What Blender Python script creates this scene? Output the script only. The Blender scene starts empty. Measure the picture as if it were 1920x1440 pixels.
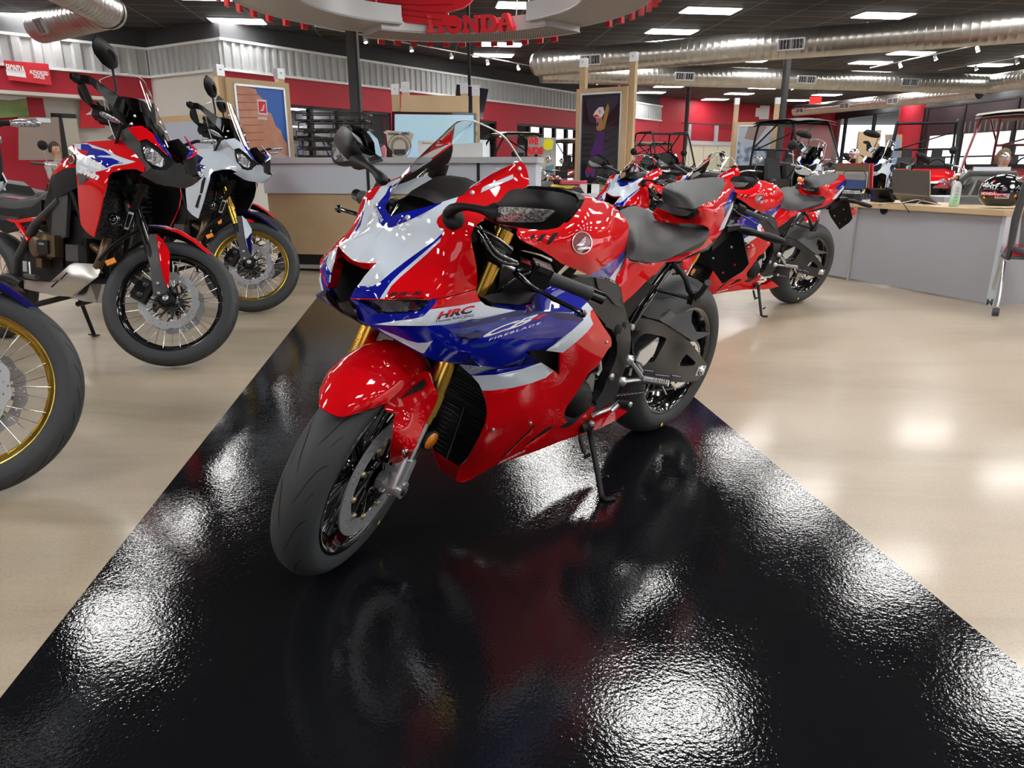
import bpy, bmesh, math, random
import numpy as np
from mathutils import Vector, Matrix
from mathutils.geometry import delaunay_2d_cdt
random.seed(7)
sin, cos, pi, rad = math.sin, math.cos, math.pi, math.radians
SC = bpy.context.scene
COL = SC.collection
# ------------------------------------------------------------ camera
F_PX, CAM_H = 1331.0, 1.0335
PITCH = math.atan(402 / F_PX)
CP, SP = cos(PITCH), sin(PITCH)
cam_data = bpy.data.cameras.new('camera')
cam_data.sensor_width = 36.0
cam_data.lens = 36.0 * F_PX / 1920.0
cam_data.clip_start = 0.02
cam_data.clip_end = 300
cam = bpy.data.objects.new('camera', cam_data)
COL.objects.link(cam)
cam.location = (0, 0, CAM_H)
cam.rotation_euler = (pi / 2 - PITCH, 0, 0)
SC.camera = cam
# ------------------------------------------------------------ daylight
world = bpy.data.worlds.new('daylight')
SC.world = world
world.use_nodes = True
bgn = world.node_tree.nodes['Background']
bgn.inputs[0].default_value = (0.93, 0.97, 1.0, 1)
bgn.inputs[1].default_value = 2.2
SC.view_settings.view_transform = 'Standard'
SC.view_settings.look = 'None'
SC.view_settings.gamma = 1
SC.view_settings.use_curve_mapping = False
SC.view_settings.exposure = 0.06
CEIL = 4.4
LIGHT_STRENGTH = 26.0

def ray(px, py):
    u, v = (px - 960) / F_PX, (py - 720) / F_PX
    return Vector((u, CP - v * SP, -(SP + v * CP)))
def at(px, py, Z=None, Y=None, D=None):
    r = ray(px, py)
    if Z is not None: t = (Z - CAM_H) / r.z
    elif Y is not None: t = Y / r.y
    else: t = D / math.hypot(r.x, r.y)
    return Vector((0, 0, CAM_H)) + r * t
# ------------------------------------------------------------ materials
MATS = {}
def mat(name, col, rough=0.5, metal=0.0, coat=0.0, spec=0.5, emit=None, es=1.0, trans=0.0, ior=1.45, alpha=1.0, bump=None, noise=None):
    if name in MATS: return MATS[name]
    m = bpy.data.materials.new(name)
    m.use_nodes = True
    nt = m.node_tree
    b = nt.nodes['Principled BSDF']
    b.inputs['Base Color'].default_value = (*col, 1)
    b.inputs['Roughness'].default_value = rough
    b.inputs['Metallic'].default_value = metal
    b.inputs['Coat Weight'].default_value = coat
    b.inputs['Coat Roughness'].default_value = 0.03
    b.inputs['Specular IOR Level'].default_value = spec
    b.inputs['Transmission Weight'].default_value = trans
    b.inputs['IOR'].default_value = ior
    b.inputs['Alpha'].default_value = alpha
    if emit:
        b.inputs['Emission Color'].default_value = (*emit, 1)
        b.inputs['Emission Strength'].default_value = es
    tc = nt.nodes.new('ShaderNodeTexCoord')
    if noise:      # (scale, second colour, contrast)
        n = nt.nodes.new('ShaderNodeTexNoise'); n.inputs['Scale'].default_value = noise[0]; n.inputs['Detail'].default_value = 6
        r = nt.nodes.new('ShaderNodeValToRGB')
        r.color_ramp.elements[0].position = 0.5 - noise[2]; r.color_ramp.elements[1].position = 0.5 + noise[2]
        r.color_ramp.elements[0].color = (*col, 1); r.color_ramp.elements[1].color = (*noise[1], 1)
        nt.links.new(tc.outputs['Object'], n.inputs['Vector']); nt.links.new(n.outputs['Fac'], r.inputs['Fac']); nt.links.new(r.outputs['Color'], b.inputs['Base Color'])
    if bump:       # (scale, strength, distance)
        n = nt.nodes.new('ShaderNodeTexNoise'); n.inputs['Scale'].default_value = bump[0]; n.inputs['Detail'].default_value = 3
        bp = nt.nodes.new('ShaderNodeBump'); bp.inputs['Strength'].default_value = bump[1]; bp.inputs['Distance'].default_value = bump[2]
        nt.links.new(tc.outputs['Object'], n.inputs['Vector']); nt.links.new(n.outputs['Fac'], bp.inputs['Height']); nt.links.new(bp.outputs['Normal'], b.inputs['Normal'])
    MATS[name] = m
    return m
RED = mat('red_paint', (0.70, 0.0004, 0.005), 0.6, coat=1, spec=.05)
WHT = mat('white_paint', (0.66, 0.745, 0.84), 0.5, coat=1, spec=.1)
BLU = mat('blue_paint', (0.002, 0.008, 0.33), 0.5, coat=1, spec=.05)
NAV = mat('navy_paint', (0.002, 0.003, 0.09), 0.5, coat=1, spec=.05)
SLA = mat('slate_blue_paint', (0.018, 0.045, 0.27), 0.5, coat=1, spec=.05)
PUR = mat('violet_blue_paint', (0.05, 0.06, 0.36), 0.3, coat=1)
BLK = mat('matte_black_plastic', (0.010, 0.010, 0.011), 0.48, spec=.3, bump=(900, .15, .0004))
GBK = mat('gloss_black', (0.006, 0.006, 0.007), 0.12, coat=1)
VOI = mat('dark_cavity', (0.003, 0.003, 0.003), 0.8)
GRY = mat('dark_grey_metal', (0.042, 0.042, 0.045), 0.38, metal=0.35)
GR2 = mat('graphite_panel', (0.06, 0.06, 0.063), 0.5, bump=(1200, .2, .0005))
SWG = mat('satin_black_alloy', (0.028, 0.028, 0.030), 0.3, metal=0.4)
RUB = mat('tyre_rubber', (0.045, 0.049, 0.053), 0.6, bump=(260, .25, .0008))
RUD = mat('rubber_groove', (0.006, 0.006, 0.007), 0.8)
GLD = mat('gold_anodised', (0.62, 0.38, 0.07), 0.26, metal=1)
GDR = mat('gold_rim', (0.85, 0.60, 0.12), 0.28, metal=1)
SIL = mat('cast_silver', (0.62, 0.64, 0.66), 0.33, metal=0.85)
CHR = mat('bright_steel', (0.78, 0.78, 0.78), 0.18, metal=1)
DSC = mat('brake_steel', (0.42, 0.43, 0.45), 0.42, metal=.45)
BOB = mat('disc_bobbin', (0.55, 0.46, 0.25), 0.3, metal=.8)
SEA = mat('seat_vinyl', (0.030, 0.031, 0.033), 0.55, bump=(1500, .3, .0006))
def thin_glass(name, tint, gain):
    m = bpy.data.materials.new(name); m.use_nodes = True; nt = m.node_tree; nt.nodes.clear(); L = nt.links.new
    o = nt.nodes.new('ShaderNodeOutputMaterial'); mx = nt.nodes.new('ShaderNodeMixShader'); tr = nt.nodes.new('ShaderNodeBsdfTransparent'); gl = nt.nodes.new('ShaderNodeBsdfGlossy'); fr = nt.nodes.new('ShaderNodeFresnel'); mu = nt.nodes.new('ShaderNodeMath')
    tr.inputs[0].default_value = (*tint, 1); gl.inputs['Roughness'].default_value = .02; fr.inputs[0].default_value = 1.5; mu.operation = 'MULTIPLY'; mu.inputs[1].default_value = gain
    L(fr.outputs[0], mu.inputs[0]); L(mu.outputs[0], mx.inputs[0]); L(tr.outputs[0], mx.inputs[1]); L(gl.outputs[0], mx.inputs[2]); L(mx.outputs[0], o.inputs[0]); MATS[name] = m; return m
GLS = thin_glass('clear_screen', (.93, .95, .95), 1.6)
LEN = mat('clear_lens', (0.62, 0.64, 0.66), 0.08, metal=.25, coat=1, noise=(160, (0.10, 0.10, 0.11), 0.12))
HLN = mat('smoked_lens', (0.010, 0.011, 0.03), 0.05, coat=1, noise=(45, (0.05, 0.06, 0.12), 0.12))
AMB = mat('amber_reflector', (0.9, 0.28, 0.01), 0.2, coat=1, bump=(500, .5, .002))
RRF = mat('red_reflector', (0.75, 0.02, 0.01), 0.15, coat=1)
YEL = mat('yellow_mark', (0.8, 0.7, 0.02), 0.5)
LTX = mat('white_print', (0.80, 0.82, 0.84), 0.45)
DTX = mat('dark_print', (0.01, 0.01, 0.05), 0.5)
RTX = mat('red_print', (0.75, 0.01, 0.02), 0.4)
BRG = mat('bronze_engine', (0.16, 0.105, 0.065), 0.38, metal=0.7)
RAD = mat('radiator_fins', (0.015, 0.015, 0.016), 0.5)

# ------------------------------------------------------------ mesh tools
class MB:
    def __init__(self, xf=None):
        self.v, self.f, self.m, self.s, self.mats, self.xf = [], [], [], [], [], xf
    def mi(self, m):
        if m not in self.mats: self.mats.append(m)
        return self.mats.index(m)
    def add(self, vs, fs, m, smooth=True):
        o = len(self.v); k = self.mi(m)
        for p in vs:
            p = Vector(p)
            self.v.append(self.xf(p) if self.xf else p)
        for f in fs:
            self.f.append(tuple(i + o for i in f)); self.m.append(k); self.s.append(smooth)
        return self
    def build(self, name, parent=None, loc=None, rot=None):
        me = bpy.data.meshes.new(name)
        me.from_pydata([tuple(p) for p in self.v], [], self.f)
        for m in self.mats: me.materials.append(m)
        me.polygons.foreach_set('material_index', self.m)
        me.polygons.foreach_set('use_smooth', self.s)
        me.update()
        o = bpy.data.objects.new(name, me)
        COL.objects.link(o)
        if parent is not None: o.parent = parent
        if loc is not None: o.location = loc
        if rot is not None: o.rotation_euler = rot
        return o
    def box(self, c, s, m, R=None, smooth=False, taper=1.0):
        c = Vector(c); vs = []
        for z in (-.5, .5):
            t = taper if z > 0 else 1
            for x, y in ((-.5, -.5), (.5, -.5), (.5, .5), (-.5, .5)):
                p = Vector((x * s[0] * t, y * s[1] * t, z * s[2]))
                vs.append(c + (R @ p if R else p))
        return self.add(vs, [(3, 2, 1, 0), (4, 5, 6, 7), (0, 1, 5, 4), (1, 2, 6, 5), (2, 3, 7, 6), (3, 0, 4, 7)], m, smooth)
    def tube(self, pts, r, m, n=10, caps=True, closed=False, flat=None, smooth=True):
        pts = [Vector(p) for p in pts]; L = len(pts)
        rs = r if isinstance(r, (list, tuple)) else [r] * L
        ts = []
        for i in range(L):
            a = pts[(i - 1) % L] if (i > 0 or closed) else pts[0]
            b = pts[(i + 1) % L] if (i < L - 1 or closed) else pts[-1]
            ts.append((b - a).normalized())
        up = Vector((0, 0, 1)) if abs(ts[0].z) < .9 else Vector((0, 1, 0))
        u = ts[0].cross(up).normalized(); vs, fs = [], []
        for i in range(L):
            u = (u - ts[i] * u.dot(ts[i])).normalized(); w = ts[i].cross(u)
            k = flat if flat else 1.0
            for j in range(n):
                a = 2 * pi * j / n
                vs.append(pts[i] + (u * cos(a) + w * sin(a) * k) * rs[i])
        for i in range(L if closed else L - 1):
            for j in range(n):
                a, b = i * n + j, i * n + (j + 1) % n
                c_, d = ((i + 1) % L) * n + (j + 1) % n, ((i + 1) % L) * n + j
                fs.append((a, b, c_, d))
        self.add(vs, fs, m, smooth)
        if caps and not closed:
            self.add(vs[:n], [tuple(range(n))[::-1]], m, False); self.add(vs[-n:], [tuple(range(n))], m, False)
        return self
    def lathe(self, prof, m, o=(0, 0, 0), ax=(0, 0, 1), n=32, arc=2 * pi, a0=0.0, smooth=True, closed_prof=False):
        # prof: list of (radius, height along the axis)
        o, ax = Vector(o), Vector(ax).normalized()
        ref = Vector((1, 0, 0)) if abs(ax.x) < .9 else Vector((0, 0, 1))
        u = (ref - ax * ref.dot(ax)).normalized(); w = ax.cross(u)
        full = abs(arc - 2 * pi) < 1e-6; N = n if full else n + 1; P = len(prof)
        vs, fs = [], []
        for i in range(N):
            a = a0 + arc * i / n
            d = u * cos(a) + w * sin(a)
            for r, h in prof: vs.append(o + d * r + ax * h)
        for i in range(n):
            for j in range(P if closed_prof else P - 1):
                a, b = i * P + j, i * P + (j + 1) % P
                k = ((i + 1) % N) * P
                fs.append((a, k + j, k + (j + 1) % P, b))
        return self.add(vs, fs, m, smooth)
    def prism(self, poly, m, frame, depth, smooth=False, holes=(), side=None):
        # poly in 2-D; frame(u, v, d) -> 3-D ; extruded from d=0 to d=depth
        V, T = cdt(poly, holes)
        n = len(V)
        vs = [frame(u, v, depth) for u, v in V]
        self.add(vs, T, m, smooth)
        vs2 = [frame(u, v, 0) for u, v in V]
        self.add(vs2, [t[::-1] for t in T], m, smooth)
        for lp in [poly] + list(holes):
            a = [frame(u, v, depth) for u, v in lp]; b = [frame(u, v, 0) for u, v in lp]; k = len(lp)
            self.add(a + b, [(i, (i + 1) % k, k + (i + 1) % k, k + i) for i in range(k)], side or m, False)
        return self
def inpoly(x, y, P):
    c = False; j = len(P) - 1
    for i in range(len(P)):
        xi, yi = P[i][0], P[i][1]; xj, yj = P[j][0], P[j][1]
        if (yi > y) != (yj > y) and x < (xj - xi) * (y - yi) / (yj - yi) + xi: c = not c
        j = i
    return c
def cdt(poly, holes=(), extra=(), segs=()):
    vs = [Vector(p[:2]) for p in poly]; ed = [(i, (i + 1) % len(poly)) for i in range(len(poly))]
    for h in list(holes) + list(segs):
        o = len(vs); vs += [Vector(p[:2]) for p in h]; ed += [(o + i, o + (i + 1) % len(h)) for i in range(len(h))]
    vs += [Vector(p) for p in extra]
    V, E, Fc = delaunay_2d_cdt(vs, ed, [], 0, 1e-6, False)[:3]
    out = []
    for t in Fc:
        x = sum(V[i].x for i in t) / 3; y = sum(V[i].y for i in t) / 3
        if not inpoly(x, y, poly) or any(inpoly(x, y, h) for h in holes): continue
        a, b, c_ = (V[i] for i in t)
        if (b - a).cross(c_ - a) < 0: t = t[::-1]
        out.append(tuple(t))
    return [(v.x, v.y) for v in V], out
def cr(pts, n=5, closed=False):
    # Catmull-Rom through the points
    P = [Vector(p) for p in pts]; L = len(P); out = []
    rng = range(L) if closed else range(L - 1)
    for i in rng:
        if closed: a, b, c_, d = P[(i - 1) % L], P[i], P[(i + 1) % L], P[(i + 2) % L]
        else: a, b, c_, d = P[max(i - 1, 0)], P[i], P[i + 1], P[min(i + 2, L - 1)]
        for k in range(n):
            t = k / n
            out.append(0.5 * ((2 * b) + (c_ - a) * t + (2 * a - 5 * b + 4 * c_ - d) * t * t + (3 * b - a - 3 * c_ + d) * t ** 3))
    if not closed: out.append(P[-1])
    return out
class TPS:
    def __init__(self, pts, vals, lam=0.0012):
        p = np.array(pts, float); self.c = p.mean(0); self.sc = max(np.ptp(p, 0).max(), 1e-6)
        p = (p - self.c) / self.sc; n = len(p); self.p = p
        K = self.k(np.linalg.norm(p[:, None] - p[None], axis=2)) + lam * np.eye(n)
        A = np.zeros((n + 3, n + 3)); A[:n, :n] = K; A[:n, n] = 1; A[:n, n + 1:] = p; A[n, :n] = 1; A[n + 1:, :n] = p.T
        self.w = np.linalg.lstsq(A, np.concatenate([np.array(vals, float), [0, 0, 0]]), rcond=None)[0]
    @staticmethod
    def k(r): return np.where(r > 1e-9, r * r * np.log(np.maximum(r, 1e-9)), 0)
    def __call__(self, q):
        q = (np.atleast_2d(np.array(q, float)) - self.c) / self.sc
        return self.k(np.linalg.norm(q[:, None] - self.p[None], axis=2)) @ self.w[:-3] + self.w[-3] + q @ self.w[-2:]
# letters ----------------------------------------------------
_fc = {}
def glyphs(s, bold=0.0, shear=0.0, space=1.0):
    key = (s, bold, shear, space)
    if key in _fc: return _fc[key]
    cu = bpy.data.curves.new('t', 'FONT'); cu.body = s; cu.offset = bold; cu.shear = shear; cu.space_character = space; cu.resolution_u = 3
    o = bpy.data.objects.new('t', cu); COL.objects.link(o)
    bpy.context.view_layer.update()
    me = o.evaluated_get(bpy.context.evaluated_depsgraph_get()).to_mesh()
    vs = [(v.co.x, v.co.y) for v in me.vertices]; fs = [tuple(p.vertices) for p in me.polygons]
    bpy.data.objects.remove(o); bpy.data.curves.remove(cu)
    xs = [v[0] for v in vs]; ys = [v[1] for v in vs]; x0, x1, y0, y1 = min(xs), max(xs), min(ys), max(ys)
    vs = [((x - x0) / (x1 - x0), (y - y0) / (y1 - y0)) for x, y in vs]
    _fc[key] = (vs, fs, (x1 - x0) / (y1 - y0))
    return _fc[key]
def text(mb, s, m, frame, w, h, bold=0.0, shear=0.0, space=1.0, depth=0.0, curve=None, m2=None):
    # frame(u, v, d) with u in 0..w, v in 0..h
    vs, fs, _ = glyphs(s, bold, shear, space)
    def q(u, v, d): return frame(u * w, v * h, d)
    if m2 is not None:
        lo = [f for f in fs if sum(vs[i][1] for i in f) / len(f) < .5]; hi = [f for f in fs if f not in lo]
        mb.add([q(u, v, depth) for u, v in vs], hi, m, False); mb.add([q(u, v, depth) for u, v in vs], lo, m2, False)
        return
    mb.add([q(u, v, depth) for u, v in vs], fs, m, False)
    if depth > 0.002:
        ec = {}
        for f in fs:
            for a, b in zip(f, f[1:] + f[:1]):
                ec[(a, b)] = 1
        for a, b in list(ec):
            if (b, a) not in ec:
                mb.add([q(*vs[a], depth), q(*vs[b], depth), q(*vs[b], 0), q(*vs[a], 0)], [(0, 3, 2, 1)], m, False)
# slab-serif logo letters (unit box polygons, with holes)
SL = {
 'H': ([(0, 0), (.42, 0), (.42, .2), (.34, .2), (.34, .38), (.66, .38), (.66, .2), (.58, .2), (.58, 0), (1, 0), (1, .2), (.93, .2), (.93, .8), (1, .8), (1, 1), (.58, 1), (.58, .8), (.66, .8), (.66, .6), (.34, .6), (.34, .8), (.42, .8), (.42, 1), (0, 1), (0, .8), (.07, .8), (.07, .2), (0, .2)], []),
 'O': ([(.5 + .5 * cos(a), .5 + .52 * sin(a)) for a in [2 * pi * i / 28 for i in range(28)]], [[(.5 + .21 * cos(a), .5 + .27 * sin(a)) for a in [2 * pi * i / 20 for i in range(20)]]]),
 'N': ([(0, 0), (.36, 0), (.36, .2), (.27, .2), (.27, .62), (.72, 0), (.93, 0), (.93, .8), (1, .8), (1, 1), (.66, 1), (.66, .8), (.73, .8), (.73, .42), (.3, 1), (0, 1), (0, .8), (.07, .8), (.07, .2), (0, .2)], []),
 'D': ([(0, 0), (.55, 0), (.78, .06), (.94, .22), (1, .5), (.94, .78), (.78, .94), (.55, 1), (0, 1), (0, .8), (.07, .8), (.07, .2), (0, .2)], [[(.34, .2), (.52, .2), (.66, .3), (.71, .5), (.66, .7), (.52, .8), (.34, .8)]]),
 'A': ([(0, 0), (.38, 0), (.38, .2), (.31, .2), (.35, .3), (.65, .3), (.69, .2), (.62, .2), (.62, 0), (1, 0), (1, .2), (.95, .2), (.65, 1), (.35, 1), (.05, .2), (0, .2)], [[(.42, .48), (.58, .48), (.5, .72)]]),
}
def slab(mb, word, m, frame, w, h, depth=0.0, shear=0.0):
    n = len(word); gap = .035 * w / 5; lw = (w - gap * (n - 1)) / n
    for i, ch in enumerate(word):
        P, Hs = SL[ch]; ox = i * (lw + gap)
        fr = lambda u, v, d, ox=ox: frame(ox + u * lw + shear * v * h, v * h, d)
        if depth > 0.002: mb.prism(P, m, fr, depth, holes=Hs)
        else:
            V, T = cdt(P, Hs); mb.add([fr(u, v, depth) for u, v in V], T, m, False)
# wing emblem, pointing up-right, in a unit box
WING = [[(.02, .02), (.22, .06), (.45, .06), (.66, .16), (.78, .32), (.60, .27), (.35, .25), (.15, .18)],
        [(.20, .24), (.42, .30), (.64, .34), (.82, .48), (.86, .60), (.66, .47), (.44, .40)],
        [(.34, .42), (.52, .47), (.70, .56), (.88, .72), (.90, .82), (.72, .68), (.54, .56)],
        [(.46, .57), (.60, .64), (.76, .77), (.92, .92), (.96, 1.0), (.74, .88), (.58, .72)]]
def wing(mb, m, frame, w, h, depth=0.0):
    for P in WING:
        if depth > .002: mb.prism(P, m, lambda u, v, d: frame(u * w, v * h, d), depth)
        else:
            V, T = cdt(P); mb.add([frame(u * w, v * h, depth) for u, v in V], T, m, False)

# ------------------------------------------------------------ scene graph
def thing(name, label, cat, loc=(0, 0, 0), rot=(0, 0, 0), group=None):
    o = bpy.data.objects.new(name, None); COL.objects.link(o)
    o.empty_display_size = .1
    o.location = loc; o.rotation_euler = rot
    return tag(o, label, cat, group)
def tag(o, label, cat, group=None):
    o['label'] = label; o['category'] = cat
    if group: o['group'] = group
    return o
def struct(o):
    o['kind'] = 'structure'; return o
def copy_tree(o, parent=None):
    c_ = o.copy(); COL.objects.link(c_)
    if parent is not None: c_.parent = parent
    for ch in list(o.children): copy_tree(ch, c_)
    return c_
def dup(o, loc, rz, label, group=None, lean=None):
    c_ = copy_tree(o); c_.location = loc
    e = list(o.rotation_euler); e[2] = rz
    if lean is not None: e[0] = lean
    c_.rotation_euler = e; c_['label'] = label
    if group: c_['group'] = group
    return c_
# ============================================================ SPORT MOTORCYCLE
# bike frame: origin at the rear contact, X forward, Y left, Z up
BX, BY, HD, LN, ST = .5566, 2.7988, rad(226.036), rad(10.456), rad(24.95)
BM = Matrix.Translation((BX, BY, 0.0018)) @ Matrix.Rotation(HD, 4, 'Z') @ Matrix.Rotation(-LN, 4, 'X')
BI = BM.inverted(); BI3 = BI.to_3x3()
CAMB = BI @ Vector((0, 0, CAM_H))
CRP = dict(N=(590, 360, 6), Q=(650, 520, 6), F=(880, 500, 6), B=(800, 680, 4.8), S=(690, 210, 6), T=(960, 340, 7.2), U=(1160, 320, 6),
           V=(1120, 540, 6), A=(600, 220, 6.4), M=(820, 340, 5.143), G=(590, 620, 7.2), W=(600, 780, 5.143), K=(1040, 720, 6.26))
def c(k, x, y):
    o = CRP[k]; return (o[0] + x / o[2], o[1] + y / o[2])
def cs(k, pts): return [c(k, *p) for p in pts]
def p2b(px, py, D, n=(0, 1, 0)):
    r = BI3 @ ray(px, py); n = Vector(n)
    return CAMB + r * ((D - CAMB.dot(n)) / r.dot(n))
def b2p(p):
    w = BM @ Vector(p); y, z = w.y, w.z - CAM_H
    d = y * CP - z * SP
    return (960 + F_PX * w.x / d, 720 + F_PX * (-z * CP - y * SP) / d)
RAKE = rad(24)
SAX = Vector((-sin(RAKE), 0, cos(RAKE))); PIV = Vector((1.557, 0, 0))
SM = Matrix.Translation(PIV) @ Matrix.Rotation(ST, 4, SAX) @ Matrix.Translation(-PIV); SMI = SM.inverted()
sx = lambda p: SM @ Vector(p)
CAMS = SMI @ CAMB; SR3 = (SMI @ BI).to_3x3()
def p2s(px, py, D, n=(0, 1, 0)):          # steered frame
    r = SR3 @ ray(px, py); n = Vector(n)
    return CAMS + r * ((D - CAMS.dot(n)) / r.dot(n))
def C0(x, z): return b2p((x, 0, z))
def shell(mb, V3, T, tm, th, loops):
    # V3 outer points, T triangles, tm materials per triangle; gives the sheet a real thickness
    n = len(V3); N = [Vector((0, 0, 0)) for _ in range(n)]
    for t in T:
        a, b, c_ = (V3[i] for i in t); nn = (b - a).cross(c_ - a)
        for i in t: N[i] += nn
    N = [x.normalized() if x.length > 0 else Vector((0, 0, 1)) for x in N]
    for m in set(tm):
        tt = [t for t, k in zip(T, tm) if k is m]
        mb_add_shared(mb, V3, tt, m)
    if th:
        mb_add_shared(mb, [p - x * th for p, x in zip(V3, N)], [t[::-1] for t in T], VOI)
        ec = {}
        for t, k in zip(T, tm):
            for a, b in ((t[0], t[1]), (t[1], t[2]), (t[2], t[0])): ec[(a, b)] = k
        for (a, b), k in ec.items():
            if (b, a) not in ec:
                mb.add([V3[a], V3[b], V3[b] - N[b] * th, V3[a] - N[a] * th], [(0, 3, 2, 1)], k, False)
def mb_add_shared(mb, vs, fs, m):
    if not fs: return
    key = id(vs)
    if getattr(mb, '_lk', None) and mb._lk[0] is vs: o = mb._lk[1]
    else:
        o = len(mb.v)
        for p in vs: mb.v.append(mb.xf(p) if mb.xf else Vector(p))
        mb._lk = (vs, o)
    k = mb.mi(m)
    for f in fs: mb.f.append(tuple(i + o for i in f)); mb.m.append(k); mb.s.append(True)
PANF = {}
def panel(name, parent, base, ctrl, outline, regions=(), holes=(), th=.004, mir=None, n=(0, 1, 0), step=8, lift=0.0, steer=False, key=None, build=True, mb=None, lam=.0012):
    conv = p2s if steer else p2b
    tps = TPS([q[:2] for q in ctrl], [q[2] for q in ctrl], lam)
    xs = [p[0] for p in outline]; ys = [p[1] for p in outline]
    ex = []
    y = min(ys); r = 0
    while y < max(ys):
        x = min(xs) + (step / 2 if r % 2 else 0)
        while x < max(xs):
            if inpoly(x, y, outline): ex.append((x, y))
            x += step
        y += step * .87; r += 1
    V, T = cdt(outline, holes, ex, [q[1] for q in regions])
    D = tps(V)
    V3 = [conv(x, y, d + lift, n) for (x, y), d in zip(V, D)]
    # orient outwards (towards the camera)
    cmb = CAMS if steer else CAMB
    t = T[len(T) // 2]; a, b, c_ = (V3[i] for i in t)
    if (b - a).cross(c_ - a).dot(cmb - a) < 0: T = [t[::-1] for t in T]
    tm = []
    for t in T:
        x = sum(V[i][0] for i in t) / 3; y = sum(V[i][1] for i in t) / 3; m = base
        for mm, R in regions:
            if inpoly(x, y, R): m = mm
        tm.append(m)
    if key: PANF[key] = (tps, conv, n)
    out = []
    xf = sx if steer else None
    if mir == 'weld':
        k = len(V3); idx = {}
        V4 = list(V3)
        for i, p in enumerate(V3):
            if abs(p.y) < 2.5e-3: V4[i] = Vector((p.x, 0, p.z)); idx[i] = i
            else: idx[i] = len(V4); V4.append(Vector((p.x, -p.y, p.z)))
        T2 = [tuple(idx[i] for i in t[::-1]) for t in T]
        M = mb or MB(xf); shell(M, V4, T + T2, tm + tm, th, None)
        if build: out.append(M.build(name, parent))
    else:
        M = mb or MB(xf); shell(M, V3, T, tm, th, None)
        if build: out.append(M.build(name, parent))
        if mir == 'both':
            M = MB(xf); shell(M, [Vector((p.x, -p.y, p.z)) for p in V3], [t[::-1] for t in T], tm, th, None)
            out.append(M.build(name, parent))
    return out[0] if len(out) == 1 else out
def onpan(key, px, py, lift=.0015):
    tps, conv, n = PANF[key]
    p = conv(px, py, float(tps([(px, py)])[0]), n)
    d = ((CAMS if conv is p2s else CAMB) - p).normalized()
    return p + d * lift
def pframe(key, o, ux, uy, lift=.0015):
    # text frame on a panel: o pixel origin, ux = pixel vector for u=1, uy = pixel vector for v=1
    return lambda u, v, d: onpan(key, o[0] + ux[0] * u + uy[0] * v, o[1] + ux[1] * u + uy[1] * v, lift + d)
def bolt(mb, p, ax, r=.006, m=SIL, h=.004):
    ax = Vector(ax).normalized(); o = Vector(p)
    mb.lathe([(0, h), (r * .45, h), (r * .5, h * .6), (r * .8, h), (r, h * .5), (r, -h)], m, o, ax, 12)

def bolts(par, L_):
    for q in L_:
        mm = MB(q[5] if len(q) > 5 else None); bolt(mm, *q[:5]); mm.build('bolt', par)
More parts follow.
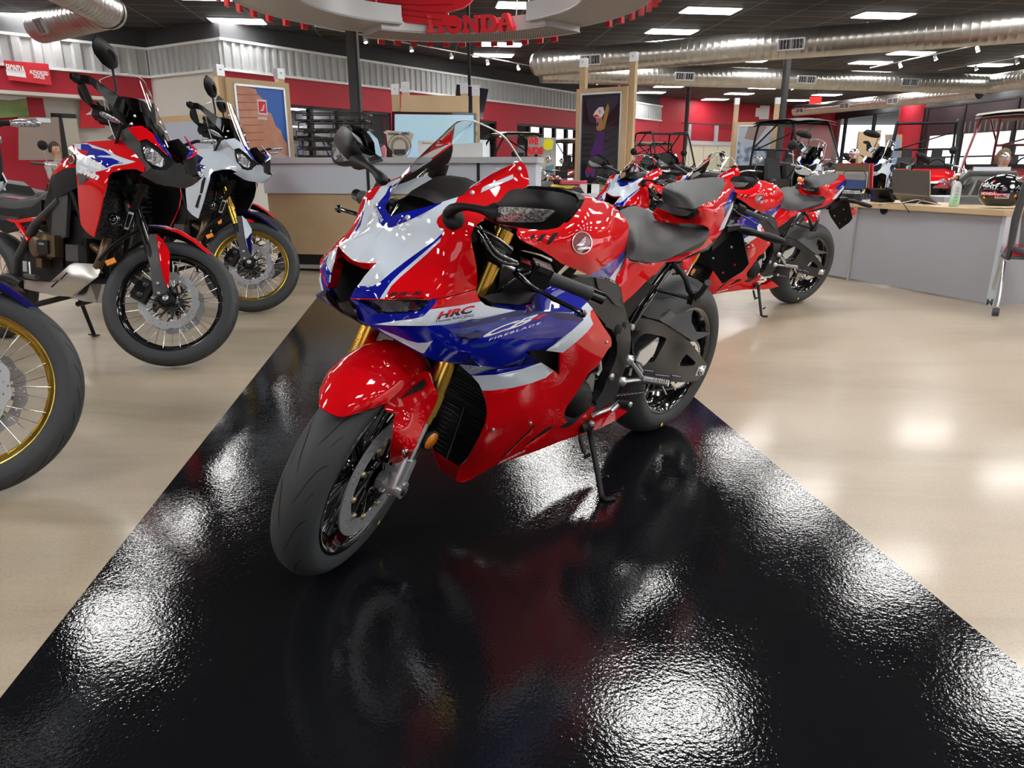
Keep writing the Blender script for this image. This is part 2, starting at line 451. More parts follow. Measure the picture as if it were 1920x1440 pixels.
# ---- wheels ---------------------------------------------------------
def tyre_prof(R, w, rb, n=9, k=.9):
    out = [(rb - .004, w * .36), (rb + .004, w * .43)]
    bmax = 1.35
    for i in range(n + 1):
        b = bmax - 2 * bmax * i / n if False else bmax * (1 - i / n)
        out.append((R - w * .5 * (1 - cos(b)) * k, w / 2 * sin(b)))
    return out + [(r, -y) for r, y in out[::-1][1:]]
def wheel(parent, name, ctr, R, w, rb, rimw, spokes, rimmat, xf=None, grooves=14, disc=None, hub=.035, wires=0, twopair=True):
    ctr = Vector(ctr); Yax = (0, 1, 0)
    m = MB(xf)
    # rim barrel with flange lips
    P = [(rb + .006, rimw / 2), (rb + .004, rimw / 2 + .003), (rb - .006, rimw / 2 + .002), (rb - .014, rimw / 2 - .012), (rb - .030, rimw / 2 - .03), (rb - .036, 0), (rb - .030, -rimw / 2 + .03), (rb - .014, -rimw / 2 + .012), (rb - .006, -rimw / 2 - .002), (rb + .006, -rimw / 2)]
    P = P + [(rb - .006, -rimw / 2 + .02), (rb - .014, 0), (rb - .006, rimw / 2 - .02)]
    m.lathe(P, rimmat, ctr, Yax, 56, closed_prof=True)
    m.lathe([(hub * .45, .05), (hub, .048), (hub, -.048), (hub * .45, -.05)], rimmat if not wires else BLK, ctr, Yax, 20)
    if wires:
        for i in range(wires):
            a = 2 * pi * i / wires; s = 1 if i % 2 else -1; tw = .5 * (1 if (i // 2) % 2 else -1)
            p0 = ctr + Vector((cos(a - tw) * .045, s * .03, sin(a - tw) * .045)); p1 = ctr + Vector((cos(a) * (rb - .02), s * -.004, sin(a) * (rb - .02)))
            m.tube([p0, p1], .0022, CHR, 5, caps=False)
        for s in (-1, 1): m.lathe([(.03, s * .02), (.055, s * .024), (.055, s * .032), (.03, s * .036)], BLK, ctr, Yax, 24)
    else:
        for i in range(spokes):
            a0 = 2 * pi * i / spokes
            for da in (-.17, .17):
                p = []
                for t in (0, .25, .5, .75, 1):
                    r = hub * .8 + (rb - .03 - hub * .8) * t; a = a0 + da * (.25 + .9 * t) * 1.1
                    p.append(ctr + Vector((cos(a) * r, 0, sin(a) * r)))
                m.tube(p, [.015, .011, .0095, .0095, .013], rimmat, 8, caps=False, flat=1.2)
    wo = m.build(name, parent)
    t = MB(xf)
    t.lathe(tyre_prof(R, w, rb), RUB, ctr, Yax, 72)
    # tread grooves lying on the crown
    def tp(a, b, e=.0006):
        r = R - w * .5 * (1 - cos(b)) * .9 + e; y = (w / 2 + e) * sin(b)
        return ctr + Vector((cos(a) * r, y, sin(a) * r))
    for i in range(grooves):
        for s in (-1, 1):
            a0 = 2 * pi * (i + (.5 if s > 0 else 0)) / grooves
            for (pts, wd) in (([(0, .12), (.10, .28), (.22, .42), (.33, .62), (.38, .85)], .011), ([(.20, .95), (.14, 1.02), (.10, 1.12)], .007), ([(.02, .55), (.10, .68), (.15, .80)], .006)):
                Q = cr([(a_, b_, 0) for a_, b_ in pts], 3); L = len(Q); vs = []
                for k, q in enumerate(Q):
                    ww = wd * sin(pi * (k + .35) / (L + .2)) ** .6
                    vs += [tp(a0 + q.x - ww * .5, s * (q.y + ww)), tp(a0 + q.x + ww * .5, s * (q.y - ww))]
                fs = [(2 * k, 2 * k + 1, 2 * k + 3, 2 * k + 2) for k in range(L - 1)]
                t.add(vs, fs, RUD, False); t.add(vs, [f[::-1] for f in fs], RUD, False)
    ty = t.build('tyre', wo)
    return wo
def brake_disc(parent, ctr, s, ro, ri, xf, bob=None, holes=30, wave=0, name='brake_disc', dy=.06):
    ctr = Vector(ctr); d = MB(xf); bob = bob or BOB
    y0 = s * dy
    outer = [((ro + (wave * cos(12 * a))) * cos(a), (ro + wave * cos(12 * a)) * sin(a)) for a in [2 * pi * i / 96 for i in range(96)]]
    inner = [(ri * cos(a), ri * sin(a)) for a in [2 * pi * i / 48 for i in range(48)]]
    hs = [inner]
    for i in range(holes):
        for k, rr in enumerate((.87, .78, .94)):
            if k == 2 and i % 2: continue
            a = 2 * pi * (i + .33 * k) / holes; q = ri + (ro - ri) * (rr - .62) / .38 if False else ro * rr
            if q - .004 < ri: continue
            hs.append([(q * cos(a) + .0042 * cos(b), q * sin(a) + .0042 * sin(b)) for b in [2 * pi * j / 6 for j in range(6)]])
    d.prism(outer, DSC, lambda u, v, w: ctr + Vector((u, y0 + w, v)), s * .0045, holes=hs)
    o = d.build(name, parent)
    c_ = MB(xf)
    for i in range(10):
        a = 2 * pi * i / 10
        p1 = ctr + Vector((cos(a) * (ri - .004), y0 + s * .001, sin(a) * (ri - .004))); p0 = ctr + Vector((cos(a + .3) * .05, y0 - s * .006, sin(a + .3) * .05))
        c_.tube([p0, p1], [.009, .006], GBK, 6, flat=.5)
        c_.lathe([(0, s * .010), (.006, s * .010), (.0085, s * .007), (.0085, s * .001)], bob, p1, (0, 1, 0), 12)
    c_.lathe([(.03, y0 - s * .016), (.056, y0 - s * .012), (.056, y0 - s * .002), (.03, y0 - s * .001)], GBK, ctr, (0, 1, 0), 24)
    c_.build('disc_carrier', parent)
    return o

def build_sport(label, cat='motorcycle'):
    root = thing('sport_motorcycle', label, cat, (BX, BY, .0018), (-LN, 0, HD))
    G = root
    # ---------------- front cowl
    cen = [C0(1.383, .945), C0(1.400, .917), C0(1.432, .888), C0(1.460, .864), C0(1.478, .847)]
    lipL = cs('N', [(500, 797), (560, 803), (620, 806), (680, 808)])
    mouth = cs('N', [(640, 855), (600, 900), (560, 945), (510, 1020), (460, 1085), (420, 1150), (395, 1205)])
    bottom = cs('N', [(500, 1209), (800, 1213), (1290, 1209), (1400, 1195), (1600, 1150), (1815, 1090)])
    rear = cs('N', [(1828, 1040), (1830, 930), (1818, 830), (1795, 700), (1770, 600), (1760, 480), (1790, 400), (1850, 345), (1905, 305)])
    fin = cs('S', [(1230, 1245), (1330, 1180), (1450, 1080), (1560, 985), (1680, 900), (1812, 822), (1808, 740), (1790, 650), (1765, 600), (1720, 555)])
    top = cs('S', [(1600, 600), (1500, 642), (1300, 742), (1160, 832), (1120, 880), (1080, 930), (1010, 955), (840, 1010), (680, 1060), (540, 1097), (380, 1135), (300, 1160)])
    outline = cen + lipL + mouth + bottom + rear + fin + top
    K = [(*p, 0.0) for p in cen] + [(*C0(1.20, 1.10), 0.0)]
    K += [(*c('N', x, y), Y) for x, y, Y in [(680, 808, .074), (560, 945, .060), (395, 1205, .045), (480, 1055, .055), (740, 1190, .12), (1000, 1205, .165), (1290, 1208, .198), (1600, 1150, .208), (1815, 1090, .213),
          (1000, 860, .112), (1440, 450, .148), (1600, 800, .195), (1300, 1000, .180), (1830, 900, .218), (1770, 560, .205), (1860, 340, .188), (1200, 400, .088), (1045, 285, .063), (900, 640, .066), (700, 600, .036)]]
    K += [(*c('S', x, y), Y) for x, y, Y in [(1172, 910, .120), (1700, 640, .132), (1720, 555, .127), (1808, 800, .148), (1010, 955, .108), (1560, 985, .158), (1330, 1180, .176), (900, 1180, .145), (540, 1097, .052)]]
    lip = cen[-1:] + lipL
    regs = [
        (RED, cs('N', [(1400, 400), (1455, 415), (1440, 450), (1410, 560), (1340, 620), (1270, 690), (1100, 840), (960, 960), (860, 1060), (790, 1190), (780, 1240), (2100, 1300), (3200, 1300), (3200, -900), (1980, -200), (1620, 40), (1590, 110), (1480, 200), (1385, 290), (1370, 340)])),
        (BLU, cs('N', [(480, 1055), (650, 1060), (750, 1000), (880, 890), (1000, 795), (1200, 650), (1350, 545), (1440, 460), (1425, 510), (1300, 620), (1100, 790), (960, 910), (860, 1010), (790, 1110), (735, 1195), (720, 1240), (350, 1240), (395, 1190)])),
        (BLU, cs('N', [(600, 330), (700, 375), (820, 402), (870, 398), (1100, 300), (1300, 200), (1420, 130), (1450, 90), (1100, 150), (830, 240), (690, 205), (600, 200)])),
        (RED, cs('N', [(0, 0), (1, 0), (0, 1)])),
    ]
    # the thin red edging round the intake and above the lamp
    regs.append((RED, cs('N', [(780, 1190), (2000, 1190), (2000, 1240), (780, 1240)]) if False else cs('N', [(395, 1196), (800, 1202), (1290, 1198), (1290, 1222), (380, 1222)])))
    regs.append((RED, cs('N', [(395, 785), (470, 787), (560, 795), (690, 798), (690, 815), (560, 810), (395, 800)])))
    fc = panel('front_cowl', G, WHT, K, outline, regs, mir='weld', step=9, key='cowl')
    m = MB(); text(m, 'RR-R', VOI, pframe('cowl', c('N', 815, 1172), (63, -2.5), (3.5, -7)), 1, 1, .02, .3)
    m.build('model_lettering', fc)
    m = MB(); F_ = pframe('cowl', c('N', 1010, 322), (-26, 10.5), (-.4, -6.2), .002); slab(m, 'HONDA', LTX, lambda u, v, d: Vector((F_(u, v, d).x, -F_(u, v, d).y, F_(u, v, d).z)), 1, 1); m.f = m.f + [f[::-1] for f in m.f]; m.m *= 2; m.s *= 2; m.build('maker_lettering', fc)
    for q in [('N', 1048, 285), ('S', 1172, 910), ('S', 1700, 640)]:
        p = onpan('cowl', *c(*q)); p2 = Vector((p.x, -p.y, p.z)); bolts(fc, [(p, (.4, .6, .6), .0055), (p2, (.4, -.6, .6), .0055)])
    # reflection on the red fin, painted as a thin white strip
    panel('painted_reflection', fc, WHT, K, cs('S', [(1285, 855), (1320, 830), (1630, 700), (1640, 745), (1290, 895), (1270, 905)]), th=.002, lift=.002)
    # ---------------- intake lip (red trim turned inward), duct and chin
    def pr(k, x, y, Y): return p2b(*c(k, x, y), Y)
    m = MB()
    a = [Vector((1.478, 0, .847)), pr('N', 500, 797, .03), pr('N', 560, 803, .048), pr('N', 620, 806, .062), pr('N', 680, 808, .074)]
    a2 = [p + Vector((-.012, 0, -.015)) for p in a]; a2[-1] = pr('N', 630, 868, .066)
    for s in (1, -1):
        q = [Vector((p.x, p.y * s, p.z)) for p in a + a2]; f = [(i, i + 1, 6 + i, 5 + i) for i in range(4)]
        m.add(q, f if s < 0 else [t[::-1] for t in f], RED)
    e = [pr('N', 680, 808, .074), pr('N', 600, 900, .064), pr('N', 510, 1020, .055), pr('N', 395, 1205, .045)]
    for s in (1, -1):
        q = [Vector((p.x, p.y * s, p.z)) for p in e] + [Vector((p.x - .02, (p.y - .008) * s, p.z)) for p in e]
        f = [(i, i + 1, 5 + i, 4 + i) for i in range(3)]; m.add(q, f + [t[::-1] for t in f], RED)
    m.build('intake_trim', G)
    m = MB()
    ring = [Vector((p.x - .012, p.y, p.z)) for p in ([a2[0], a2[2], a2[4]] + e[1:])]
    low = [Vector((1.505, 0, .745))]
    R0 = ring + low; L0 = [Vector((p.x, -p.y, p.z)) for p in ring[1:]][::-1]; loop = R0 + L0
    back = [Vector((1.33, p.y * .75, .80 + (p.z - .80) * .6)) for p in loop]; n_ = len(loop)
    m.add(loop + back, [(i, (i + 1) % n_, n_ + (i + 1) % n_, n_ + i) for i in range(n_)], BLK); m.add(back, [tuple(range(n_))], VOI, False)
    for i in range(7):
        zz = .785 + i * .010; m.tube([(1.45 - i * .004, .018, zz), (1.45 - i * .004, .058 - .001 * i, zz + .006)], .0012, GRY, 5)
    m.build('intake_duct', G)
    # black chin between the lamps
    m = MB()
    ch = [(1.520, .045, .772), (1.512, .060, .748), (1.492, .075, .722), (1.470, .060, .705)]
    mid = [(1.519, 0, .752), (1.512, 0, .738), (1.490, 0, .715), (1.465, 0, .702)]
    gr = [[Vector((x, y * k, z)) * 1.0 if k else None for (x, y, z) in ch] for k in (1,)]
    vs = [Vector(p) for p in ch] + [Vector((p[0], p[1] * .5, (p[2] + q[2]) / 2 - .002)) for p, q in zip(ch, mid)] + [Vector(p) for p in mid] + [Vector((p[0], -p[1] * .5, (p[2] + q[2]) / 2 - .002)) for p, q in zip(ch, mid)] + [Vector((p[0], -p[1], p[2])) for p in ch]
    fs = []
    for r in range(4):
        for i in range(3): fs.append((r * 4 + i, r * 4 + i + 1, (r + 1) * 4 + i + 1, (r + 1) * 4 + i))
    m.add(vs, fs + [t[::-1] for t in fs], BLK); m.build('chin_panel', G)
    # ---------------- head lamps (left traced, right mirrored)
    KL = [(*c('Q', x, y), Y) for x, y, Y in [(40, 240, .048), (330, 250, .10), (650, 255, .158), (910, 258, .192), (1030, 245, .204), (1455, 135, .213), (330, 400, .098), (600, 400, .150), (860, 400, .198), (120, 400, .055), (120, 500, .052), (240, 530, .085), (600, 530, .165), (860, 545, .205), (950, 360, .205), (1510, 270, .220)]]
    KLd = [(x, y, d - .012) for x, y, d in KL]
    h = panel('headlight', G, HLN, KLd, cs('Q', [(90, 262), (400, 258), (700, 258), (925, 254), (900, 300), (840, 350), (760, 380), (600, 395), (420, 398), (330, 395), (230, 350)]), th=.003, mir='both', step=6)
    brow = panel('lamp_brow', G, BLU, KL, cs('Q', [(40, 245), (120, 262), (335, 385), (325, 408), (262, 425), (190, 360), (100, 305)]), th=.003, mir='both', step=6)
    # ---------------- nose side: blue below the lamp, red wedge, white sponsor band
    nsO = cs('Q', [(100, 305), (190, 360), (262, 425), (325, 408), (420, 408), (600, 405), (760, 390), (850, 360), (905, 300), (935, 252), (1035, 246), (1240, 200), (1455, 140), (1475, 210), (1505, 265), (1560, 310), (1640, 335), (1780, 355), (1920, 375)]) \
        + cs('Q', [(1700, 430), (1400, 500), (1150, 532), (900, 545), (700, 545), (420, 540), (250, 540), (160, 505), (118, 470), (110, 400)])
    KN = KL + [(*c('Q', x, y), Y) for x, y, Y in [(1640, 335, .222), (1920, 375, .225), (1150, 532, .218), (1500, 480, .224), (1300, 380, .218)]]
    nsR = [(RED, cs('Q', [(1035, 240), (940, 360), (1060, 350), (1250, 320), (1520, 268), (1500, 120), (1455, 120)])),
           (WHT, cs('Q', [(940, 360), (1250, 320), (1520, 268), (1560, 308), (1640, 330), (2000, 370), (2000, 400), (1700, 436), (1400, 505), (1150, 540), (900, 556), (600, 552), (310, 528), (560, 490), (760, 465), (860, 440)])),
           (NAV, cs('Q', [(1560, 290), (1640, 312), (2000, 350), (2000, 376), (1640, 334), (1560, 309)]))]
    ns = panel('nose_side', G, BLU, KN, nsO, nsR, mir='both', step=8, key='nose')
    n0 = ns[0]
    m = MB(); text(m, 'HRC', RTX, pframe('nose', c('Q', 1010, 476), (68, -13), (5, -14.5)), 1, 1, .045, .15, m2=DTX); m.build('sponsor_lettering', n0)
    m = MB(); text(m, 'Honda RACING', DTX, pframe('nose', c('Q', 1005, 508), (70, -11), (.6, -5)), 1, 1, .0); m.build('small_lettering', n0)
    # ---------------- lower nose wing (duct)
    KW = [(*c('Q', x, y), Y) for x, y, Y in [(240, 535, .085), (350, 600, .105), (560, 545, .150), (880, 548, .205), (640, 760, .150), (860, 870, .190), (930, 905, .205), (700, 640, .170), (1100, 720, .235), (1250, 830, .235), (1060, 950, .215), (1250, 980, .205)]]
    wo = cs('Q', [(240, 538), (420, 541), (700, 546), (895, 546), (935, 600), (1000, 660), (1090, 740), (1180, 800), (1260, 832), (1400, 850), (1400, 920), (1270, 975), (1100, 955), (1000, 938), (900, 900), (820, 855), (600, 735), (350, 600), (270, 560)])
    panel('nose_wing', G, BLU, KW, wo, [(WHT, cs('Q', [(350, 570), (420, 600), (560, 655), (690, 710), (800, 738), (900, 735), (972, 712), (935, 760), (900, 810), (870, 852), (840, 850), (600, 725), (420, 625)]))], mir='both', step=8, th=.006)
    # ---------------- side fairing
    o1 = cs('F', [(120, 590), (380, 530), (545, 490), (700, 500), (900, 507), (1175, 522), (1215, 560), (1270, 572), (1262, 520), (1268, 460), (1330, 405), (1385, 470), (1440, 560), (1500, 660), (1550, 735), (1590, 790), (1602, 850), (1598, 895), (1560, 930), (1500, 1030), (1430, 1130)])
    o2 = cs('B', [(1460, 90), (1400, 190), (1330, 300), (1270, 385), (1245, 430), (1238, 480), (1252, 515), (1285, 535), (1340, 520), (1400, 490), (1450, 440), (1480, 400), (1512, 405), (1500, 440), (1460, 500), (1400, 560), (1385, 600), (1395, 640), (1340, 662), (1200, 710), (1000, 790), (800, 860), (600, 935), (480, 1000), (400, 1050), (330, 1076)])
    o3 = cs('B', [(290, 1074), (260, 1060), (300, 942), (360, 880), (410, 790), (470, 690), (505, 610), (532, 550), (546, 470), (545, 410), (525, 320), (500, 250), (470, 190), (400, 110)])
    o4 = cs('Q', [(1330, 1040), (1270, 980), (1400, 990), (1500, 1000), (1400, 915), (1400, 850), (1260, 832), (1180, 800), (1090, 740), (1000, 660), (935, 600), (897, 546), (1100, 538)])
    KF = [(*c('Q', x, y), Y) for x, y, Y in [(900, 548, .206), (1100, 700, .228), (1260, 832, .236), (1260, 980, .212), (1400, 1110, .190)]]
    KF += [(*c('F', x, y), Y) for x, y, Y in [(240, 440, .222), (540, 490, .226), (900, 507, .226), (1175, 522, .222), (1270, 570, .220), (1330, 405, .196), (1390, 640, .220), (1590, 790, .203), (1598, 895, .202), (300, 760, .240), (700, 760, .238), (1000, 700, .232),
          (640, 960, .232), (870, 940, .226), (0, 970, .232), (350, 1140, .218), (800, 1080, .205), (1000, 1200, .198), (1030, 980, .215), (1250, 1100, .208), (1430, 1130, .196), (700, 1290, .205), (200, 1300, .196)]]
    KF += [(*c('B', x, y), Y) for x, y, Y in [(545, 430, .180), (525, 560, .176), (470, 690, .152), (410, 790, .120), (300, 942, .058), (260, 1060, .035), (330, 1076, .052), (500, 800, .140), (450, 960, .085), (600, 935, .088), (900, 820, .110), (1200, 710, .120), (1395, 640, .122),
          (700, 500, .185), (900, 400, .192), (1000, 560, .172), (800, 700, .145), (1240, 470, .158), (1310, 330, .175), (1500, 420, .148), (1385, 580, .135)]]
    vent = cs('F', [(625, 960), (740, 935), (870, 945), (1020, 968), (1015, 1220), (940, 1160), (800, 1075), (700, 1015)])
    s1 = cs('B', [(640, 885), (690, 850), (980, 570), (985, 560), (960, 570), (700, 820)])
    s2 = cs('B', [(870, 760), (1150, 578), (1110, 572), (1060, 600), (880, 745)])
    rg = [(BLU, cs('F', [(-1200, 1080), (-1200, 300), (1600, 300), (1345, 420), (1262, 500), (1290, 600), (1180, 740), (865, 945), (640, 960), (840, 1100), (600, 1180), (300, 1230), (-50, 1275), (-900, 1290)])),
          (NAV, cs('F', [(-40, 620), (250, 560), (560, 480), (1200, 500), (1290, 600), (1240, 620), (1000, 590), (880, 530), (820, 508), (500, 570), (200, 640), (-50, 690), (-300, 560), (-350, 500)])),
          (SLA, cs('F', [(-220, 700), (-50, 690), (200, 640), (500, 570), (800, 510), (880, 512), (700, 560), (400, 650), (180, 720), (-60, 760), (-180, 745)])),
          (NAV, cs('F', [(-180, 745), (-60, 760), (180, 720), (120, 800), (80, 830), (0, 860), (-100, 830)])),
          (SLA, cs('F', [(0, 880), (160, 860), (340, 825), (300, 860), (180, 905), (40, 915)])),
          (SLA, cs('F', [(350, 910), (560, 790), (670, 765), (600, 820), (470, 880), (520, 905)])),
          (SLA, cs('F', [(750, 795), (850, 745), (990, 700), (910, 750), (820, 790)])),
          (NAV, cs('F', [(600, 1120), (300, 1160), (-60, 1215), (-300, 1100), (-200, 1060), (0, 1110), (350, 1140), (640, 1010), (700, 1015), (810, 1080)])),
          (NAV, cs('F', [(770, 930), (950, 870), (1080, 770), (1100, 770), (1000, 850), (870, 945)])),
          (WHT, cs('F', [(860, 945), (950, 880), (1050, 800), (1160, 715), (1240, 640), (1285, 600), (1262, 510), (1268, 460), (1330, 400), (1400, 470), (1365, 500), (1362, 560), (1395, 645), (1330, 730), (1200, 850), (1055, 968)])),
          (WHT, cs('F', [(-30, 1225), (60, 1228), (300, 1215), (600, 1150), (815, 1075), (945, 1175), (860, 1250), (700, 1310), (500, 1360), (260, 1392), (100, 1395), (20, 1340)])),
          (VOI, s1), (VOI, s2)]
    sf = panel('side_fairing', G, RED, KF, o1 + o2 + o3 + o4, rg, [vent], mir='both', step=9, key='side', th=.005, lam=.008)
    f0 = sf[0]
    m = MB(); text(m, 'CB', LTX, pframe('side', c('F', 120, 815), (92, -30), (21, -19)), 1, 1, .03, .35); text(m, 'R', RTX, pframe('side', c('F', 640, 625), (32, -8), (10, -9)), 1, 1, .05, .5); m.build('model_lettering', f0)
    m = MB(); text(m, 'FIREBLADE', LTX, pframe('side', c('F', 218, 835), (97, -32), (1.5, -4.2)), 1, 1, .02, .1, 1.25); m.build('small_lettering', f0)
    m = MB(); slab(m, 'HONDA', LTX, pframe('side', c('B', 640, 918), (50, -24), (5, -6)), 1, 1); m.build('maker_lettering', f0)
    bolts(f0, [(onpan('side', *c(*q)), (0, 1, 0), .005) for q in [('B', 597, 603), ('B', 933, 543), ('F', 1545, 850)]])
    for k, (y0, Y0) in enumerate(((0, 1),)):
        V = [p2b(*c('N', x, y), Y) for x, y, Y in [(150, 1075, -.048), (10, 1150, -.125), (16, 1175, -.122), (185, 1282, -.062), (245, 1215, -.035), (168, 1098, -.045)]]
        W_ = [p + Vector((-.02, 0, .004)) for p in V]; mm = MB(); mm.add(V + W_, [(0, 1, 2, 3, 4, 5), (5, 4, 3, 2, 1, 0), (6, 7, 8, 9, 10, 11)] + [(i, (i + 1) % 6, 6 + (i + 1) % 6, 6 + i) for i in range(6)], NAV, False)
        mm.add([V[5] + Vector((.003, 0, 0)), V[3] + Vector((.003, 0, 0)), V[4] + Vector((.003, 0, 0))], [(0, 1, 2), (2, 1, 0)], BLU, False); mm.build('nose_winglet', G)
    # dark plate behind the vent
    KV = [(x, y, d - .03) for x, y, d in KF]
    panel('vent_panel', G, BLK, KV, cs('F', [(600, 920), (1100, 900), (1100, 1260), (940, 1260), (700, 1060)]), th=.003, mir='both', step=12)
    # blue inner ear beside the tank
    KE = [(*c('F', x, y), Y) for x, y, Y in [(540, 488, .224), (900, 505, .222), (1175, 520, .218), (1330, 405, .196), (720, 380, .190), (760, 300, .172), (1000, 192, .150), (1100, 225, .158), (1250, 330, .180), (240, 440, .221), (450, 400, .19)]]
    eo = cs('F', [(540, 488), (400, 470), (250, 442), (330, 410), (480, 430), (700, 420), (725, 350), (760, 300), (850, 245), (950, 205), (1030, 185), (1100, 222), (1180, 275), (1250, 330), (1330, 405), (1268, 460), (1262, 520), (1200, 545), (1175, 522), (900, 507), (700, 500)])
    panel('inner_fairing', G, BLU, KE, eo, [(NAV, cs('F', [(540, 490), (240, 445), (240, 380), (700, 400), (730, 360), (760, 300), (900, 225), (790, 320), (800, 400), (820, 500)])), (PUR, cs('F', [(850, 500), (850, 400), (900, 320), (960, 270), (1060, 240), (1100, 270), (1000, 320), (920, 380), (910, 500)])),
          (PUR, cs('F', [(1110, 225), (1140, 260), (1060, 270), (1050, 240)]))], mir='both', step=8)
    # belly pan rear tip
    m = MB()
    for s in (1, -1):
        pts = [pr('B', 1395, 600, .125), pr('B', 1490, 545, .120), pr('B', 1600, 490, .112), pr('B', 1690, 405, .11), pr('B', 1808, 440, .085), pr('B', 1700, 520, .10), pr('B', 1560, 590, .11), pr('B', 1395, 645, .122)]
        V = [Vector((p.x, p.y * s, p.z)) for p in pts]; W_ = [Vector((p.x, (p.y - .03) * s, p.z + .004)) for p in pts]; k = len(V)
        fs = [(0, 1, 2, 6, 7), (2, 3, 4, 5, 6)]; sd = [(i, (i + 1) % k, k + (i + 1) % k, k + i) for i in range(k)]
        m.add(V + W_, [f if s > 0 else f[::-1] for f in fs] + [tuple(i + k for i in f[::-1]) for f in fs] + sd + [t[::-1] for t in sd], RED, False)
    # belly floor joining both sides
    fl = [pr('B', 330, 1076, .052), pr('B', 600, 935, .088), pr('B', 900, 820, .11), pr('B', 1200, 710, .12), pr('B', 1395, 640, .122)]
    k = len(fl); m.add(fl + [Vector((p.x, -p.y, p.z)) for p in fl], [(i, i + 1, k + i + 1, k + i) for i in range(k - 1)], RED)
    ft = [pr('B', 300, 942, .058), pr('B', 260, 1060, .035), pr('B', 330, 1076, .052)]
    m.add([ft[0], ft[1], Vector((ft[0].x, -ft[0].y, ft[0].z)), Vector((ft[1].x, -ft[1].y, ft[1].z)), ft[2], Vector((ft[2].x, -ft[2].y, ft[2].z))], [(0, 1, 3, 2), (1, 4, 5, 3)], RED)
    m.build('belly_pan', G)
    # ---------------- windscreen
    KS = [(*C0(1.383, .945), 0), (*C0(1.255, 1.078), 0), (*c('S', 1190, 104), 0.0)] + [(*c('S', x, y), Y) for x, y, Y in [(1290, 140, .035), (1500, 255, .084), (1720, 552, .127), (1160, 830, .115), (1010, 955, .107), (540, 1097, .052), (1200, 500, .078)]]
    so = [C0(1.383, .945), C0(1.318, 1.022), C0(1.250, 1.078), C0(1.19, 1.128), c('S', 1190, 104)] + cs('S', [(1290, 140), (1400, 190), (1500, 255), (1600, 360), (1680, 490), (1720, 552), (1600, 602), (1500, 642), (1300, 742), (1160, 832), (1120, 880), (1080, 930), (1010, 955), (840, 1010), (680, 1060), (540, 1097), (380, 1135), (300, 1160)])
    scr = panel('windscreen', G, GLS, KS, so, mir='weld', step=9, th=0)
    m = MB()
    for s in (1, -1):
        pts = [p2b(*q, y) for q, y in [(c('S', 1190, 104), 0), (c('S', 1290, 140), .035), (c('S', 1500, 255), .084), (c('S', 1600, 360), .102), (c('S', 1720, 552), .127)]]
        m.tube(cr([Vector((p.x, p.y * s, p.z)) for p in pts], 4), .0022, mat('screen_edge', (.75, .78, .8), .1, spec=.8, coat=1), 6)
    m.build('screen_edge', scr)
    # ---------------- dash and inner cockpit
    m = MB()
    m.add([(1.375, .04, .925), (1.375, -.04, .925), (1.29, -.085, .955), (1.29, .085, .955), (1.22, .085, .97), (1.22, -.085, .97)], [(0, 1, 2, 3), (3, 2, 5, 4)], VOI)
    sec = []
    for x, w_, z, h_ in [(1.29, .075, .97, .025), (1.255, .09, .985, .035), (1.20, .095, 1.005, .042), (1.165, .085, 1.01, .04)]:
        sec.append([Vector((x, w_ * a, z + h_ * b)) for a, b in [(-1, -.8), (-1, -.1), (-.7, .35), (0, .5), (.7, .35), (1, -.1), (1, -.8)]])
    vs = [p for q in sec for p in q]; fs = [(r * 7 + i, r * 7 + i + 1, (r + 1) * 7 + i + 1, (r + 1) * 7 + i) for r in range(3) for i in range(6)]
    m.add(vs, fs + [tuple(range(7))], BLK); m.add([p + Vector((-.004, 0, 0)) for p in sec[-1]], [tuple(range(7))[::-1]], GBK, False)
    m.build('instrument_panel', G)
    m = MB()
    for s in (1, -1):
        L = [(1.375, .03 * s, .925), (1.30, .095 * s, .955), (1.22, .110 * s, .975), (1.20, .105 * s, .90), (1.28, .085 * s, .87), (1.37, .03 * s, .88)]
        m.add(L, [(0, 1, 4, 5), (1, 2, 3, 4)], BLK); m.add(L, [(5, 4, 1, 0), (4, 3, 2, 1)], BLK)
    m.build('cockpit_trim', G)
    # brake fluid cup seen through the screen
    m = MB(sx); q = p2s(*c('S', 790, 660), -.165); m.lathe([(0, .026), (.022, .026), (.024, .02), (.024, -.02), (.018, -.024), (0, -.024)], BLK, q, (-.2, 0, 1), 20)
    m.tube([q + Vector((0, 0, -.02)), q + Vector((.02, .02, -.06))], .009, BLK, 8); m.build('brake_fluid_cup', G)
    return root
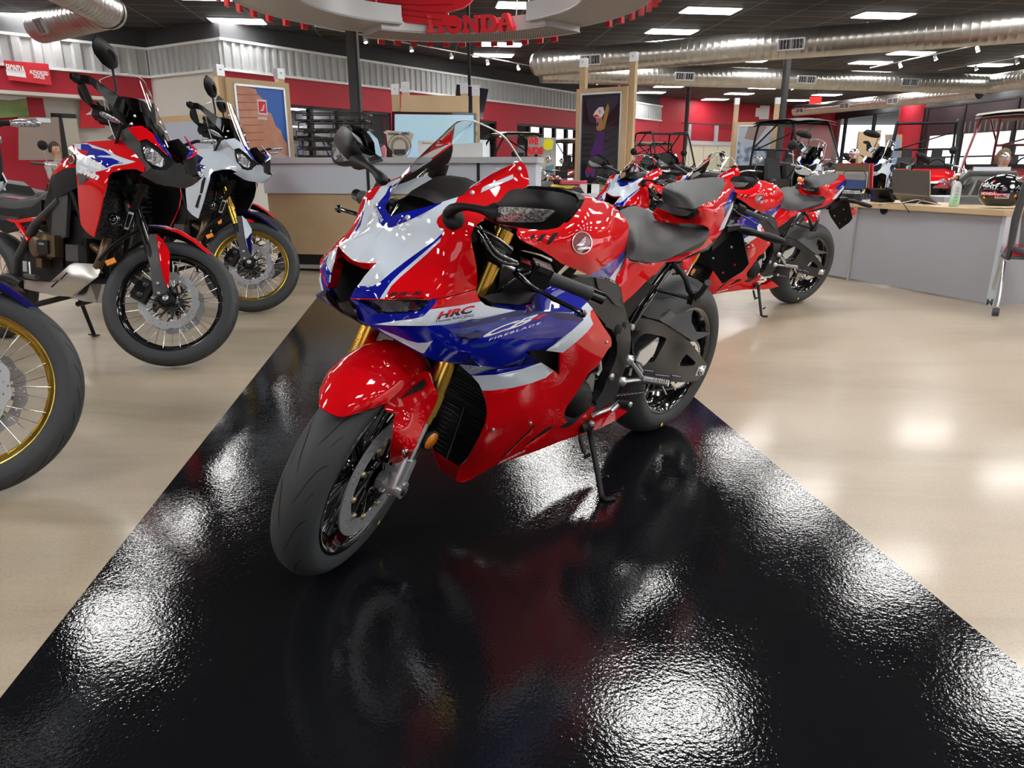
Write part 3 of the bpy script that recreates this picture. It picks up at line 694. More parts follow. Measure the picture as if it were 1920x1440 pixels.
def build_sport2(G):
    def pr(k, x, y, Y): return p2b(*c(k, x, y), Y)
    def ps(k, x, y, Y): return p2s(*c(k, x, y), Y)
    # ---------------- wheels
    fw = wheel(G, 'front_wheel', (1.455, 0, .30), .30, .118, .222, .10, 5, GBK, sx, 13)
    for s in (1, -1): brake_disc(fw, (1.455, 0, .30), s, .165, .118, sx)
    m = MB(sx); yy = .0595
    a = rad(-112)
    m.lathe([(0, .001), (.007, .001)], YEL, Vector((1.455 + cos(a) * .245, .0585, .30 + sin(a) * .245)), (0, 1, 0), 10); m.build('balance_mark', fw)
    rw = wheel(G, 'rear_wheel', (0, 0, .326), .326, .195, .222, .155, 5, GBK, None, 12)
    m = MB(); a = rad(-80); m.lathe([(0, .001), (.008, .001)], YEL, Vector((cos(a) * .262, .0975, .326 + sin(a) * .262)), (0, 1, 0), 10); m.build('balance_mark', rw)
    # ---------------- forks (steered frame)
    fx = lambda z: 1.590 - z * .4452
    fd = Vector((-.4067, 0, .9135))
    for s in (1, -1):
        m = MB(sx); Y = .115 * s
        P = lambda z: Vector((fx(z), Y, z))
        def seg(z0, z1, r, mt, m=m): m.tube([P(z0), P(z1)], r, mt, 20)
        seg(.545, .895, .0275, GLD); seg(.515, .545, .0295, GLD); seg(.49, .515, .0285, GLD); seg(.47, .49, .025, GLD); seg(.905, .945, .0255, GLD); seg(.945, .953, .016, BLK)
        fk = m.build('fork_leg', G)
        m = MB(sx); seg(.34, .47, .021, CHR, m)
        m.build('fork_slider', fk)
        m = MB(sx); seg(.322, .375, .027, SIL, m)
        m.tube([Vector((1.455, Y - s * .045, .30)), Vector((1.455, Y + s * .028, .30))], .024, SIL, 18)
        m.tube([P(.34), Vector((1.455, Y, .30))], [.026, .026], SIL, 14)
        m.lathe([(0, .001), (.013, .001), (.015, -.004)], GRY, Vector((1.455, Y + s * .032, .30)), (0, s, 0), 16)
        m.build('axle_clamp', fk)
        # radial caliper
        m = MB(sx); R = Matrix.Rotation(rad(24), 3, 'Y')
        cc = Vector((1.375, s * .078, .215)) if False else Vector((1.352, s * .082, .372))
        m.box(cc, (.052, .052, .115), GBK, R.inverted()); m.box(cc + Vector((.018, 0, 0)), (.03, .058, .09), GBK, R.inverted())
        for dz in (-.028, .028): m.lathe([(0, .008), (.014, .008), (.016, 0)], GRY, cc + R.inverted() @ Vector((0, s * .026, dz)), (0, s, 0), 16)
        m.build('brake_caliper', fk)
    # silver bracket under the axle
    m = MB(sx)
    V = [ps('W', 690, 480, .105), ps('W', 735, 520, .115), ps('W', 760, 570, .12), ps('W', 735, 740, .10), ps('W', 660, 760, .09), ps('W', 580, 710, .085), ps('W', 600, 640, .09), ps('W', 690, 560, .10)]
    k = len(V); W_ = [p + Vector((0, -.02, 0)) for p in V]
    m.add(V + W_, [tuple(range(k)), tuple(range(2 * k - 1, k - 1, -1))] + [(i, (i + 1) % k, k + (i + 1) % k, k + i) for i in range(k)], SIL, False)
    for q in (('W', 605, 715), ('W', 670, 750)): bolt(m, ps(*q, .095), (0, 1, 0), .008, CHR, .008)
    m.build('caliper_bracket', G)
    # ---------------- front fender (steered): swept section over the tyre
    m = MB(sx)
    secs = []
    prof = [(-62, .342, .060), (-45, .345, .080)]
    A = [rad(d) for d in (54, 59, 68, 80, 92, 104, 116, 128)]
    W2 = [.052, .072, .082, .085, .084, .080, .074, .066]; RR = [.333, .340, .346, .350, .352, .352, .348, .340]
    for a, w_, r in zip(A, W2, RR):
        row = []
        fd_ = max(0, 1 - (a - A[0]) / rad(26))
        a_0 = a
        for k in range(-6, 7):
            t = k / 6; a = a_0 + rad(13) * fd_ * abs(t) ** 3; y = w_ * sin(t * 1.35) / sin(1.35); d = .075 * (1 - cos(t * 1.25)) * (w_ / .084)
            row.append(Vector((1.455 + cos(a) * (r - d), y, .30 + sin(a) * (r - d))))
        secs.append(row)
    n_ = 13; vs = [p for q in secs for p in q]; fs = [(r * n_ + i, r * n_ + i + 1, (r + 1) * n_ + i + 1, (r + 1) * n_ + i) for r in range(len(A) - 1) for i in range(n_ - 1)]
    c0 = Vector((1.455, 0, .30)); vi = [c0 + (p - c0) * .985 for p in vs]
    m.add(vs, fs, RED); m.add(vi, [f[::-1] for f in fs], VOI)
    L = len(A)
    bd = [(r * n_, (r + 1) * n_) for r in range(L - 1)] + [(r * n_ + n_ - 1, (r + 1) * n_ + n_ - 1) for r in range(L - 1)] + [(i, i + 1) for i in range(n_ - 1)] + [((L - 1) * n_ + i, (L - 1) * n_ + i + 1) for i in range(n_ - 1)]
    for a, b in bd: m.add([vs[a], vs[b], vi[b], vi[a]], [(0, 1, 2, 3), (3, 2, 1, 0)], RED, False)
    fe = m.build('front_fender', G)
    # fender side blade covering the fork leg
    KB = [(*c('G', x, y), Y) for x, y, Y in [(1080, 1110, .082), (1150, 920, .082), (1480, 640, .100), (1640, 830, .148), (1660, 900, .150), (1560, 560, .12), (1500, 1300, .142), (1250, 1250, .120)]] + [(*c('W', x, y), Y) for x, y, Y in [(680, 430, .100), (740, 455, .11), (860, 380, .142), (820, 345, .142), (1080, 0, .150), (700, 100, .105)]]
    bo = cs('G', [(940, 1060), (960, 960), (1080, 830), (1240, 720), (1380, 620), (1480, 560), (1540, 570), (1570, 640), (1590, 720), (1640, 810), (1665, 880), (1650, 960), (1600, 1060), (1500, 1250), (1430, 1400)]) + cs('W', [(955, 200), (930, 290), (870, 375), (800, 430), (745, 458), (700, 455), (668, 425), (680, 280), (705, 160), (700, 110), (720, 20)]) + cs('G', [(1060, 1260), (1090, 1120), (1080, 1110), (1000, 1100)])
    panel('fender_blade', fe, RED, KB, bo, th=.004, steer=True, step=7, key='blade', lam=.02)
    m = MB(sx); bolt(m, onpan('blade', *c('W', 822, 345)), (.3, 1, 0), .009, CHR); m.build('bolt', fe)
    # black slot above the blade
    panel('fender_slot', fe, VOI, [(x, y, d + .003) for x, y, d in KB], cs('G', [(1150, 925), (1290, 800), (1470, 655), (1490, 655), (1480, 760), (1450, 790), (1300, 855)]), th=.001, steer=True, step=7, lam=.02)
    # amber side reflector
    m = MB(sx); p = ps('W', 1062, 235, .145); ax = Vector((.25, 1, 0)).normalized()
    m.lathe([(0, .006), (.024, .005), (.026, 0)], AMB, p, ax, 24); m.lathe([(.024, .004), (.029, .003), (.029, -.006), (0, -.006)], BLK, p, ax, 24)
    m.tube([p, Vector((fx(.40), .115, .40))], .006, BLK, 6); m.build('side_reflector', G)
    # ---------------- top yoke and bars
    m = MB(sx)
    zt = .915
    m.box((fx(zt) + .0, 0, zt), (.085, .20, .026), BLK, Matrix.Rotation(-RAKE, 3, 'Y'))
    for s in (1, -1): m.lathe([(.028, -.018), (.038, -.018), (.038, .014), (.028, .014)], BLK, (fx(.905), .115 * s, .905), fd, 24)
    m.box((fx(.70), 0, .70), (.09, .20, .03), BLK, Matrix.Rotation(-RAKE, 3, 'Y'))
    m.build('fork_yoke', G)
    for s in (1, -1):
        m = MB(sx)
        b0 = Vector((fx(.885) + .005, .115 * s, .885)); b1 = Vector((1.051 + .065, .375 * s, .846)) if False else None
        e1 = Vector((1.045, .375 * s, .835)); d = (e1 - b0).normalized(); L_ = (e1 - b0).length
        m.lathe([(.0285, -.02), (.036, -.02), (.036, .02), (.0285, .02)], BLK, b0, fd, 24)
        m.tube([b0 + d * .02, e1 - d * .01], .0112, BLK, 12)
        hb = m.build('handlebar', G)
        m = MB(sx); g0 = b0 + d * (L_ - .145)
        m.tube([b0 + d * (L_ - .150), b0 + d * (L_ - .145), b0 + d * (L_ - .04), b0 + d * (L_ - .03), b0 + d * (L_ - .026)], [.021, .0175, .0168, .020, .020], RUB, 18)
        for k in range(16): q = b0 + d * (L_ - .138 + k * .0065); m.lathe([(.0165, -.0015), (.0180, 0), (.0165, .0015)], RUB, q, d, 16)
        m.build('grip', hb)
        m = MB(sx); m.tube([b0 + d * (L_ - .026), b0 + d * (L_ + .012)], .0165, GBK, 18); m.build('bar_end', hb)
        m = MB(sx); sw = b0 + d * (L_ - .178); R = Matrix((d, Vector((0, 0, 1)).cross(d).normalized(), d.cross(Vector((0, 0, 1)).cross(d)).normalized())).transposed()
        m.box(sw, (.052, .05, .052), BLK, R); m.box(sw + R @ Vector((0, -.02 * 1, .022)), (.034, .022, .014), GRY, R)
        if s > 0:
            text(m, 'PASS', LTX, lambda u, v, dd: sw + R @ Vector((-.02 + u * .03, -.006 + v * .008, .0268)), 1, 1)
        m.build('switch_housing', hb)
        # perch and lever
        m = MB(sx); pc = b0 + d * (L_ - .225)
        m.box(pc + R @ Vector((0, s * .0, 0)), (.03, .038, .036), GBK, R)
        fwd = Vector((1, 0, 0)); piv = pc + Vector((.035, .0, -.008))
        m.tube([pc, piv], .011, GBK, 10)
        tip = Vector((1.176 - .03, .367 * s, .815))
        pts = cr([piv, piv + (tip - piv) * .18 + Vector((.012, 0, 0)), piv + (tip - piv) * .5 + Vector((.012, 0, -.002)), piv + (tip - piv) * .8 + Vector((.002, 0, -.002)), tip], 4)
        m.tube(pts, [.009] * 5 + [.0075] * (len(pts) - 6) + [.008], GBK, 10, flat=.8)
        m.lathe([(0, .011), (.007, .009), (.0108, .003), (.0108, -.003), (.007, -.009), (0, -.011)], GBK, tip, (tip - piv), 14)
        if s > 0: m.lathe([(0, .02), (.006, .018), (.006, .004), (.014, .003), (.014, -.003), (.005, -.004), (.005, -.03)], SIL, piv + Vector((.01, -.035, .012)), (.1, -1, .1), 14)
        m.build('hand_lever', hb)
    # hoses and wires in front of the left fork
    m = MB()
    for k, pts in enumerate([[(370, 470, .16), (430, 560, .20), (520, 700, .2), (640, 780, .2), (770, 800, .2)], [(400, 440, .15), (470, 560, .19), (560, 680, .2), (680, 750, .2), (760, 780, .2)], [(360, 440, .16), (520, 520, .18), (640, 600, .19), (720, 670, .2)],
              [(540, 1110, .15), (640, 1010, .17), (780, 920, .18), (900, 880, .19)]]):
        m.tube(cr([pr('M', *p) for p in pts], 5), [.0055, .0055, .004, .004][k], GBK, 8)
    m.build('control_cable', G)
    # dark inner panels behind the forks
    m = MB()
    for s in (1, -1):
        L = [(1.30, .17 * s, .95), (1.12, .13 * s, .93), (.95, .12 * s, .78), (.98, .17 * s, .70), (1.12, .20 * s, .70), (1.27, .205 * s, .80)]
        inn = [(x, y * .55, z) for x, y, z in L]
        m.add(L + inn, [(3, 2, 8, 9), (4, 3, 9, 10), (5, 4, 10, 11), (9, 8, 7, 10), (10, 7, 6, 11)] + [(9, 8, 2, 3), (10, 9, 3, 4), (11, 10, 4, 5), (10, 7, 8, 9), (11, 6, 7, 10)], BLK)
    m.box((1.0, 0, .74), (.20, .20, .16), BLK); m.box((1.12, 0, .62), (.04, .24, .22), GRY)
    m.build('inner_cover', G)
    m = MB()
    pf = [pr('F', 130, 335, .20), pr('F', 480, 260, .16), pr('F', 760, 290, .165), pr('F', 720, 390, .18), pr('F', 560, 430, .205), pr('F', 250, 400, .21)]
    m.add(pf, [tuple(range(6)), tuple(range(6))[::-1]], BLK, True); m.build('knee_panel', G); m = MB(); m.add([Vector((p.x, -p.y, p.z)) for p in pf], [tuple(range(6)), tuple(range(6))[::-1]], BLK, True)
    m.build('knee_panel', G)
    # ---------------- radiator and oil cooler
    m = MB()
    cen = lambda x, y: p2b(*c('B', x, y), 0)
    b = p2b(*c('B', 205, 870), 0); t = p2b(*c('B', 340, 460), 0); up = (t - b).normalized(); no = Vector((up.z, 0, -up.x))
    def RP(u, v, d): return b + up * v + Vector((0, u, 0)) + no * (d)
    tl = (t - b).length
    fr = [(-.052, 0), (.052, 0), (.162, tl + .03), (.165, tl + .10), (.165, tl + .16), (-.165, tl + .16), (-.165, tl + .10), (-.162, tl + .03)]
    m.prism(fr, RAD, RP, -.03)
    k = 0
    while k * .0145 < tl + .01:
        v = .012 + k * .0145; w_ = .050 + (v / (tl + .03)) * .105
        m.tube([RP(-w_, v, .008), RP(w_, v, .008)], .0042, GBK, 8); k += 1
    m.tube([RP(0, 0, .010), RP(0, tl + .02, .010)], .004, GBK, 8)
    m.tube([RP(-.05, 0, .004), RP(-.155, tl + .03, .004)], .005, BLK, 8); m.tube([RP(.05, 0, .004), RP(.155, tl + .03, .004)], .005, BLK, 8)
    m.build('oil_cooler', G)
    m = MB()
    for i in range(26):
        v = tl + .045 + i * .0095; w_ = .165 - max(0, i - 12) * .001
        m.tube([RP(-w_, v, .03 - i * .0006), RP(w_, v, .03 - i * .0006)], .0026, RAD, 5)
    m.prism([(-.17, tl + .03), (.17, tl + .03), (.165, tl + .30), (-.165, tl + .30)], VOI, RP, .018)
    m.build('radiator', G)
    # grey inner side plate right of the fork
    m = MB(); V = [pr('B', 90, 380, -.05), pr('B', 135, 390, -.06), pr('B', 105, 800, -.05), pr('B', 60, 720, -.06)]
    # ---------------- tank
    tc = [C0(1.02, .905), C0(.96, .935), C0(.88, .957), C0(.80, .972), C0(.74, .979)] + cs('T', [(900, 172), (1050, 200), (1150, 238), (1240, 265), (1370, 320), (1450, 410), (1535, 505), (1570, 580)])
    tb = cs('T', [(1582, 650), (1565, 740), (1545, 900), (1550, 1000), (1510, 1130), (1450, 1240), (1390, 1347), (1310, 1312), (1160, 1290), (1100, 1300), (1050, 1268), (860, 1190), (660, 1105), (550, 1020), (400, 930), (300, 880), (200, 835), (100, 780), (60, 700), (80, 640)])
    KT = [(*q, 0.0) for q in tc[:-2]] + [(*c('T', x, y), Y) for x, y, Y in [(1582, 640, .035), (1545, 900, .085), (1510, 1130, .105), (1390, 1347, .128), (1160, 1290, .150), (1060, 1268, .155), (1075, 1110, .170), (950, 830, .158), (1370, 860, .130), (1230, 560, .115), (960, 365, .100), (700, 560, .120), (660, 1105, .150), (400, 930, .135), (200, 835, .125), (60, 700, .110), (500, 750, .135), (1480, 640, .075), (1370, 440, .055)]]
    sl = [cs('T', q) for q in [[(235, 780), (270, 720), (325, 718), (285, 780)], [(335, 805), (395, 715), (465, 700), (400, 808), (360, 812)], [(460, 850), (555, 700), (630, 685), (620, 720), (540, 820), (500, 855)]]]
    tr = [(PUR, cs('T', [(1040, 1275), (1180, 1190), (1400, 1050), (1560, 890), (1700, 800), (1700, 1040), (1600, 960), (1545, 990), (1440, 1150), (1310, 1320), (1200, 1400), (1040, 1300)])),
          (NAV, cs('T', [(1130, 1280), (1400, 1100), (1560, 940), (1600, 930), (1560, 975), (1545, 990), (1440, 1150), (1320, 1310), (1250, 1380), (1150, 1320)])) if False else (PUR, cs('T', [(0, 0), (1, 0), (0, 1)])),
          (WHT, cs('T', [(1310, 1320), (1440, 1150), (1545, 985), (1620, 900), (1560, 1060), (1500, 1170), (1400, 1360), (1350, 1400)]))] + [(VOI, q) for q in sl]
    tk = panel('fuel_tank', G, RED, KT, tc + tb, tr, mir='weld', step=9, key='tank', th=.004)
    m = MB(); ctr = c('T', 948, 830)
    F_ = pframe('tank', ctr, (1, 0), (0, -1), .003)
    ring = [(19 * cos(a), 21.5 * sin(a)) for a in [2 * pi * i / 32 for i in range(32)]]
    V, T_ = cdt(ring); m.add([F_(u, v, 0) for u, v in V], T_, mat('badge_red', (.22, .005, .02), .15, coat=1), True)
    vs = [F_(u, v, .0012) for u, v in ring] + [F_(u * .92, v * .92, .0012) for u, v in ring]; m.add(vs, [(i, (i + 1) % 32, 32 + (i + 1) % 32, 32 + i) for i in range(32)], CHR, True)
    F2 = pframe('tank', (ctr[0] - 12, ctr[1] + 6), (22, 2), (-1, -19), .005); wing(m, CHR, F2, 1, 1)
    F3 = pframe('tank', (ctr[0] - 9, ctr[1] + 14), (24, -3), (0, -4.5), .005); slab(m, 'HONDA', CHR, F3, 1, 1)
    m.build('maker_badge', tk)
    m = MB(); m.lathe([(0, .006), (.030, .006), (.034, .003), (.040, .002), (.040, -.01)], SIL, (.77, 0, .974), (.1, 0, 1), 28); m.build('fuel_cap', tk)
    # ---------------- seat
    KSt = [(*c('U', x, y), Y) for x, y, Y in [(20, 460, -.06), (150, 400, -.115), (400, 500, -.113), (620, 590, 0), (1018, 655, .115), (60, 640, .0), (110, 985, .125), (440, 1028, .150), (990, 760, .140), (700, 900, .150), (300, 620, .02), (200, 820, .115), (600, 780, .118), (115, 640, .03), (300, 480, -.09), (85, 860, .09)]]
    seo = cr([(*p, 0) for p in cs('U', [(15, 460), (60, 428), (150, 398), (240, 408), (320, 440), (380, 480), (420, 540), (480, 575), (620, 592), (800, 592), (950, 612), (1012, 640), (1026, 680), (1015, 730), (960, 790), (760, 890), (560, 990), (440, 1030), (330, 1030), (200, 1012), (110, 985), (88, 900), (85, 820), (112, 700), (118, 640), (80, 560)])], 3, True)
    panel('rider_seat', G, SEA, KSt, [(p.x, p.y) for p in seo], th=.03, step=8)
    KP = [(*c('U', x, y), Y) for x, y, Y in [(485, 220, -.08), (620, 130, -.11), (1130, 75, -.04), (1200, 110, -.01), (1190, 160, .02), (1110, 320, .08), (850, 425, .105), (640, 390, .0), (490, 340, -.085), (850, 200, .0), (700, 250, 0), (950, 260, .05), (560, 200, -.06)]]
    po = cr([(*p, 0) for p in cs('U', [(485, 250), (500, 190), (550, 150), (640, 128), (760, 110), (960, 80), (1130, 75), (1185, 92), (1202, 125), (1188, 175), (1150, 250), (1105, 320), (980, 370), (860, 425), (780, 425), (640, 405), (560, 385), (500, 340)])], 3, True)
    panel('passenger_seat', G, SEA, KP, [(p.x, p.y) for p in po], th=.03, step=8)
    KPb = [(*c('U', x, y), Y) for x, y, Y in [(430, 335, -.10), (490, 350, -.08), (640, 410, 0), (860, 430, .105), (770, 510, .085), (540, 470, -.03), (425, 420, -.10)]]
    panel('seat_strap', G, BLK, KPb, cs('U', [(445, 330), (480, 335), (520, 365), (580, 395), (640, 410), (760, 428), (865, 425), (820, 470), (770, 510), (700, 508), (600, 490), (500, 450), (420, 415)]), th=.02, step=8)
    # ---------------- tail
    KR = [(*c('U', x, y), Y) for x, y, Y in [(430, 440, -.06), (560, 590, -.03), (620, 520, 0), (770, 515, .06), (860, 430, .10), (1110, 325, .085), (1200, 120, .0), (1240, 95, -.01), (1290, 170, -.01), (1310, 300, .005), (1240, 520, .055), (1190, 640, .08), (1050, 810, .115), (980, 870, .125), (640, 1020, .145), (540, 1012, .15), (1000, 760, .14), (1025, 680, .122), (800, 590, .07), (1100, 500, .115), (900, 530, .10), (1200, 350, .055)]]
    to = cs('U', [(385, 480), (430, 425), (500, 450), (600, 490), (700, 508), (770, 512), (820, 470), (865, 425), (980, 370), (1110, 322), (1150, 250), (1190, 170), (1202, 120), (1196, 98), (1240, 95), (1275, 135), (1300, 190), (1312, 250), (1305, 330), (1290, 400), (1265, 460), (1240, 520), (1190, 640), (1130, 730), (1050, 810), (980, 870), (800, 950), (680, 1010), (600, 1022), (530, 1015), (560, 985), (760, 885), (960, 785), (1015, 728), (1024, 680), (1010, 640), (950, 614), (800, 594), (620, 594), (480, 577), (420, 545)])
    tl_ = panel('tail_cowl', G, RED, KR, to, [(BLU, cs('U', [(1180, 400), (1215, 340), (1250, 270), (1285, 210), (1330, 230), (1330, 300), (1240, 430), (1200, 500), (1195, 460)])), (NAV, cs('U', [(1190, 455), (1300, 290), (1330, 280), (1330, 340), (1240, 440), (1190, 530)])),
        (WHT, cs('U', [(1125, 680), (1160, 600), (1210, 505), (1260, 410), (1300, 310), (1330, 240), (1400, 260), (1300, 480), (1240, 540), (1200, 640), (1150, 670)]))], th=.004, step=9)
    m = MB()   # far side and rear closing of the tail
    tt = [pr('U', 1240, 95, 0), pr('U', 1310, 250, 0)]
    V = [Vector((.30, -.14, .78)), Vector((.05, -.125, .86)), Vector((-.15, -.09, .96)), Vector((-.26, -.02, .985)), Vector((-.20, -.05, .88)), Vector((0, -.10, .80))]
    m.add(V, [(0, 1, 5), (1, 2, 4, 5), (2, 3, 4)] + [(5, 1, 0), (5, 4, 2, 1), (4, 3, 2)], RED)
    m.add([Vector((p.x, -p.y * .9, p.z - .02)) for p in V] + [Vector((p.x, p.y * .9, p.z - .02)) for p in V], [(5, 4, 10, 11), (4, 3, 9, 10), (0, 5, 11, 6)], BLK)
    m.build('tail_lining', G)
    # red side cover below the seat
    KC = [(*c('U', x, y), Y) for x, y, Y in [(100, 1000, .125), (330, 1038, .145), (540, 1015, .15), (420, 1165, .155), (100, 1440, .150), (0, 1300, .140)]] + [(*c('F', x, y), Y) for x, y, Y in [(1735, 410, .150), (1640, 165, .130)]]
    panel('side_cover', G, RED, KC, cs('U', [(90, 985), (110, 985), (200, 1012), (330, 1032), (440, 1030), (540, 1012), (480, 1090), (420, 1165), (370, 1185), (250, 1310), (120, 1440)]) + cs('F', [(1860, 290), (1735, 412), (1722, 320), (1700, 230), (1650, 170), (1660, 100), (1720, 20)]), th=.004, step=9, mir='both')
    KH = [(x, y, d - .01) for x, y, d in KC]
    panel('heel_panel', G, BLK, KH, cs('V', [(280, 180), (420, 60), (560, -70), (640, -30), (340, 350), (300, 250)]), th=.004, step=9, mir='both')
    # ---------------- main frame and pad
    KM = [(*c('F', x, y), Y) for x, y, Y in [(1080, 150, .150), (1420, 120, .150), (1700, 230, .150), (1800, 650, .150), (1540, 690, .155)]] + [(*c('V', x, y), Y) for x, y, Y in [(360, 720, .150), (200, 1290, .135), (215, 640, .158), (110, 1000, .150), (0, 1300, .135), (280, 600, .166), (250, 1000, .155)]]
    fo = cs('F', [(1080, 150), (1250, 120), (1420, 120), (1560, 150), (1690, 215), (1722, 320), (1738, 420), (1780, 560), (1810, 680), (1820, 800), (1812, 900)]) + cs('V', [(370, 690), (345, 820), (300, 940), (265, 1040), (235, 1160), (195, 1285), (100, 1322), (0, 1330), (-20, 1280), (50, 1180), (90, 1080), (140, 960), (190, 850), (222, 740), (222, 620), (205, 540), (165, 470), (90, 430)]) + cs('F', [(1540, 660), (1450, 555), (1350, 430), (1250, 330), (1150, 230)])
    fr_ = panel('frame_spar', G, GRY, KM, fo, th=.03, step=9, key='frame', mir='both')
    m = MB()
    for x, y, r in [(232, 480, .020), (298, 430, .014)]:
        q = onpan('frame', *c('V', x, y)); m.lathe([(0, .0), (r, .0), (r, -.01)], VOI, q, (0, 1, .1), 20)
    bolt(m, onpan('frame', *c('V', 160, 1000)), (0, 1, .1), .013, SIL, .006); m.build('bolt', fr_[0])
    panel('frame_pad', G, GR2, [(x, y, d + .006) for x, y, d in KM], cs('F', [(1425, 125), (1560, 158), (1688, 222), (1710, 330), (1722, 470), (1640, 430), (1560, 330), (1450, 240)]), th=.008, step=8, mir='both')
    # ---------------- engine
    m = MB()
    m.box((.78, 0, .42), (.36, .20, .24), BLK); m.box((.90, 0, .58), (.26, .25, .20), BLK, Matrix.Rotation(rad(-20), 3, 'Y')); m.box((.62, 0, .50), (.22, .22, .34), BLK)
    m.box((1.0, 0, .47), (.14, .22, .30), VOI)
    m.build('engine_block', G)
    q = pr('B', 1440, 340, .165); m = MB()
    m.lathe([(0, .012), (.040, .012), (.045, .006), (.052, .0), (.062, -.012), (.062, -.05)], BLK, q + Vector((.02, -.005, 0)), (0, 1, .05), 30)
    m.lathe([(.046, -.018), (.085, -.022), (.095, -.04), (.095, -.07)], GRY, q + Vector((.045, 0, -.005)), (0, 1, .05), 30)
    m.build('generator_cover', G)
    m = MB()
    V = [pr('B', 1350, 330, .14), pr('B', 1310, 340, .14), pr('B', 1480, 100, .14), pr('B', 1520, 80, .14), pr('B', 1500, 260, .14), pr('B', 1420, 260, .14)]
    m.add(V, [(0, 1, 2, 3, 4, 5), (5, 4, 3, 2, 1, 0)], SIL, False); m.tube([pr('B', 1545, -60, .145), pr('B', 1560, 60, .145), pr('B', 1530, 110, .145)], .008, SIL, 8); m.build('engine_casing', G)
    # ---------------- swingarm
    KA = [(*c('V', x, y), Y) for x, y, Y in [(390, 440, .118), (640, 365, .122), (960, 520, .128), (1200, 850, .128), (1030, 1050, .132), (640, 1010, .128), (400, 700, .115), (830, 700, .120), (900, 900, .135), (700, 900, .132), (520, 480, .132), (1000, 650, .136)]]
    so_ = cs('V', [(392, 410), (430, 360), (480, 338), (560, 345), (640, 365), (740, 400), (830, 440), (900, 480), (980, 540), (1060, 630), (1140, 730), (1210, 825), (1235, 850), (1180, 960), (1150, 1030), (1080, 1050), (960, 1062), (850, 1055), (700, 1030), (560, 985), (480, 930), (440, 850), (400, 780), (385, 600)])
    h1 = cr([(*p, 0) for p in cs('V', [(410, 660), (470, 560), (540, 512), (640, 525), (760, 555), (768, 600), (700, 720), (635, 830), (560, 830), (480, 800), (420, 740)])], 2, True)
    h2 = cs('V', [(905, 878), (940, 820), (1000, 740), (1060, 790), (1108, 838), (1085, 872), (1000, 880)])
    sa = panel('swingarm', G, SWG, KA, so_, holes=[[(p.x, p.y) for p in h1], h2], th=.035, step=9, mir='both', key='arm')
    panel('swingarm_pocket', G, SWG, [(x, y, d - .022) for x, y, d in KA], cs('V', [(630, 830), (700, 720), (780, 560), (900, 600), (965, 650), (900, 780), (840, 880), (740, 880), (640, 850)]), th=.004, step=9)
    m = MB(); q = onpan('arm', *c('V', 1160, 930))
    m.lathe([(0, .014), (.012, .014), (.014, .006), (.022, .004), (.022, -.004)], CHR, q, (0, 1, 0), 18); m.box(q + Vector((.0, -.002, 0)), (.07, .008, .04), SIL, Matrix.Rotation(rad(-8), 3, 'Y')); m.build('axle_nut', sa[0])
    m = MB()
    for (x0, y0, w_, h_) in [(515, 905, 120, 75), (640, 960, 180, 70), (830, 965, 115, 75)]:
        F_ = pframe('arm', c('V', x0, y0 + h_), (w_ / 6, 3), (1, -h_ / 6), .002)
        m.add([F_(0, 0, 0), F_(1, 0, 0), F_(1, 1, 0), F_(0, 1, 0)], [(0, 1, 2, 3)], DTX, False)
        for k in range(5): m.add([F_(.05, .08 + k * .17, .001), F_(.92 - .1 * (k % 2), .08 + k * .17, .001), F_(.92 - .1 * (k % 2), .15 + k * .17, .001), F_(.05, .15 + k * .17, .001)], [(0, 1, 2, 3)], GRY if k < 4 else LTX, False)
    m.build('warning_label', sa[0])
    m = MB(); m.box((.50, 0, .38), (.16, .2, .10), SWG); m.box((.30, 0, .44), (.16, .10, .10), SWG); m.build('swingarm_bridge', G)
    # hugger
    m = MB()
    KHg = [(*c('V', x, y), Y) for x, y, Y in [(480, 290, .10), (600, 130, .04), (900, 150, .05), (1060, 300, .08), (700, 360, .125), (830, 440, .130), (980, 520, .130), (1115, 495, .118), (1280, 505, .112), (1000, 200, .07)]]
    panel('tyre_hugger', G, BLK, KHg, cs('V', [(480, 290), (560, 160), (600, 120), (750, 130), (920, 150), (960, 140), (1010, 190), (1085, 240), (1062, 300), (1058, 380), (1115, 492), (1200, 495), (1282, 505), (1200, 550), (1080, 600), (960, 525), (830, 440), (700, 360), (560, 330)]),
          [(GRY, cs('V', [(700, 362), (920, 155), (960, 130), (1120, 240), (1062, 300), (1058, 380), (1115, 492), (1290, 500), (1200, 560), (1080, 610), (960, 525), (830, 445)]))], th=.004, step=9)
    # chain and sprocket
    m = MB(); sc = Vector((0.0, .105, .326))
    teeth = []
    for i in range(80):
        a = 2 * pi * i / 80; r = .102 if i % 2 else .094; teeth.append((r * cos(a), r * sin(a)))
    hs = [[(.045 * cos(a), .045 * sin(a)) for a in [2 * pi * i / 20 for i in range(20)]]] + [[(.072 * cos(b) + .012 * cos(a), .072 * sin(b) + .012 * sin(a)) for a in [2 * pi * i / 8 for i in range(8)]] for b in [2 * pi * k / 6 for k in range(6)]]
    m.prism(teeth, CHR, lambda u, v, w: sc + Vector((u, w, v)), .005, holes=hs); m.build('sprocket', rw)
    m = MB(); R_ = .100; fs_ = Vector((.60, .105, .36)); path = []
    for i in range(13): a = -pi / 2 - pi * i / 12; path.append(sc + Vector((R_ * cos(a), 0, R_ * sin(a))))
    a_, b_ = path[0], path[-1]; rr = .036
    lo = [a_ + (fs_ + Vector((0, 0, -rr)) - a_) * t / 24 for t in range(25)][::-1]; hi = [b_ + (fs_ + Vector((0, 0, rr)) - b_) * t / 24 for t in range(25)]
    ch = lo + path[1:] + hi[1:]
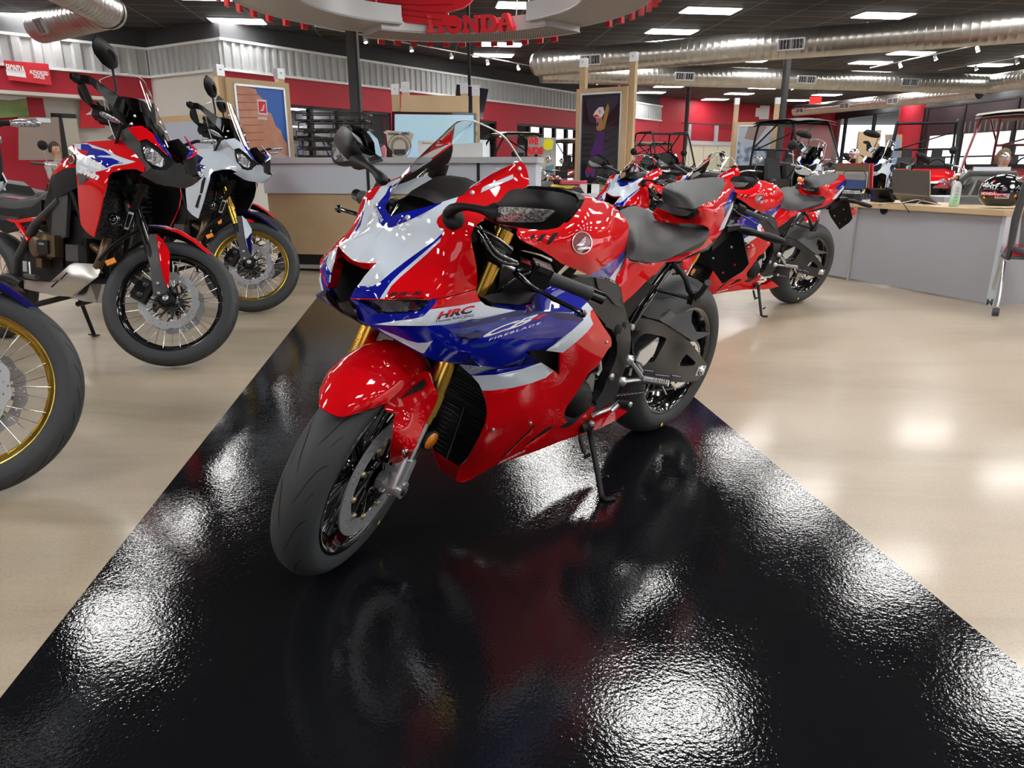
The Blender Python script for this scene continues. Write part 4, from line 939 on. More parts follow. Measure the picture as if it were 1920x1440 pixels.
    for i in range(len(ch) - 1):
        d = ch[i + 1] - ch[i]; n2 = max(1, int(d.length / .0127))
        for k in range(n2):
            q = ch[i] + d * (k + .5) / n2; dn = d.normalized()
            for sy in (-.007, .007): m.tube([q - dn * .0062 + Vector((0, sy, 0)), q, q + dn * .0062 + Vector((0, sy, 0))], [.0055, .0042, .0055], GRY if sy < 0 else DSC, 6, flat=.3)
    m.build('drive_chain', G)
    # ---------------- rear shock / subframe / pegs
    for s in (1,):
        m = MB()
        m.tube([pr('V', 385, 430, .13), pr('V', 520, 210, .14), pr('V', 660, 10, .135), pr('U', 620, 1040, .125)], .009, GBK, 10); m.tube([pr('V', 350, 400, .12), pr('V', 470, 190, .125), pr('U', 570, 1050, .12)], .009, GBK, 10)
        bolt(m, pr('V', 390, 440, .135), (0, 1, 0), .011, SIL, .006); m.build('subframe_strut', G)
    for s in (1, -1):
        def my(p): return Vector((p.x, p.y * s, p.z))
        m = MB()
        m.tube([my(pr('U', 610, 1060, .13)), my(pr('U', 700, 1130, .17)), my(pr('U', 765, 1230, .20)), my(pr('U', 790, 1340, .215)), my(pr('U', 835, 1400, .22))], .012, BLK, 8, flat=.7)
        m.tube([my(pr('U', 440, 1340, .15)), my(pr('U', 560, 1370, .18)), my(pr('U', 700, 1410, .205)), my(pr('U', 800, 1440, .22))], .010, BLK, 8, flat=.7)
        m.box(my(pr('U', 850, 1430, .225)), (.05, .02, .04), BLK)
        br = m.build('peg_bracket', G)
        m = MB(); m.tube([my(pr('U', 850, 1440, .225)), my(pr('U', 930, 1370, .27)), my(pr('U', 1005, 1260, .31))], [.012, .010, .011], RUB, 8)
        m.build('passenger_peg', br)
        # rider foot peg set
        m = MB()
        Pp = lambda x, y, Y: my(pr('V', x, y, Y))
        for pts, r in [([(365, 810, .18), (430, 900, .185), (520, 1030, .19)], .011), ([(285, 1050, .18), (400, 1035, .185), (520, 1030, .19)], .011), ([(365, 980, .18), (380, 900, .18)], .006), ([(450, 850, .185), (500, 930, .185), (470, 1000, .185)], .007)]:
            m.tube([Pp(*p) for p in pts], r, SIL, 8, flat=.6)
        for x, y in [(365, 808), (285, 1052)]: m.lathe([(0, .012), (.007, .012), (.008, .006), (.016, .006), (.016, -.008)], SIL, Pp(x, y, .182), (0, s, 0), 16)
        pb = m.build('footpeg_bracket', G)
        m = MB()
        V = [Pp(440, 820, .19), Pp(480, 720, .19), Pp(640, 600, .185), Pp(695, 562, .185), Pp(690, 610, .185), Pp(640, 740, .188), Pp(540, 860, .19), Pp(510, 880, .19)]; k = len(V)
        f = [tuple(range(k))]; W_ = [v - Vector((0, .006 * s, 0)) for v in V]
        m.add(V + W_, [tuple(range(k)), tuple(range(k))[::-1], tuple(range(k, 2 * k)), tuple(range(2 * k - 1, k - 1, -1))] + [(i, (i + 1) % k, k + (i + 1) % k, k + i) for i in range(k)], SIL, False); m.build('heel_guard', pb)
        m = MB(); a, b = Pp(530, 1030, .20), Pp(800, 1075, .28)
        m.tube([a, a + (b - a) * .15, b], [.014, .012, .011], SIL, 10); 
        for k in range(9): m.lathe([(.010, -.002), (.0135, 0), (.010, .002)], SIL, a + (b - a) * (.2 + k * .09), b - a, 8)
        m.tube([Pp(720, 1090, .26), Pp(770, 1195, .265)], .004, CHR, 6); m.build('rider_footpeg', pb)
    m = MB(); m.tube([pr('V', 150, 1385, .19), pr('V', 250, 1300, .19)], .007, SIL, 8); m.tube([pr('V', 250, 1290, .19), pr('V', 360, 1310, .23)], .010, RUB, 10); m.lathe([(0, .004), (.010, .004), (.010, 0)], SIL, pr('V', 365, 1310, .232), (0, 1, 0), 10)
    m.tube([pr('V', 250, 1275, .18), pr('V', 130, 1360, .18), pr('V', 0, 1410, .17), pr('V', -60, 1440, .16)], .009, SIL, 8, flat=.6)
    m.build('shift_lever', G)
    # ---------------- side stand (straight down to the floor)
    m = MB()
    f_ = BI @ at(1128, 930, Z=.012); p0 = pr('K', 400, 480, .14); kn = pr('K', 430, 640, .15)
    m.tube(cr([p0, kn, kn + (f_ - kn) * .5, f_ + (kn - f_) * .1, f_], 3), [.016, .014, .013, .012, .012, .0115, .011, .011, .011, .011, .011, .011, .010], BLK, 8, flat=.7)
    fo_ = BI @ at(1152, 934, Z=.008); fi_ = BI @ at(1130, 938, Z=.008); m.tube([f_, fi_ + (fo_ - fi_) * .3, fo_], [.012, .014, .012], BLK, 8, flat=.5)
    m.tube([pr('K', 570, 1110, .24), pr('K', 630, 1080, .255)], .005, BLK, 8); m.tube([pr('K', 300, 520, .135), pr('K', 420, 470, .14)], .018, BLK, 8)
    m.tube([pr('K', 340, 870, .17), pr('K', 420, 820, .18)], .006, BLK, 6); bolt(m, pr('K', 435, 465, .155), (0, 1, 0), .010, SIL, .006)
    ss = m.build('side_stand', G)
    m = MB()
    a, b = pr('K', 300, 640, .13), pr('K', 345, 800, .15)
    for k in range(14): q = a + (b - a) * k / 13; m.lathe([(.007, -.0025), (.0095, 0), (.007, .0025)], GBK, q, b - a, 8)
    m.tube([a + (a - b) * .3, a], .003, BLK, 5); m.tube([b, b + (b - a) * .25], .003, BLK, 5); m.build('return_spring', ss)
    # ---------------- plate holder, signals
    nX = (1, 0, 0)
    m = MB()
    px_ = lambda k, x, y, X: p2b(*c(k, x, y), X, nX)
    V = [(.02, .85), (.07, .84), (.11, .72), (.085, .68), (.0, .60), (-.085, .68), (-.11, .72), (-.07, .84), (-.02, .85)]
    # plate plane in bike frame, tilted
    def PL(u, v, d): return Vector((-.28 - (.85 - v) * .38 + d, u, v - .02))
    m.prism(V, BLK, PL, .006)
    m.box((-.22, 0, .80), (.16, .05, .05), BLK, Matrix.Rotation(rad(25), 3, 'Y')); m.box((-.24, 0, .835), (.10, .10, .02), BLK)
    m.tube([(-.18, 0, .84), (-.36, 0, .78)], .022, BLK, 8)
    ph = m.build('plate_holder', G)
    m = MB()
    bolts(ph, [(PL(y, z, .006), (1, 0, 0), .005, SIL if i % 2 else RRF, .003) for i, (y, z) in enumerate([(.05, .70), (-.05, .70), (0, .65), (.03, .77), (-.04, .78)])])
    m = MB(); q = Vector((-.345, .085, .745)); m.lathe([(0, .007), (.026, .006), (.029, 0)], RRF, q + Vector((0, .005, 0)), (.35, 1, 0), 24); m.lathe([(.027, .005), (.031, .003), (.031, -.008), (0, -.008)], BLK, q, (.35, 1, 0), 24); m.build('red_reflector', ph)
    for s in (1, -1):
        m = MB()
        m.tube(cr([(-.30, .03 * s, .82), (-.31, .08 * s, .825), (-.33, .12 * s, .822), (-.36, .16 * s, .815), (-.38, .205 * s, .81)], 3), [.018, .018, .019, .022, .020, .016, .017, .021, .023, .022, .021, .018, .012], BLK, 12, flat=.75)
        m.build('turn_signal', G)
    # muffler
    m = MB(); m.tube(cr([(.60, -.10, .25), (.45, -.17, .30), (.30, -.20, .36), (.05, -.23, .50), (-.03, -.235, .53)], 4), [.03] * 6 + [.045] * 10 + [.05], GRY, 16); m.build('muffler', G)
    # ---------------- mirrors
    nM = Vector((1, .28, 0))
    Dm = lambda x, y: x + .28 * y
    KM1 = [(*c('M', x, y), D) for x, y, D in [(480, 330, 1.352), (530, 300, 1.368), (720, 80, 1.360), (1180, 90, 1.360), (1345, 190, 1.350), (1135, 290, 1.385), (950, 468, 1.360), (800, 200, 1.395), (1000, 180, 1.398), (700, 420, 1.370), (820, 330, 1.392)]]
    mo = cr([(*p, 0) for p in cs('M', [(455, 250), (530, 225), (600, 190), (650, 130), (700, 88), (760, 72), (900, 72), (1050, 88), (1200, 110), (1310, 145), (1345, 180), (1335, 240), (1305, 300), (1250, 360), (1190, 430), (1130, 455), (1000, 470), (820, 452), (700, 430), (600, 412), (545, 395), (500, 350), (470, 310)])], 2, True)
    mo = [(p.x, p.y) for p in mo]
    KM2 = [(*c('A', x, y), D) for x, y, D in [(560, 545, 1.362), (270, 105, 1.366), (135, 400, 1.352), (200, 570, 1.366), (350, 350, 1.400), (470, 350, 1.372), (165, 260, 1.356), (300, 450, 1.398), (250, 220, 1.385), (400, 585, 1.368)]]
    mo2 = cr([(*p, 0) for p in cs('A', [(160, 280), (185, 200), (225, 140), (270, 105), (320, 125), (375, 180), (425, 260), (470, 350), (500, 430), (540, 510), (570, 560), (500, 585), (420, 582), (300, 592), (210, 572), (155, 530), (135, 460), (136, 380)])], 2, True)
    LN1 = cs('M', [(530, 295), (560, 262), (620, 245), (800, 250), (950, 262), (1080, 275), (1135, 290), (1090, 330), (1020, 388), (900, 395), (700, 392), (590, 388), (555, 350)])
    LN2 = cs('A', [(148, 310), (162, 300), (190, 360), (250, 430), (350, 518), (290, 528), (200, 532), (165, 490), (150, 400)])
    GL1 = [('M', q) for q in [(880, 45), (1150, 60), (1330, 120), (1365, 175), (1330, 250), (1200, 400), (800, 400), (700, 250), (760, 100)]]
    GL2 = [('A', q) for q in [(340, 105), (380, 85), (450, 140), (520, 210), (575, 300), (590, 420), (575, 530), (450, 540), (250, 400), (260, 200)]]
    AR1 = [('M', q) for q in [(75, 330, 1.395), (150, 270, 1.392), (250, 245, 1.390), (380, 262, 1.382), (470, 285, 1.375), (540, 300, 1.365)]]
    AR2 = [('A', q) for q in [(760, 790, 1.375), (735, 730, 1.375), (680, 670, 1.378), (600, 605, 1.380), (530, 560, 1.375), (470, 530, 1.370)]]
    for s, K_, mo_, ln_, gl_, ar_, bs in ((1, KM1, mo, LN1, GL1, AR1, ('M', 165, 350, .165)), (-1, KM2, [(p.x, p.y) for p in mo2], LN2, GL2, AR2, ('A', 720, 790, -.160))):
        nM = Vector((1, .28 * s, 0))
        hd = panel('mirror', G, BLK, K_, mo_, th=.045, n=nM, step=7)
        panel('indicator_lens', hd, LEN, K_, ln_, th=.003, n=nM, step=7, lift=.003)
        M = MB(); a = [p2b(*c(k, *q[:2]), q[2], nM) for k, q in ar_]
        M.tube(cr(a, 3), [.010, .014, .016, .016, .014, .013, .011, .010, .0105, .0105, .011, .012, .014, .019, .024, .027], BLK, 12, flat=.8); M.build('mirror_arm', hd)
        M = MB(); bq = p2b(*c(*bs[:3]), bs[3])
        M.lathe([(0, .004), (.016, .004), (.024, .0), (.026, -.010)], BLK, bq, (.35, .75 * s, .6), 20); M.build('mirror_base', hd)
        M = MB(); gl = [p2b(*c(k, *q), 1.325, nM) for k, q in gl_]; k = len(gl)
        g2 = [p + Vector((-.02, 0, 0)) for p in gl]
        M.add(gl + g2, [(i, (i + 1) % k, k + (i + 1) % k, k + i) for i in range(k)] + [(k + i, k + (i + 1) % k, (i + 1) % k, i) for i in range(k)] + [tuple(range(k)), tuple(range(k))[::-1]], BLK, True); g3 = [p + Vector((-.0215, 0, 0)) for p in gl]; gc = sum(g3, Vector()) / k
        M.add([gc + (p - gc) * .92 for p in g3], [tuple(range(k)), tuple(range(k))[::-1]], CHR, False)
        M.build('mirror_glass', hd)
    return G
# ============================================================ ADVENTURE MOTORCYCLE
def set_frame(fx, fy, hd, ln, st, rake, trail, wb):
    global BM, BI, BI3, CAMB, SAX, PIV, SM, SMI, CAMS, SR3, sx
    SAX = Vector((-sin(rake), 0, cos(rake))); PIV = Vector((wb + trail, 0, 0))
    SM = Matrix.Translation(PIV) @ Matrix.Rotation(st, 4, SAX) @ Matrix.Translation(-PIV); SMI = SM.inverted()
    R0 = Matrix.Rotation(hd, 4, 'Z') @ Matrix.Rotation(-ln, 4, 'X')
    w = R0 @ (SM @ Vector((wb, 0, 0)))
    BM = Matrix.Translation((fx - w.x, fy - w.y, 0)) @ R0
    BI = BM.inverted(); BI3 = BI.to_3x3(); CAMB = BI @ Vector((0, 0, CAM_H)); CAMS = SMI @ CAMB; SR3 = (SMI @ BI).to_3x3()
    sx = lambda p: SM @ Vector(p)
    return BM.translation.copy()
CRP.update(a=(120, 60, 6.857), b=(100, 240, 6.4), d=(0, 380, 6.857), e=(200, 430, 6.857), h=(0, 220, 3.7875))
def arch(m, secs, mt, th=.004, inner=VOI):
    n_ = len(secs[0]); vs = [p for q in secs for p in q]
    fs = [(r * n_ + i, r * n_ + i + 1, (r + 1) * n_ + i + 1, (r + 1) * n_ + i) for r in range(len(secs) - 1) for i in range(n_ - 1)]
    m.add(vs, fs, mt); m.add([p - Vector((0, 0, th)) for p in vs], [f[::-1] for f in fs], inner)
    return m
def build_adv(label, white, group=None):
    MAIN, ACC = (WHT, BLU) if white else (RED, BLU)
    FK = GLD if white else GBK; RM = GDR if white else GBK
    G = thing('adventure_motorcycle', label, 'motorcycle', BM.translation, (-LEAN_A, 0, HD_A), group)
    def pr(k, x, y, Y): return p2b(*c(k, x, y), Y)
    def ps(k, x, y, Y): return p2s(*c(k, x, y), Y)
    CF, CR = Vector((1.57, 0, .348)), Vector((0, 0, .335))
    fw = wheel(G, 'front_wheel', CF, .348, .092, .274, .06, 0, RM, sx, 26, wires=36, hub=.03)
    for s in (1, -1): brake_disc(fw, CF, s, .155, .118, sx, SIL, 22, .004, dy=.065)
    rw = wheel(G, 'rear_wheel', CR, .335, .15, .232, .10, 0, RM, None, 22, wires=36, hub=.04)
    fx = lambda z: 1.747 - z * .5095
    fd = Vector((-.454, 0, .891))
    for s in (1, -1):
        Y = .108 * s; P = lambda z: Vector((fx(z), Y, z))
        m = MB(sx); m.tube([P(.60), P(.88)], .0245, FK, 16)
        for k in range(5):
            a = 2 * pi * k / 5; o = Vector((cos(a) * .0242, sin(a) * .0242, 0)); m.tube([P(.61) + o, P(.87) + o], .0016, FK, 4)
        m.tube([P(.885), P(.97)], .0255, BLK, 16); fk = m.build('fork_leg', G)
        m = MB(sx); m.tube([P(.36), P(.62)], .026, BLK, 14); m.tube([CF + Vector((0, s * .05, 0)), CF + Vector((0, s * .128, 0))], .034, BLK, 16)
        m.lathe([(0, .001), (.008, .001), (.010, .003), (.015, .003), (.016, 0)], SIL, CF + Vector((0, s * .129, 0)), (0, s, 0), 16); m.build('fork_lower', fk)
        m = MB(sx); cc = Vector((1.45, s * .093, .375)); R = Matrix.Rotation(rad(20), 3, 'Y')
        m.box(cc, (.075, .05, .125), BLK, R); m.box(cc + Vector((-.02, s * .006, 0)), (.05, .055, .09), GBK, R)
        for dz in (-.03, .03): m.lathe([(0, .006), (.014, .006), (.017, 0)], GRY, cc + R @ Vector((0, s * .028, dz)), (0, s, 0), 14)
        m.build('brake_caliper', fk)
    # fork guards
    KG = [(*c('e', x, y), Y) for x, y, Y in [(510, 90, -.125), (640, 60, -.142), (500, 250, -.125), (570, 600, -.132), (690, 450, -.146), (780, 760, -.146), (750, 830, -.142), (590, 860, -.134), (810, 290, -.128)]]
    gd = panel('fork_guard', G, GR2, KG, cs('e', [(510, 90), (560, 60), (640, 60), (665, 240), (690, 420), (730, 620), (785, 745), (760, 810), (700, 850), (600, 862), (580, 640), (545, 420), (500, 250)]), th=.006, mir='both', steer=True, step=7)
    panel('guard_accent', gd[0], WHT if white else RED, [(x, y, d - .003) for x, y, d in KG], cs('e', [(640, 58), (720, 130), (812, 290), (806, 600), (798, 755), (765, 725), (720, 600), (690, 430)]), [(NAV, cs('e', [(700, 480), (830, 330), (830, 800), (760, 760)]))] if white else (), th=.004, steer=True, step=7)
    bolts(gd[0], [(ps('e', x, y, -.146), (0, -1, 0), .008, SIL, .005, sx) for x, y in [(655, 692), (670, 820)]])
    # front fender
    m = MB(sx); secs = []
    for (x, z, w, d) in [(1.36, .735, .045, .015), (1.40, .765, .060, .028), (1.48, .775, .066, .034), (1.56, .760, .066, .032), (1.64, .722, .058, .026), (1.72, .668, .040, .018), (1.775, .625, .022, .010)]:
        secs.append([Vector((x - .012 * abs(k) / 3, w * k / 3, z - d * (k / 3) ** 2)) for k in range(-3, 4)])
    secs = [list(s_) for s_ in secs]
    arch(m, secs, NAV if white else RED); fe = m.build('front_fender', G)
    m = MB(sx)
    def onf(t, u): 
        i = min(int(t), len(secs) - 2); f = t - i; j = (u + 1) * 3; k = min(int(j), 5); g_ = j - k
        a = secs[i][k].lerp(secs[i][k + 1], g_); b = secs[i + 1][k].lerp(secs[i + 1][k + 1], g_); return a.lerp(b, f) + Vector((0, -.0015, .002))
    for (pl, mt) in ([([(0.1, -.95), (1.0, -.95), (2.4, -.8), (4.2, -.45), (2.3, -.55), (1.2, -.35)], WHT), ([(.3, -.98), (1.4, -1), (2.2, -.9), (1.2, -.7)], BLU)] if not white else [([(.5, -.9), (2.2, -.8), (1.2, -.6)], NAV)]):
        V, T = cdt(pl, extra=[(a, b) for a in (1, 2, 3, 4) for b in (-.9, -.7, -.5) if inpoly(a, b, pl)]); m.add([onf(*v) for v in V], T, mt); m.add([onf(*v) for v in V], [t[::-1] for t in T], mt)
    m.build('fender_graphic', fe)
    m = MB(sx)
    for s in (1, -1):
        m.tube(cr([Vector((1.40, .07 * s, .74)), Vector((1.27, .085 * s, .62)), Vector((1.20, .09 * s, .50))], 3), .02, BLK, 8, flat=.4)
        q = Vector((1.265, .105 * s, .50)); m.box(q, (.05, .012, .028), AMB, Matrix.Rotation(rad(-35), 3, 'Y'))
    m.build('mud_guard_bracket', G)
    # yokes, bar, hand guards
    m = MB(sx)
    for z in (.905, 1.06): m.box((fx(z) + .0, 0, z), (.07, .27, .035), BLK, Matrix.Rotation(-rad(27), 3, 'Y'))
    m.tube([Vector((fx(.9) - .03, 0, .88)), Vector((fx(1.06) - .03, 0, 1.08))], .03, BLK, 12)
    m.build('fork_yoke', G)
    hE = ps('a', 150, 590, -.455)
    m = MB(sx)
    bar = cr([Vector((1.19, 0, 1.16)), Vector((1.18, -.12, 1.18)), Vector((1.13, -.20, 1.25)), Vector((1.06, -.33, 1.275)), hE + Vector((.01, .03, 0))], 4)
    full = bar[::-1] + [Vector((p.x, -p.y, p.z)) for p in bar[1:]]
    m.tube(full, .012, BLK, 10); m.box((1.18, 0, 1.13), (.05, .09, .07), BLK); hb = m.build('handlebar', G)
    for s in (1, -1):
        my = lambda p: Vector((p.x, p.y * -s, p.z))
        m = MB(sx); m.tube([my(Vector((1.08, -.29, 1.27))), my(hE + Vector((.01, .03, 0)))], .019, RUB, 12); m.build('grip', hb)
        m = MB(sx)
        A_ = [ps('a', *q) for q in [(150, 570, -.455), (390, 600, -.40), (560, 720, -.37), (760, 850, -.34), (835, 960, -.30), (830, 1040, -.28)]]
        B_ = [ps('a', *q) for q in [(150, 640, -.455), (400, 690, -.42), (560, 850, -.40), (700, 1010, -.37), (790, 1080, -.32), (820, 1100, -.29)]]
        A_ = [my(p) for p in A_]; B_ = [my(p) for p in B_]; I_ = [p + Vector((-.02, .02 * s, 0)) for p in A_]; J_ = [p + Vector((-.02, .02 * s, 0)) for p in B_]
        k = len(A_)
        for (L1, L2, mt) in ((A_, B_, WHT if white else BLK), (I_, J_, BLK), (A_, I_, WHT if white else BLK), (B_, J_, BLK)):
            f = [(i, i + 1, k + i + 1, k + i) for i in range(k - 1)]; m.add(L1 + L2, f + [t[::-1] for t in f], mt)
        m.lathe([(0, .022), (.013, .02), (.022, .012), (.022, -.012), (0, -.02)], BLK, my(hE), (0, -s, 0), 16)
        m.build('hand_guard', hb)
        m = MB(sx); q = my(Vector((1.12, -.24, 1.245))); m.box(q, (.06, .06, .06), BLK); m.box(q + Vector((.03, 0, -.03)), (.06, .04, .04), BLK)
        m.tube([q + Vector((.04, 0, 0)), my(ps('a', 500, 1000, -.36)), my(ps('a', 420, 900, -.40))], .007, BLK, 8); m.build('switch_housing', hb)
        # mirror
        st0 = my(ps('a', 670, 740, -.32)); tp = my(ps('a', 625, 480, -.335)); ctr = my(ps('a', 520, 270, -.36))
        m = MB(sx); m.tube(cr([st0 + Vector((0, 0, -.04)), st0, st0.lerp(tp, .6), tp], 3), .0065, BLK, 8); ms = m.build('mirror', G)
        m = MB(sx)
        psx = lambda x, y: p2s(*c('a', x, y), st0x, (1, 0, 0)); st0x = ps('a', 625, 480, -.335).x
        out = [my(psx(x, y)) for x, y in [(430, 35), (560, 150), (640, 300), (660, 420), (640, 480), (600, 480), (500, 410), (400, 280), (370, 190), (375, 110)]]
        k = len(out); cen = sum(out, Vector()) / k; nrm = Vector((1, 0, 0))
        r1 = [cen + (p - cen) * .4 + nrm * .034 for p in out]; r2 = [cen + (p - cen) * .80 + nrm * .026 for p in out]
        m.add(out + r2 + r1, [(i, (i + 1) % k, k + (i + 1) % k, k + i) for i in range(k)] + [(k + i, k + (i + 1) % k, 2 * k + (i + 1) % k, 2 * k + i) for i in range(k)], BLK, True)
        m.add(r1, [tuple(range(k)), tuple(range(k))[::-1]], BLK, True); m.add([p - nrm * .004 for p in out], [tuple(range(k))[::-1]], CHR, False); m.build('mirror_head', ms)
    # radiator shrouds
    KS_ = [(*c('b', x, y), Y) for x, y, Y in [(150, 240, -.12), (480, 160, -.125), (800, 140, -.13), (1095, 460, -.155), (1000, 330, -.155), (650, 560, -.215), (980, 495, -.175), (490, 1310, -.205), (300, 900, -.195), (280, 350, -.165), (600, 350, -.20), (560, 900, -.225), (450, 700, -.225)]]
    so = cs('b', [(180, 240), (260, 185), (480, 160), (650, 148), (800, 138), (860, 195), (1000, 330), (1098, 455), (1082, 532), (980, 490), (850, 495), (700, 530), (655, 580), (640, 680), (600, 830), (565, 1000), (530, 1150), (488, 1312), (400, 1250), (330, 1160), (300, 900), (285, 640), (270, 460), (280, 350), (240, 290)])
    if white: rg = [(NAV, cs('b', [(200, 250), (420, 200), (560, 300), (480, 420), (560, 600), (400, 760), (290, 800), (270, 400)])), (BLK, cs('b', [(520, 700), (560, 620), (590, 640), (540, 900), (500, 900)])), (BLK, cs('b', [(490, 920), (530, 920), (480, 1150), (440, 1120)]))]
    else: rg = [(WHT, cs('b', [(250, 190), (400, 180), (560, 235), (640, 260), (760, 330), (870, 370), (990, 405), (900, 430), (720, 460), (620, 500), (540, 520), (270, 560), (275, 360)])), (BLU, cs('b', [(330, 190), (420, 195), (470, 240), (600, 270), (700, 330), (560, 330), (520, 345), (700, 360), (840, 420), (720, 440), (640, 480), (560, 420), (400, 340), (330, 300)])),
                 (RED, cs('b', [(280, 250), (420, 280), (380, 340), (280, 330)])), (GR2, cs('b', [(285, 530), (450, 600), (310, 700)]))]
    sh = panel('radiator_shroud', G, MAIN, KS_, so, rg, th=.006, mir='both', step=8, key='shroud')
    m = MB(); F_ = pframe('shroud', c('b', 275, 400), (47, 16), (2.5, -14.5)); text(m, 'Africa', LTX if not white else NAV, F_, 1, 1, .06, .35, .9)
    F_ = pframe('shroud', c('b', 290, 530), (39, 16.5), (3, -13.5)); text(m, 'Twin', LTX, F_, 1, 1, .06, .35, .9); m.build('model_lettering', sh[0])
    m = MB(); q = onpan('shroud', *c('b', 300, 375)) ; q = pr('b', 222, 375, -.165); m.lathe([(0, .004), (.020, .004), (.024, .002), (.030, 0), (.032, -.01)], mat('badge_dark', (.12, .01, .01), .3, coat=1), q, (0, -1, 0), 24); m.lathe([(.021, .005), (.024, .005), (.0245, .002)], CHR, q, (0, -1, 0), 24); m.build('maker_badge', sh[0])
    m = MB()
    for s in (1, -1):
        V = [Vector((1.25, .13 * s, .98)), Vector((1.20, .15 * s, .66)), Vector((1.10, .16 * s, .66)), Vector((1.14, .15 * s, 1.0))]
        W_ = [Vector((1.25, .05 * s, .98)), Vector((1.22, .05 * s, .64))]
        m.add([V[0], V[1], W_[1], W_[0]], [(0, 1, 2, 3), (3, 2, 1, 0)], mat('grille_mesh', (.10, .105, .11), .5, metal=.5, noise=(220, (.004, .004, .004), .03)), False)
        for k in range(12):
            z = .67 + k * .026; m.tube([Vector((1.262 - (z < .8) * .0, .055 * s, z)), Vector((1.255, .145 * s, z + .01))], .003, GRY, 4)
        m.add(V, [(0, 1, 2, 3), (3, 2, 1, 0)], BLK, False)
    m.build('radiator', G)
    m = MB(); q = pr('b', 745, 1095, -.13); m.lathe([(0, .02), (.010, .02), (.012, .012), (.020, .012), (.022, .018), (.030, .018), (.034, .008), (.036, -.02)], GBK, q, (.4, -1, 0), 28); m.lathe([(.024, .0195), (.0255, .0195), (.0255, .017)], CHR, q, (.4, -1, 0), 28); m.lathe([(.007, .0215), (.010, .0215), (.010, .019)], CHR, q, (.4, -1, 0), 20); m.build('horn', G)
    # nose
    KN = [(*c('b', 1530, 425), 0), (*c('b', 1470, 560), 0), (*c('b', 1420, 700), 0)] + [(*c('b', x, y), Y) for x, y, Y in [(1160, 480, -.145), (1095, 540, -.155), (1280, 520, -.10), (1040, 560, -.155), (1230, 660, -.09), (1350, 500, -.065)]]
    nm = WHT if white else GR2
    panel('nose_cowl', G, nm, KN, cs('b', [(1530, 425), (1500, 490), (1470, 560), (1440, 640), (1420, 702), (1330, 692), (1230, 665), (1130, 610), (1040, 560), (1095, 538), (1160, 480), (1220, 500), (1290, 518), (1360, 505), (1400, 470), (1450, 430)]), mir='weld', step=8)
    KH = [(*c('b', x, y), Y) for x, y, Y in [(1060, 180, -.165), (1120, 140, -.15), (1300, 270, -.095), (1450, 400, -.035), (1300, 515, -.09), (1090, 360, -.165), (1150, 440, -.15), (1520, 300, -.01), (950, 60, -.17), (1190, 60, -.10), (1360, 300, -.06)]]
    hl = panel('headlight', G, VOI, [(x, y, d + .006) for x, y, d in KH], cs('b', [(1055, 175), (1120, 140), (1200, 180), (1300, 260), (1400, 350), (1470, 410), (1400, 455), (1360, 505), (1290, 518), (1160, 455), (1085, 370), (1060, 260)]), th=.004, mir='both', step=7)
    lo = [(LEN, cs('b', [(1090, 260), (1150, 230), (1220, 290), (1290, 370), (1270, 430), (1180, 410), (1110, 350)]))]
    panel('headlight_lens', hl[0], mat('lamp_bowl', (.30, .31, .33), .08, metal=.8, coat=1), KH, cs('b', [(1078, 230), (1130, 205), (1220, 270), (1330, 370), (1340, 440), (1290, 470), (1190, 445), (1105, 370)]), lo, th=.002, step=6)
    KU = [(x, y, d - .004) for x, y, d in KH]
    panel('upper_cowl', G, MAIN, KU, cs('b', [(895, 0), (960, -20), (1060, -30), (1190, 60), (1250, 110), (1320, 200), (1400, 310), (1440, 380), (1380, 330), (1250, 220), (1120, 130), (1030, 155), (960, 85)]), [(BLU, cs('b', [(1190, 60), (1270, 90), (1350, 220), (1440, 350), (1440, 400), (1370, 320), (1260, 190)])), (VOI, cs('b', [(1300, 120), (1500, 420), (1460, 420), (1330, 200), (1290, 150)]))], th=.005, mir='both', step=7)
    KB_ = [(*c('b', x, y), Y) for x, y, Y in [(650, 120, -.12), (900, -10, -.15), (1050, 180, -.165), (1160, 480, -.15), (1095, 540, -.155), (800, 140, -.135)]]
    panel('side_cowl', G, WHT if white else GR2, KB_, cs('b', [(640, 125), (760, 45), (840, 20), (900, -12), (960, 85), (1040, 175), (1060, 300), (1100, 380), (1165, 480), (1098, 540), (1098, 455), (1000, 330), (860, 195), (800, 138), (700, 142)]), th=.006, mir='both', step=8)
    m = MB()
    for k, (vb, vt, dx, mt, wb_, wt_) in enumerate([(1.17, 1.53, 0, GLS, .17, .14)]):
        secs = []
        for i in range(9):
            v = i / 8; w = wb_ + (wt_ - wb_) * v ** 2; z = vb + (vt - vb) * v; x0 = 1.52 - .20 * v - .01 * sin(pi * v)
            row = []
            for j in range(-7, 8):
                u = j / 7; zz = z - (.035 * u * u if v > .9 else 0) - (.02 * u ** 4 * v); row.append(Vector((x0 - .11 * u * u * (1 - .2 * v) + dx, w * u * (1.05 if v < .5 else 1), zz)))
            secs.append(row)
        n_ = 15; vs = [p for q in secs for p in q]; fs = [(r * n_ + i, r * n_ + i + 1, (r + 1) * n_ + i + 1, (r + 1) * n_ + i) for r in range(8) for i in range(14)]
        m.add(vs, fs, mt)
    ws = m.build('windscreen', G)
    m = MB(); ed = [secs[r][0] for r in range(9)] + secs[8][1:] + [secs[r][14] for r in range(7, -1, -1)]; m.tube(ed, .0022, mat('screen_edge', (.75, .78, .8), .1, spec=.8, coat=1), 5)
    for r, j in ((2, 3), (2, 11), (5, 1), (5, 13), (3, 4), (3, 10)): bolt(m, secs[r][j], (1, 0, .3), .008, CHR, .005)
    m.build('screen_edge', ws)
    m = MB(); back = []
    for i in range(6):
        v = i / 5; z = 1.13 + .28 * v; w = .15 - .04 * v; back.append([Vector((1.475 - .13 * v - .10 * (j / 4) ** 2, w * j / 4, z)) for j in range(-4, 5)])
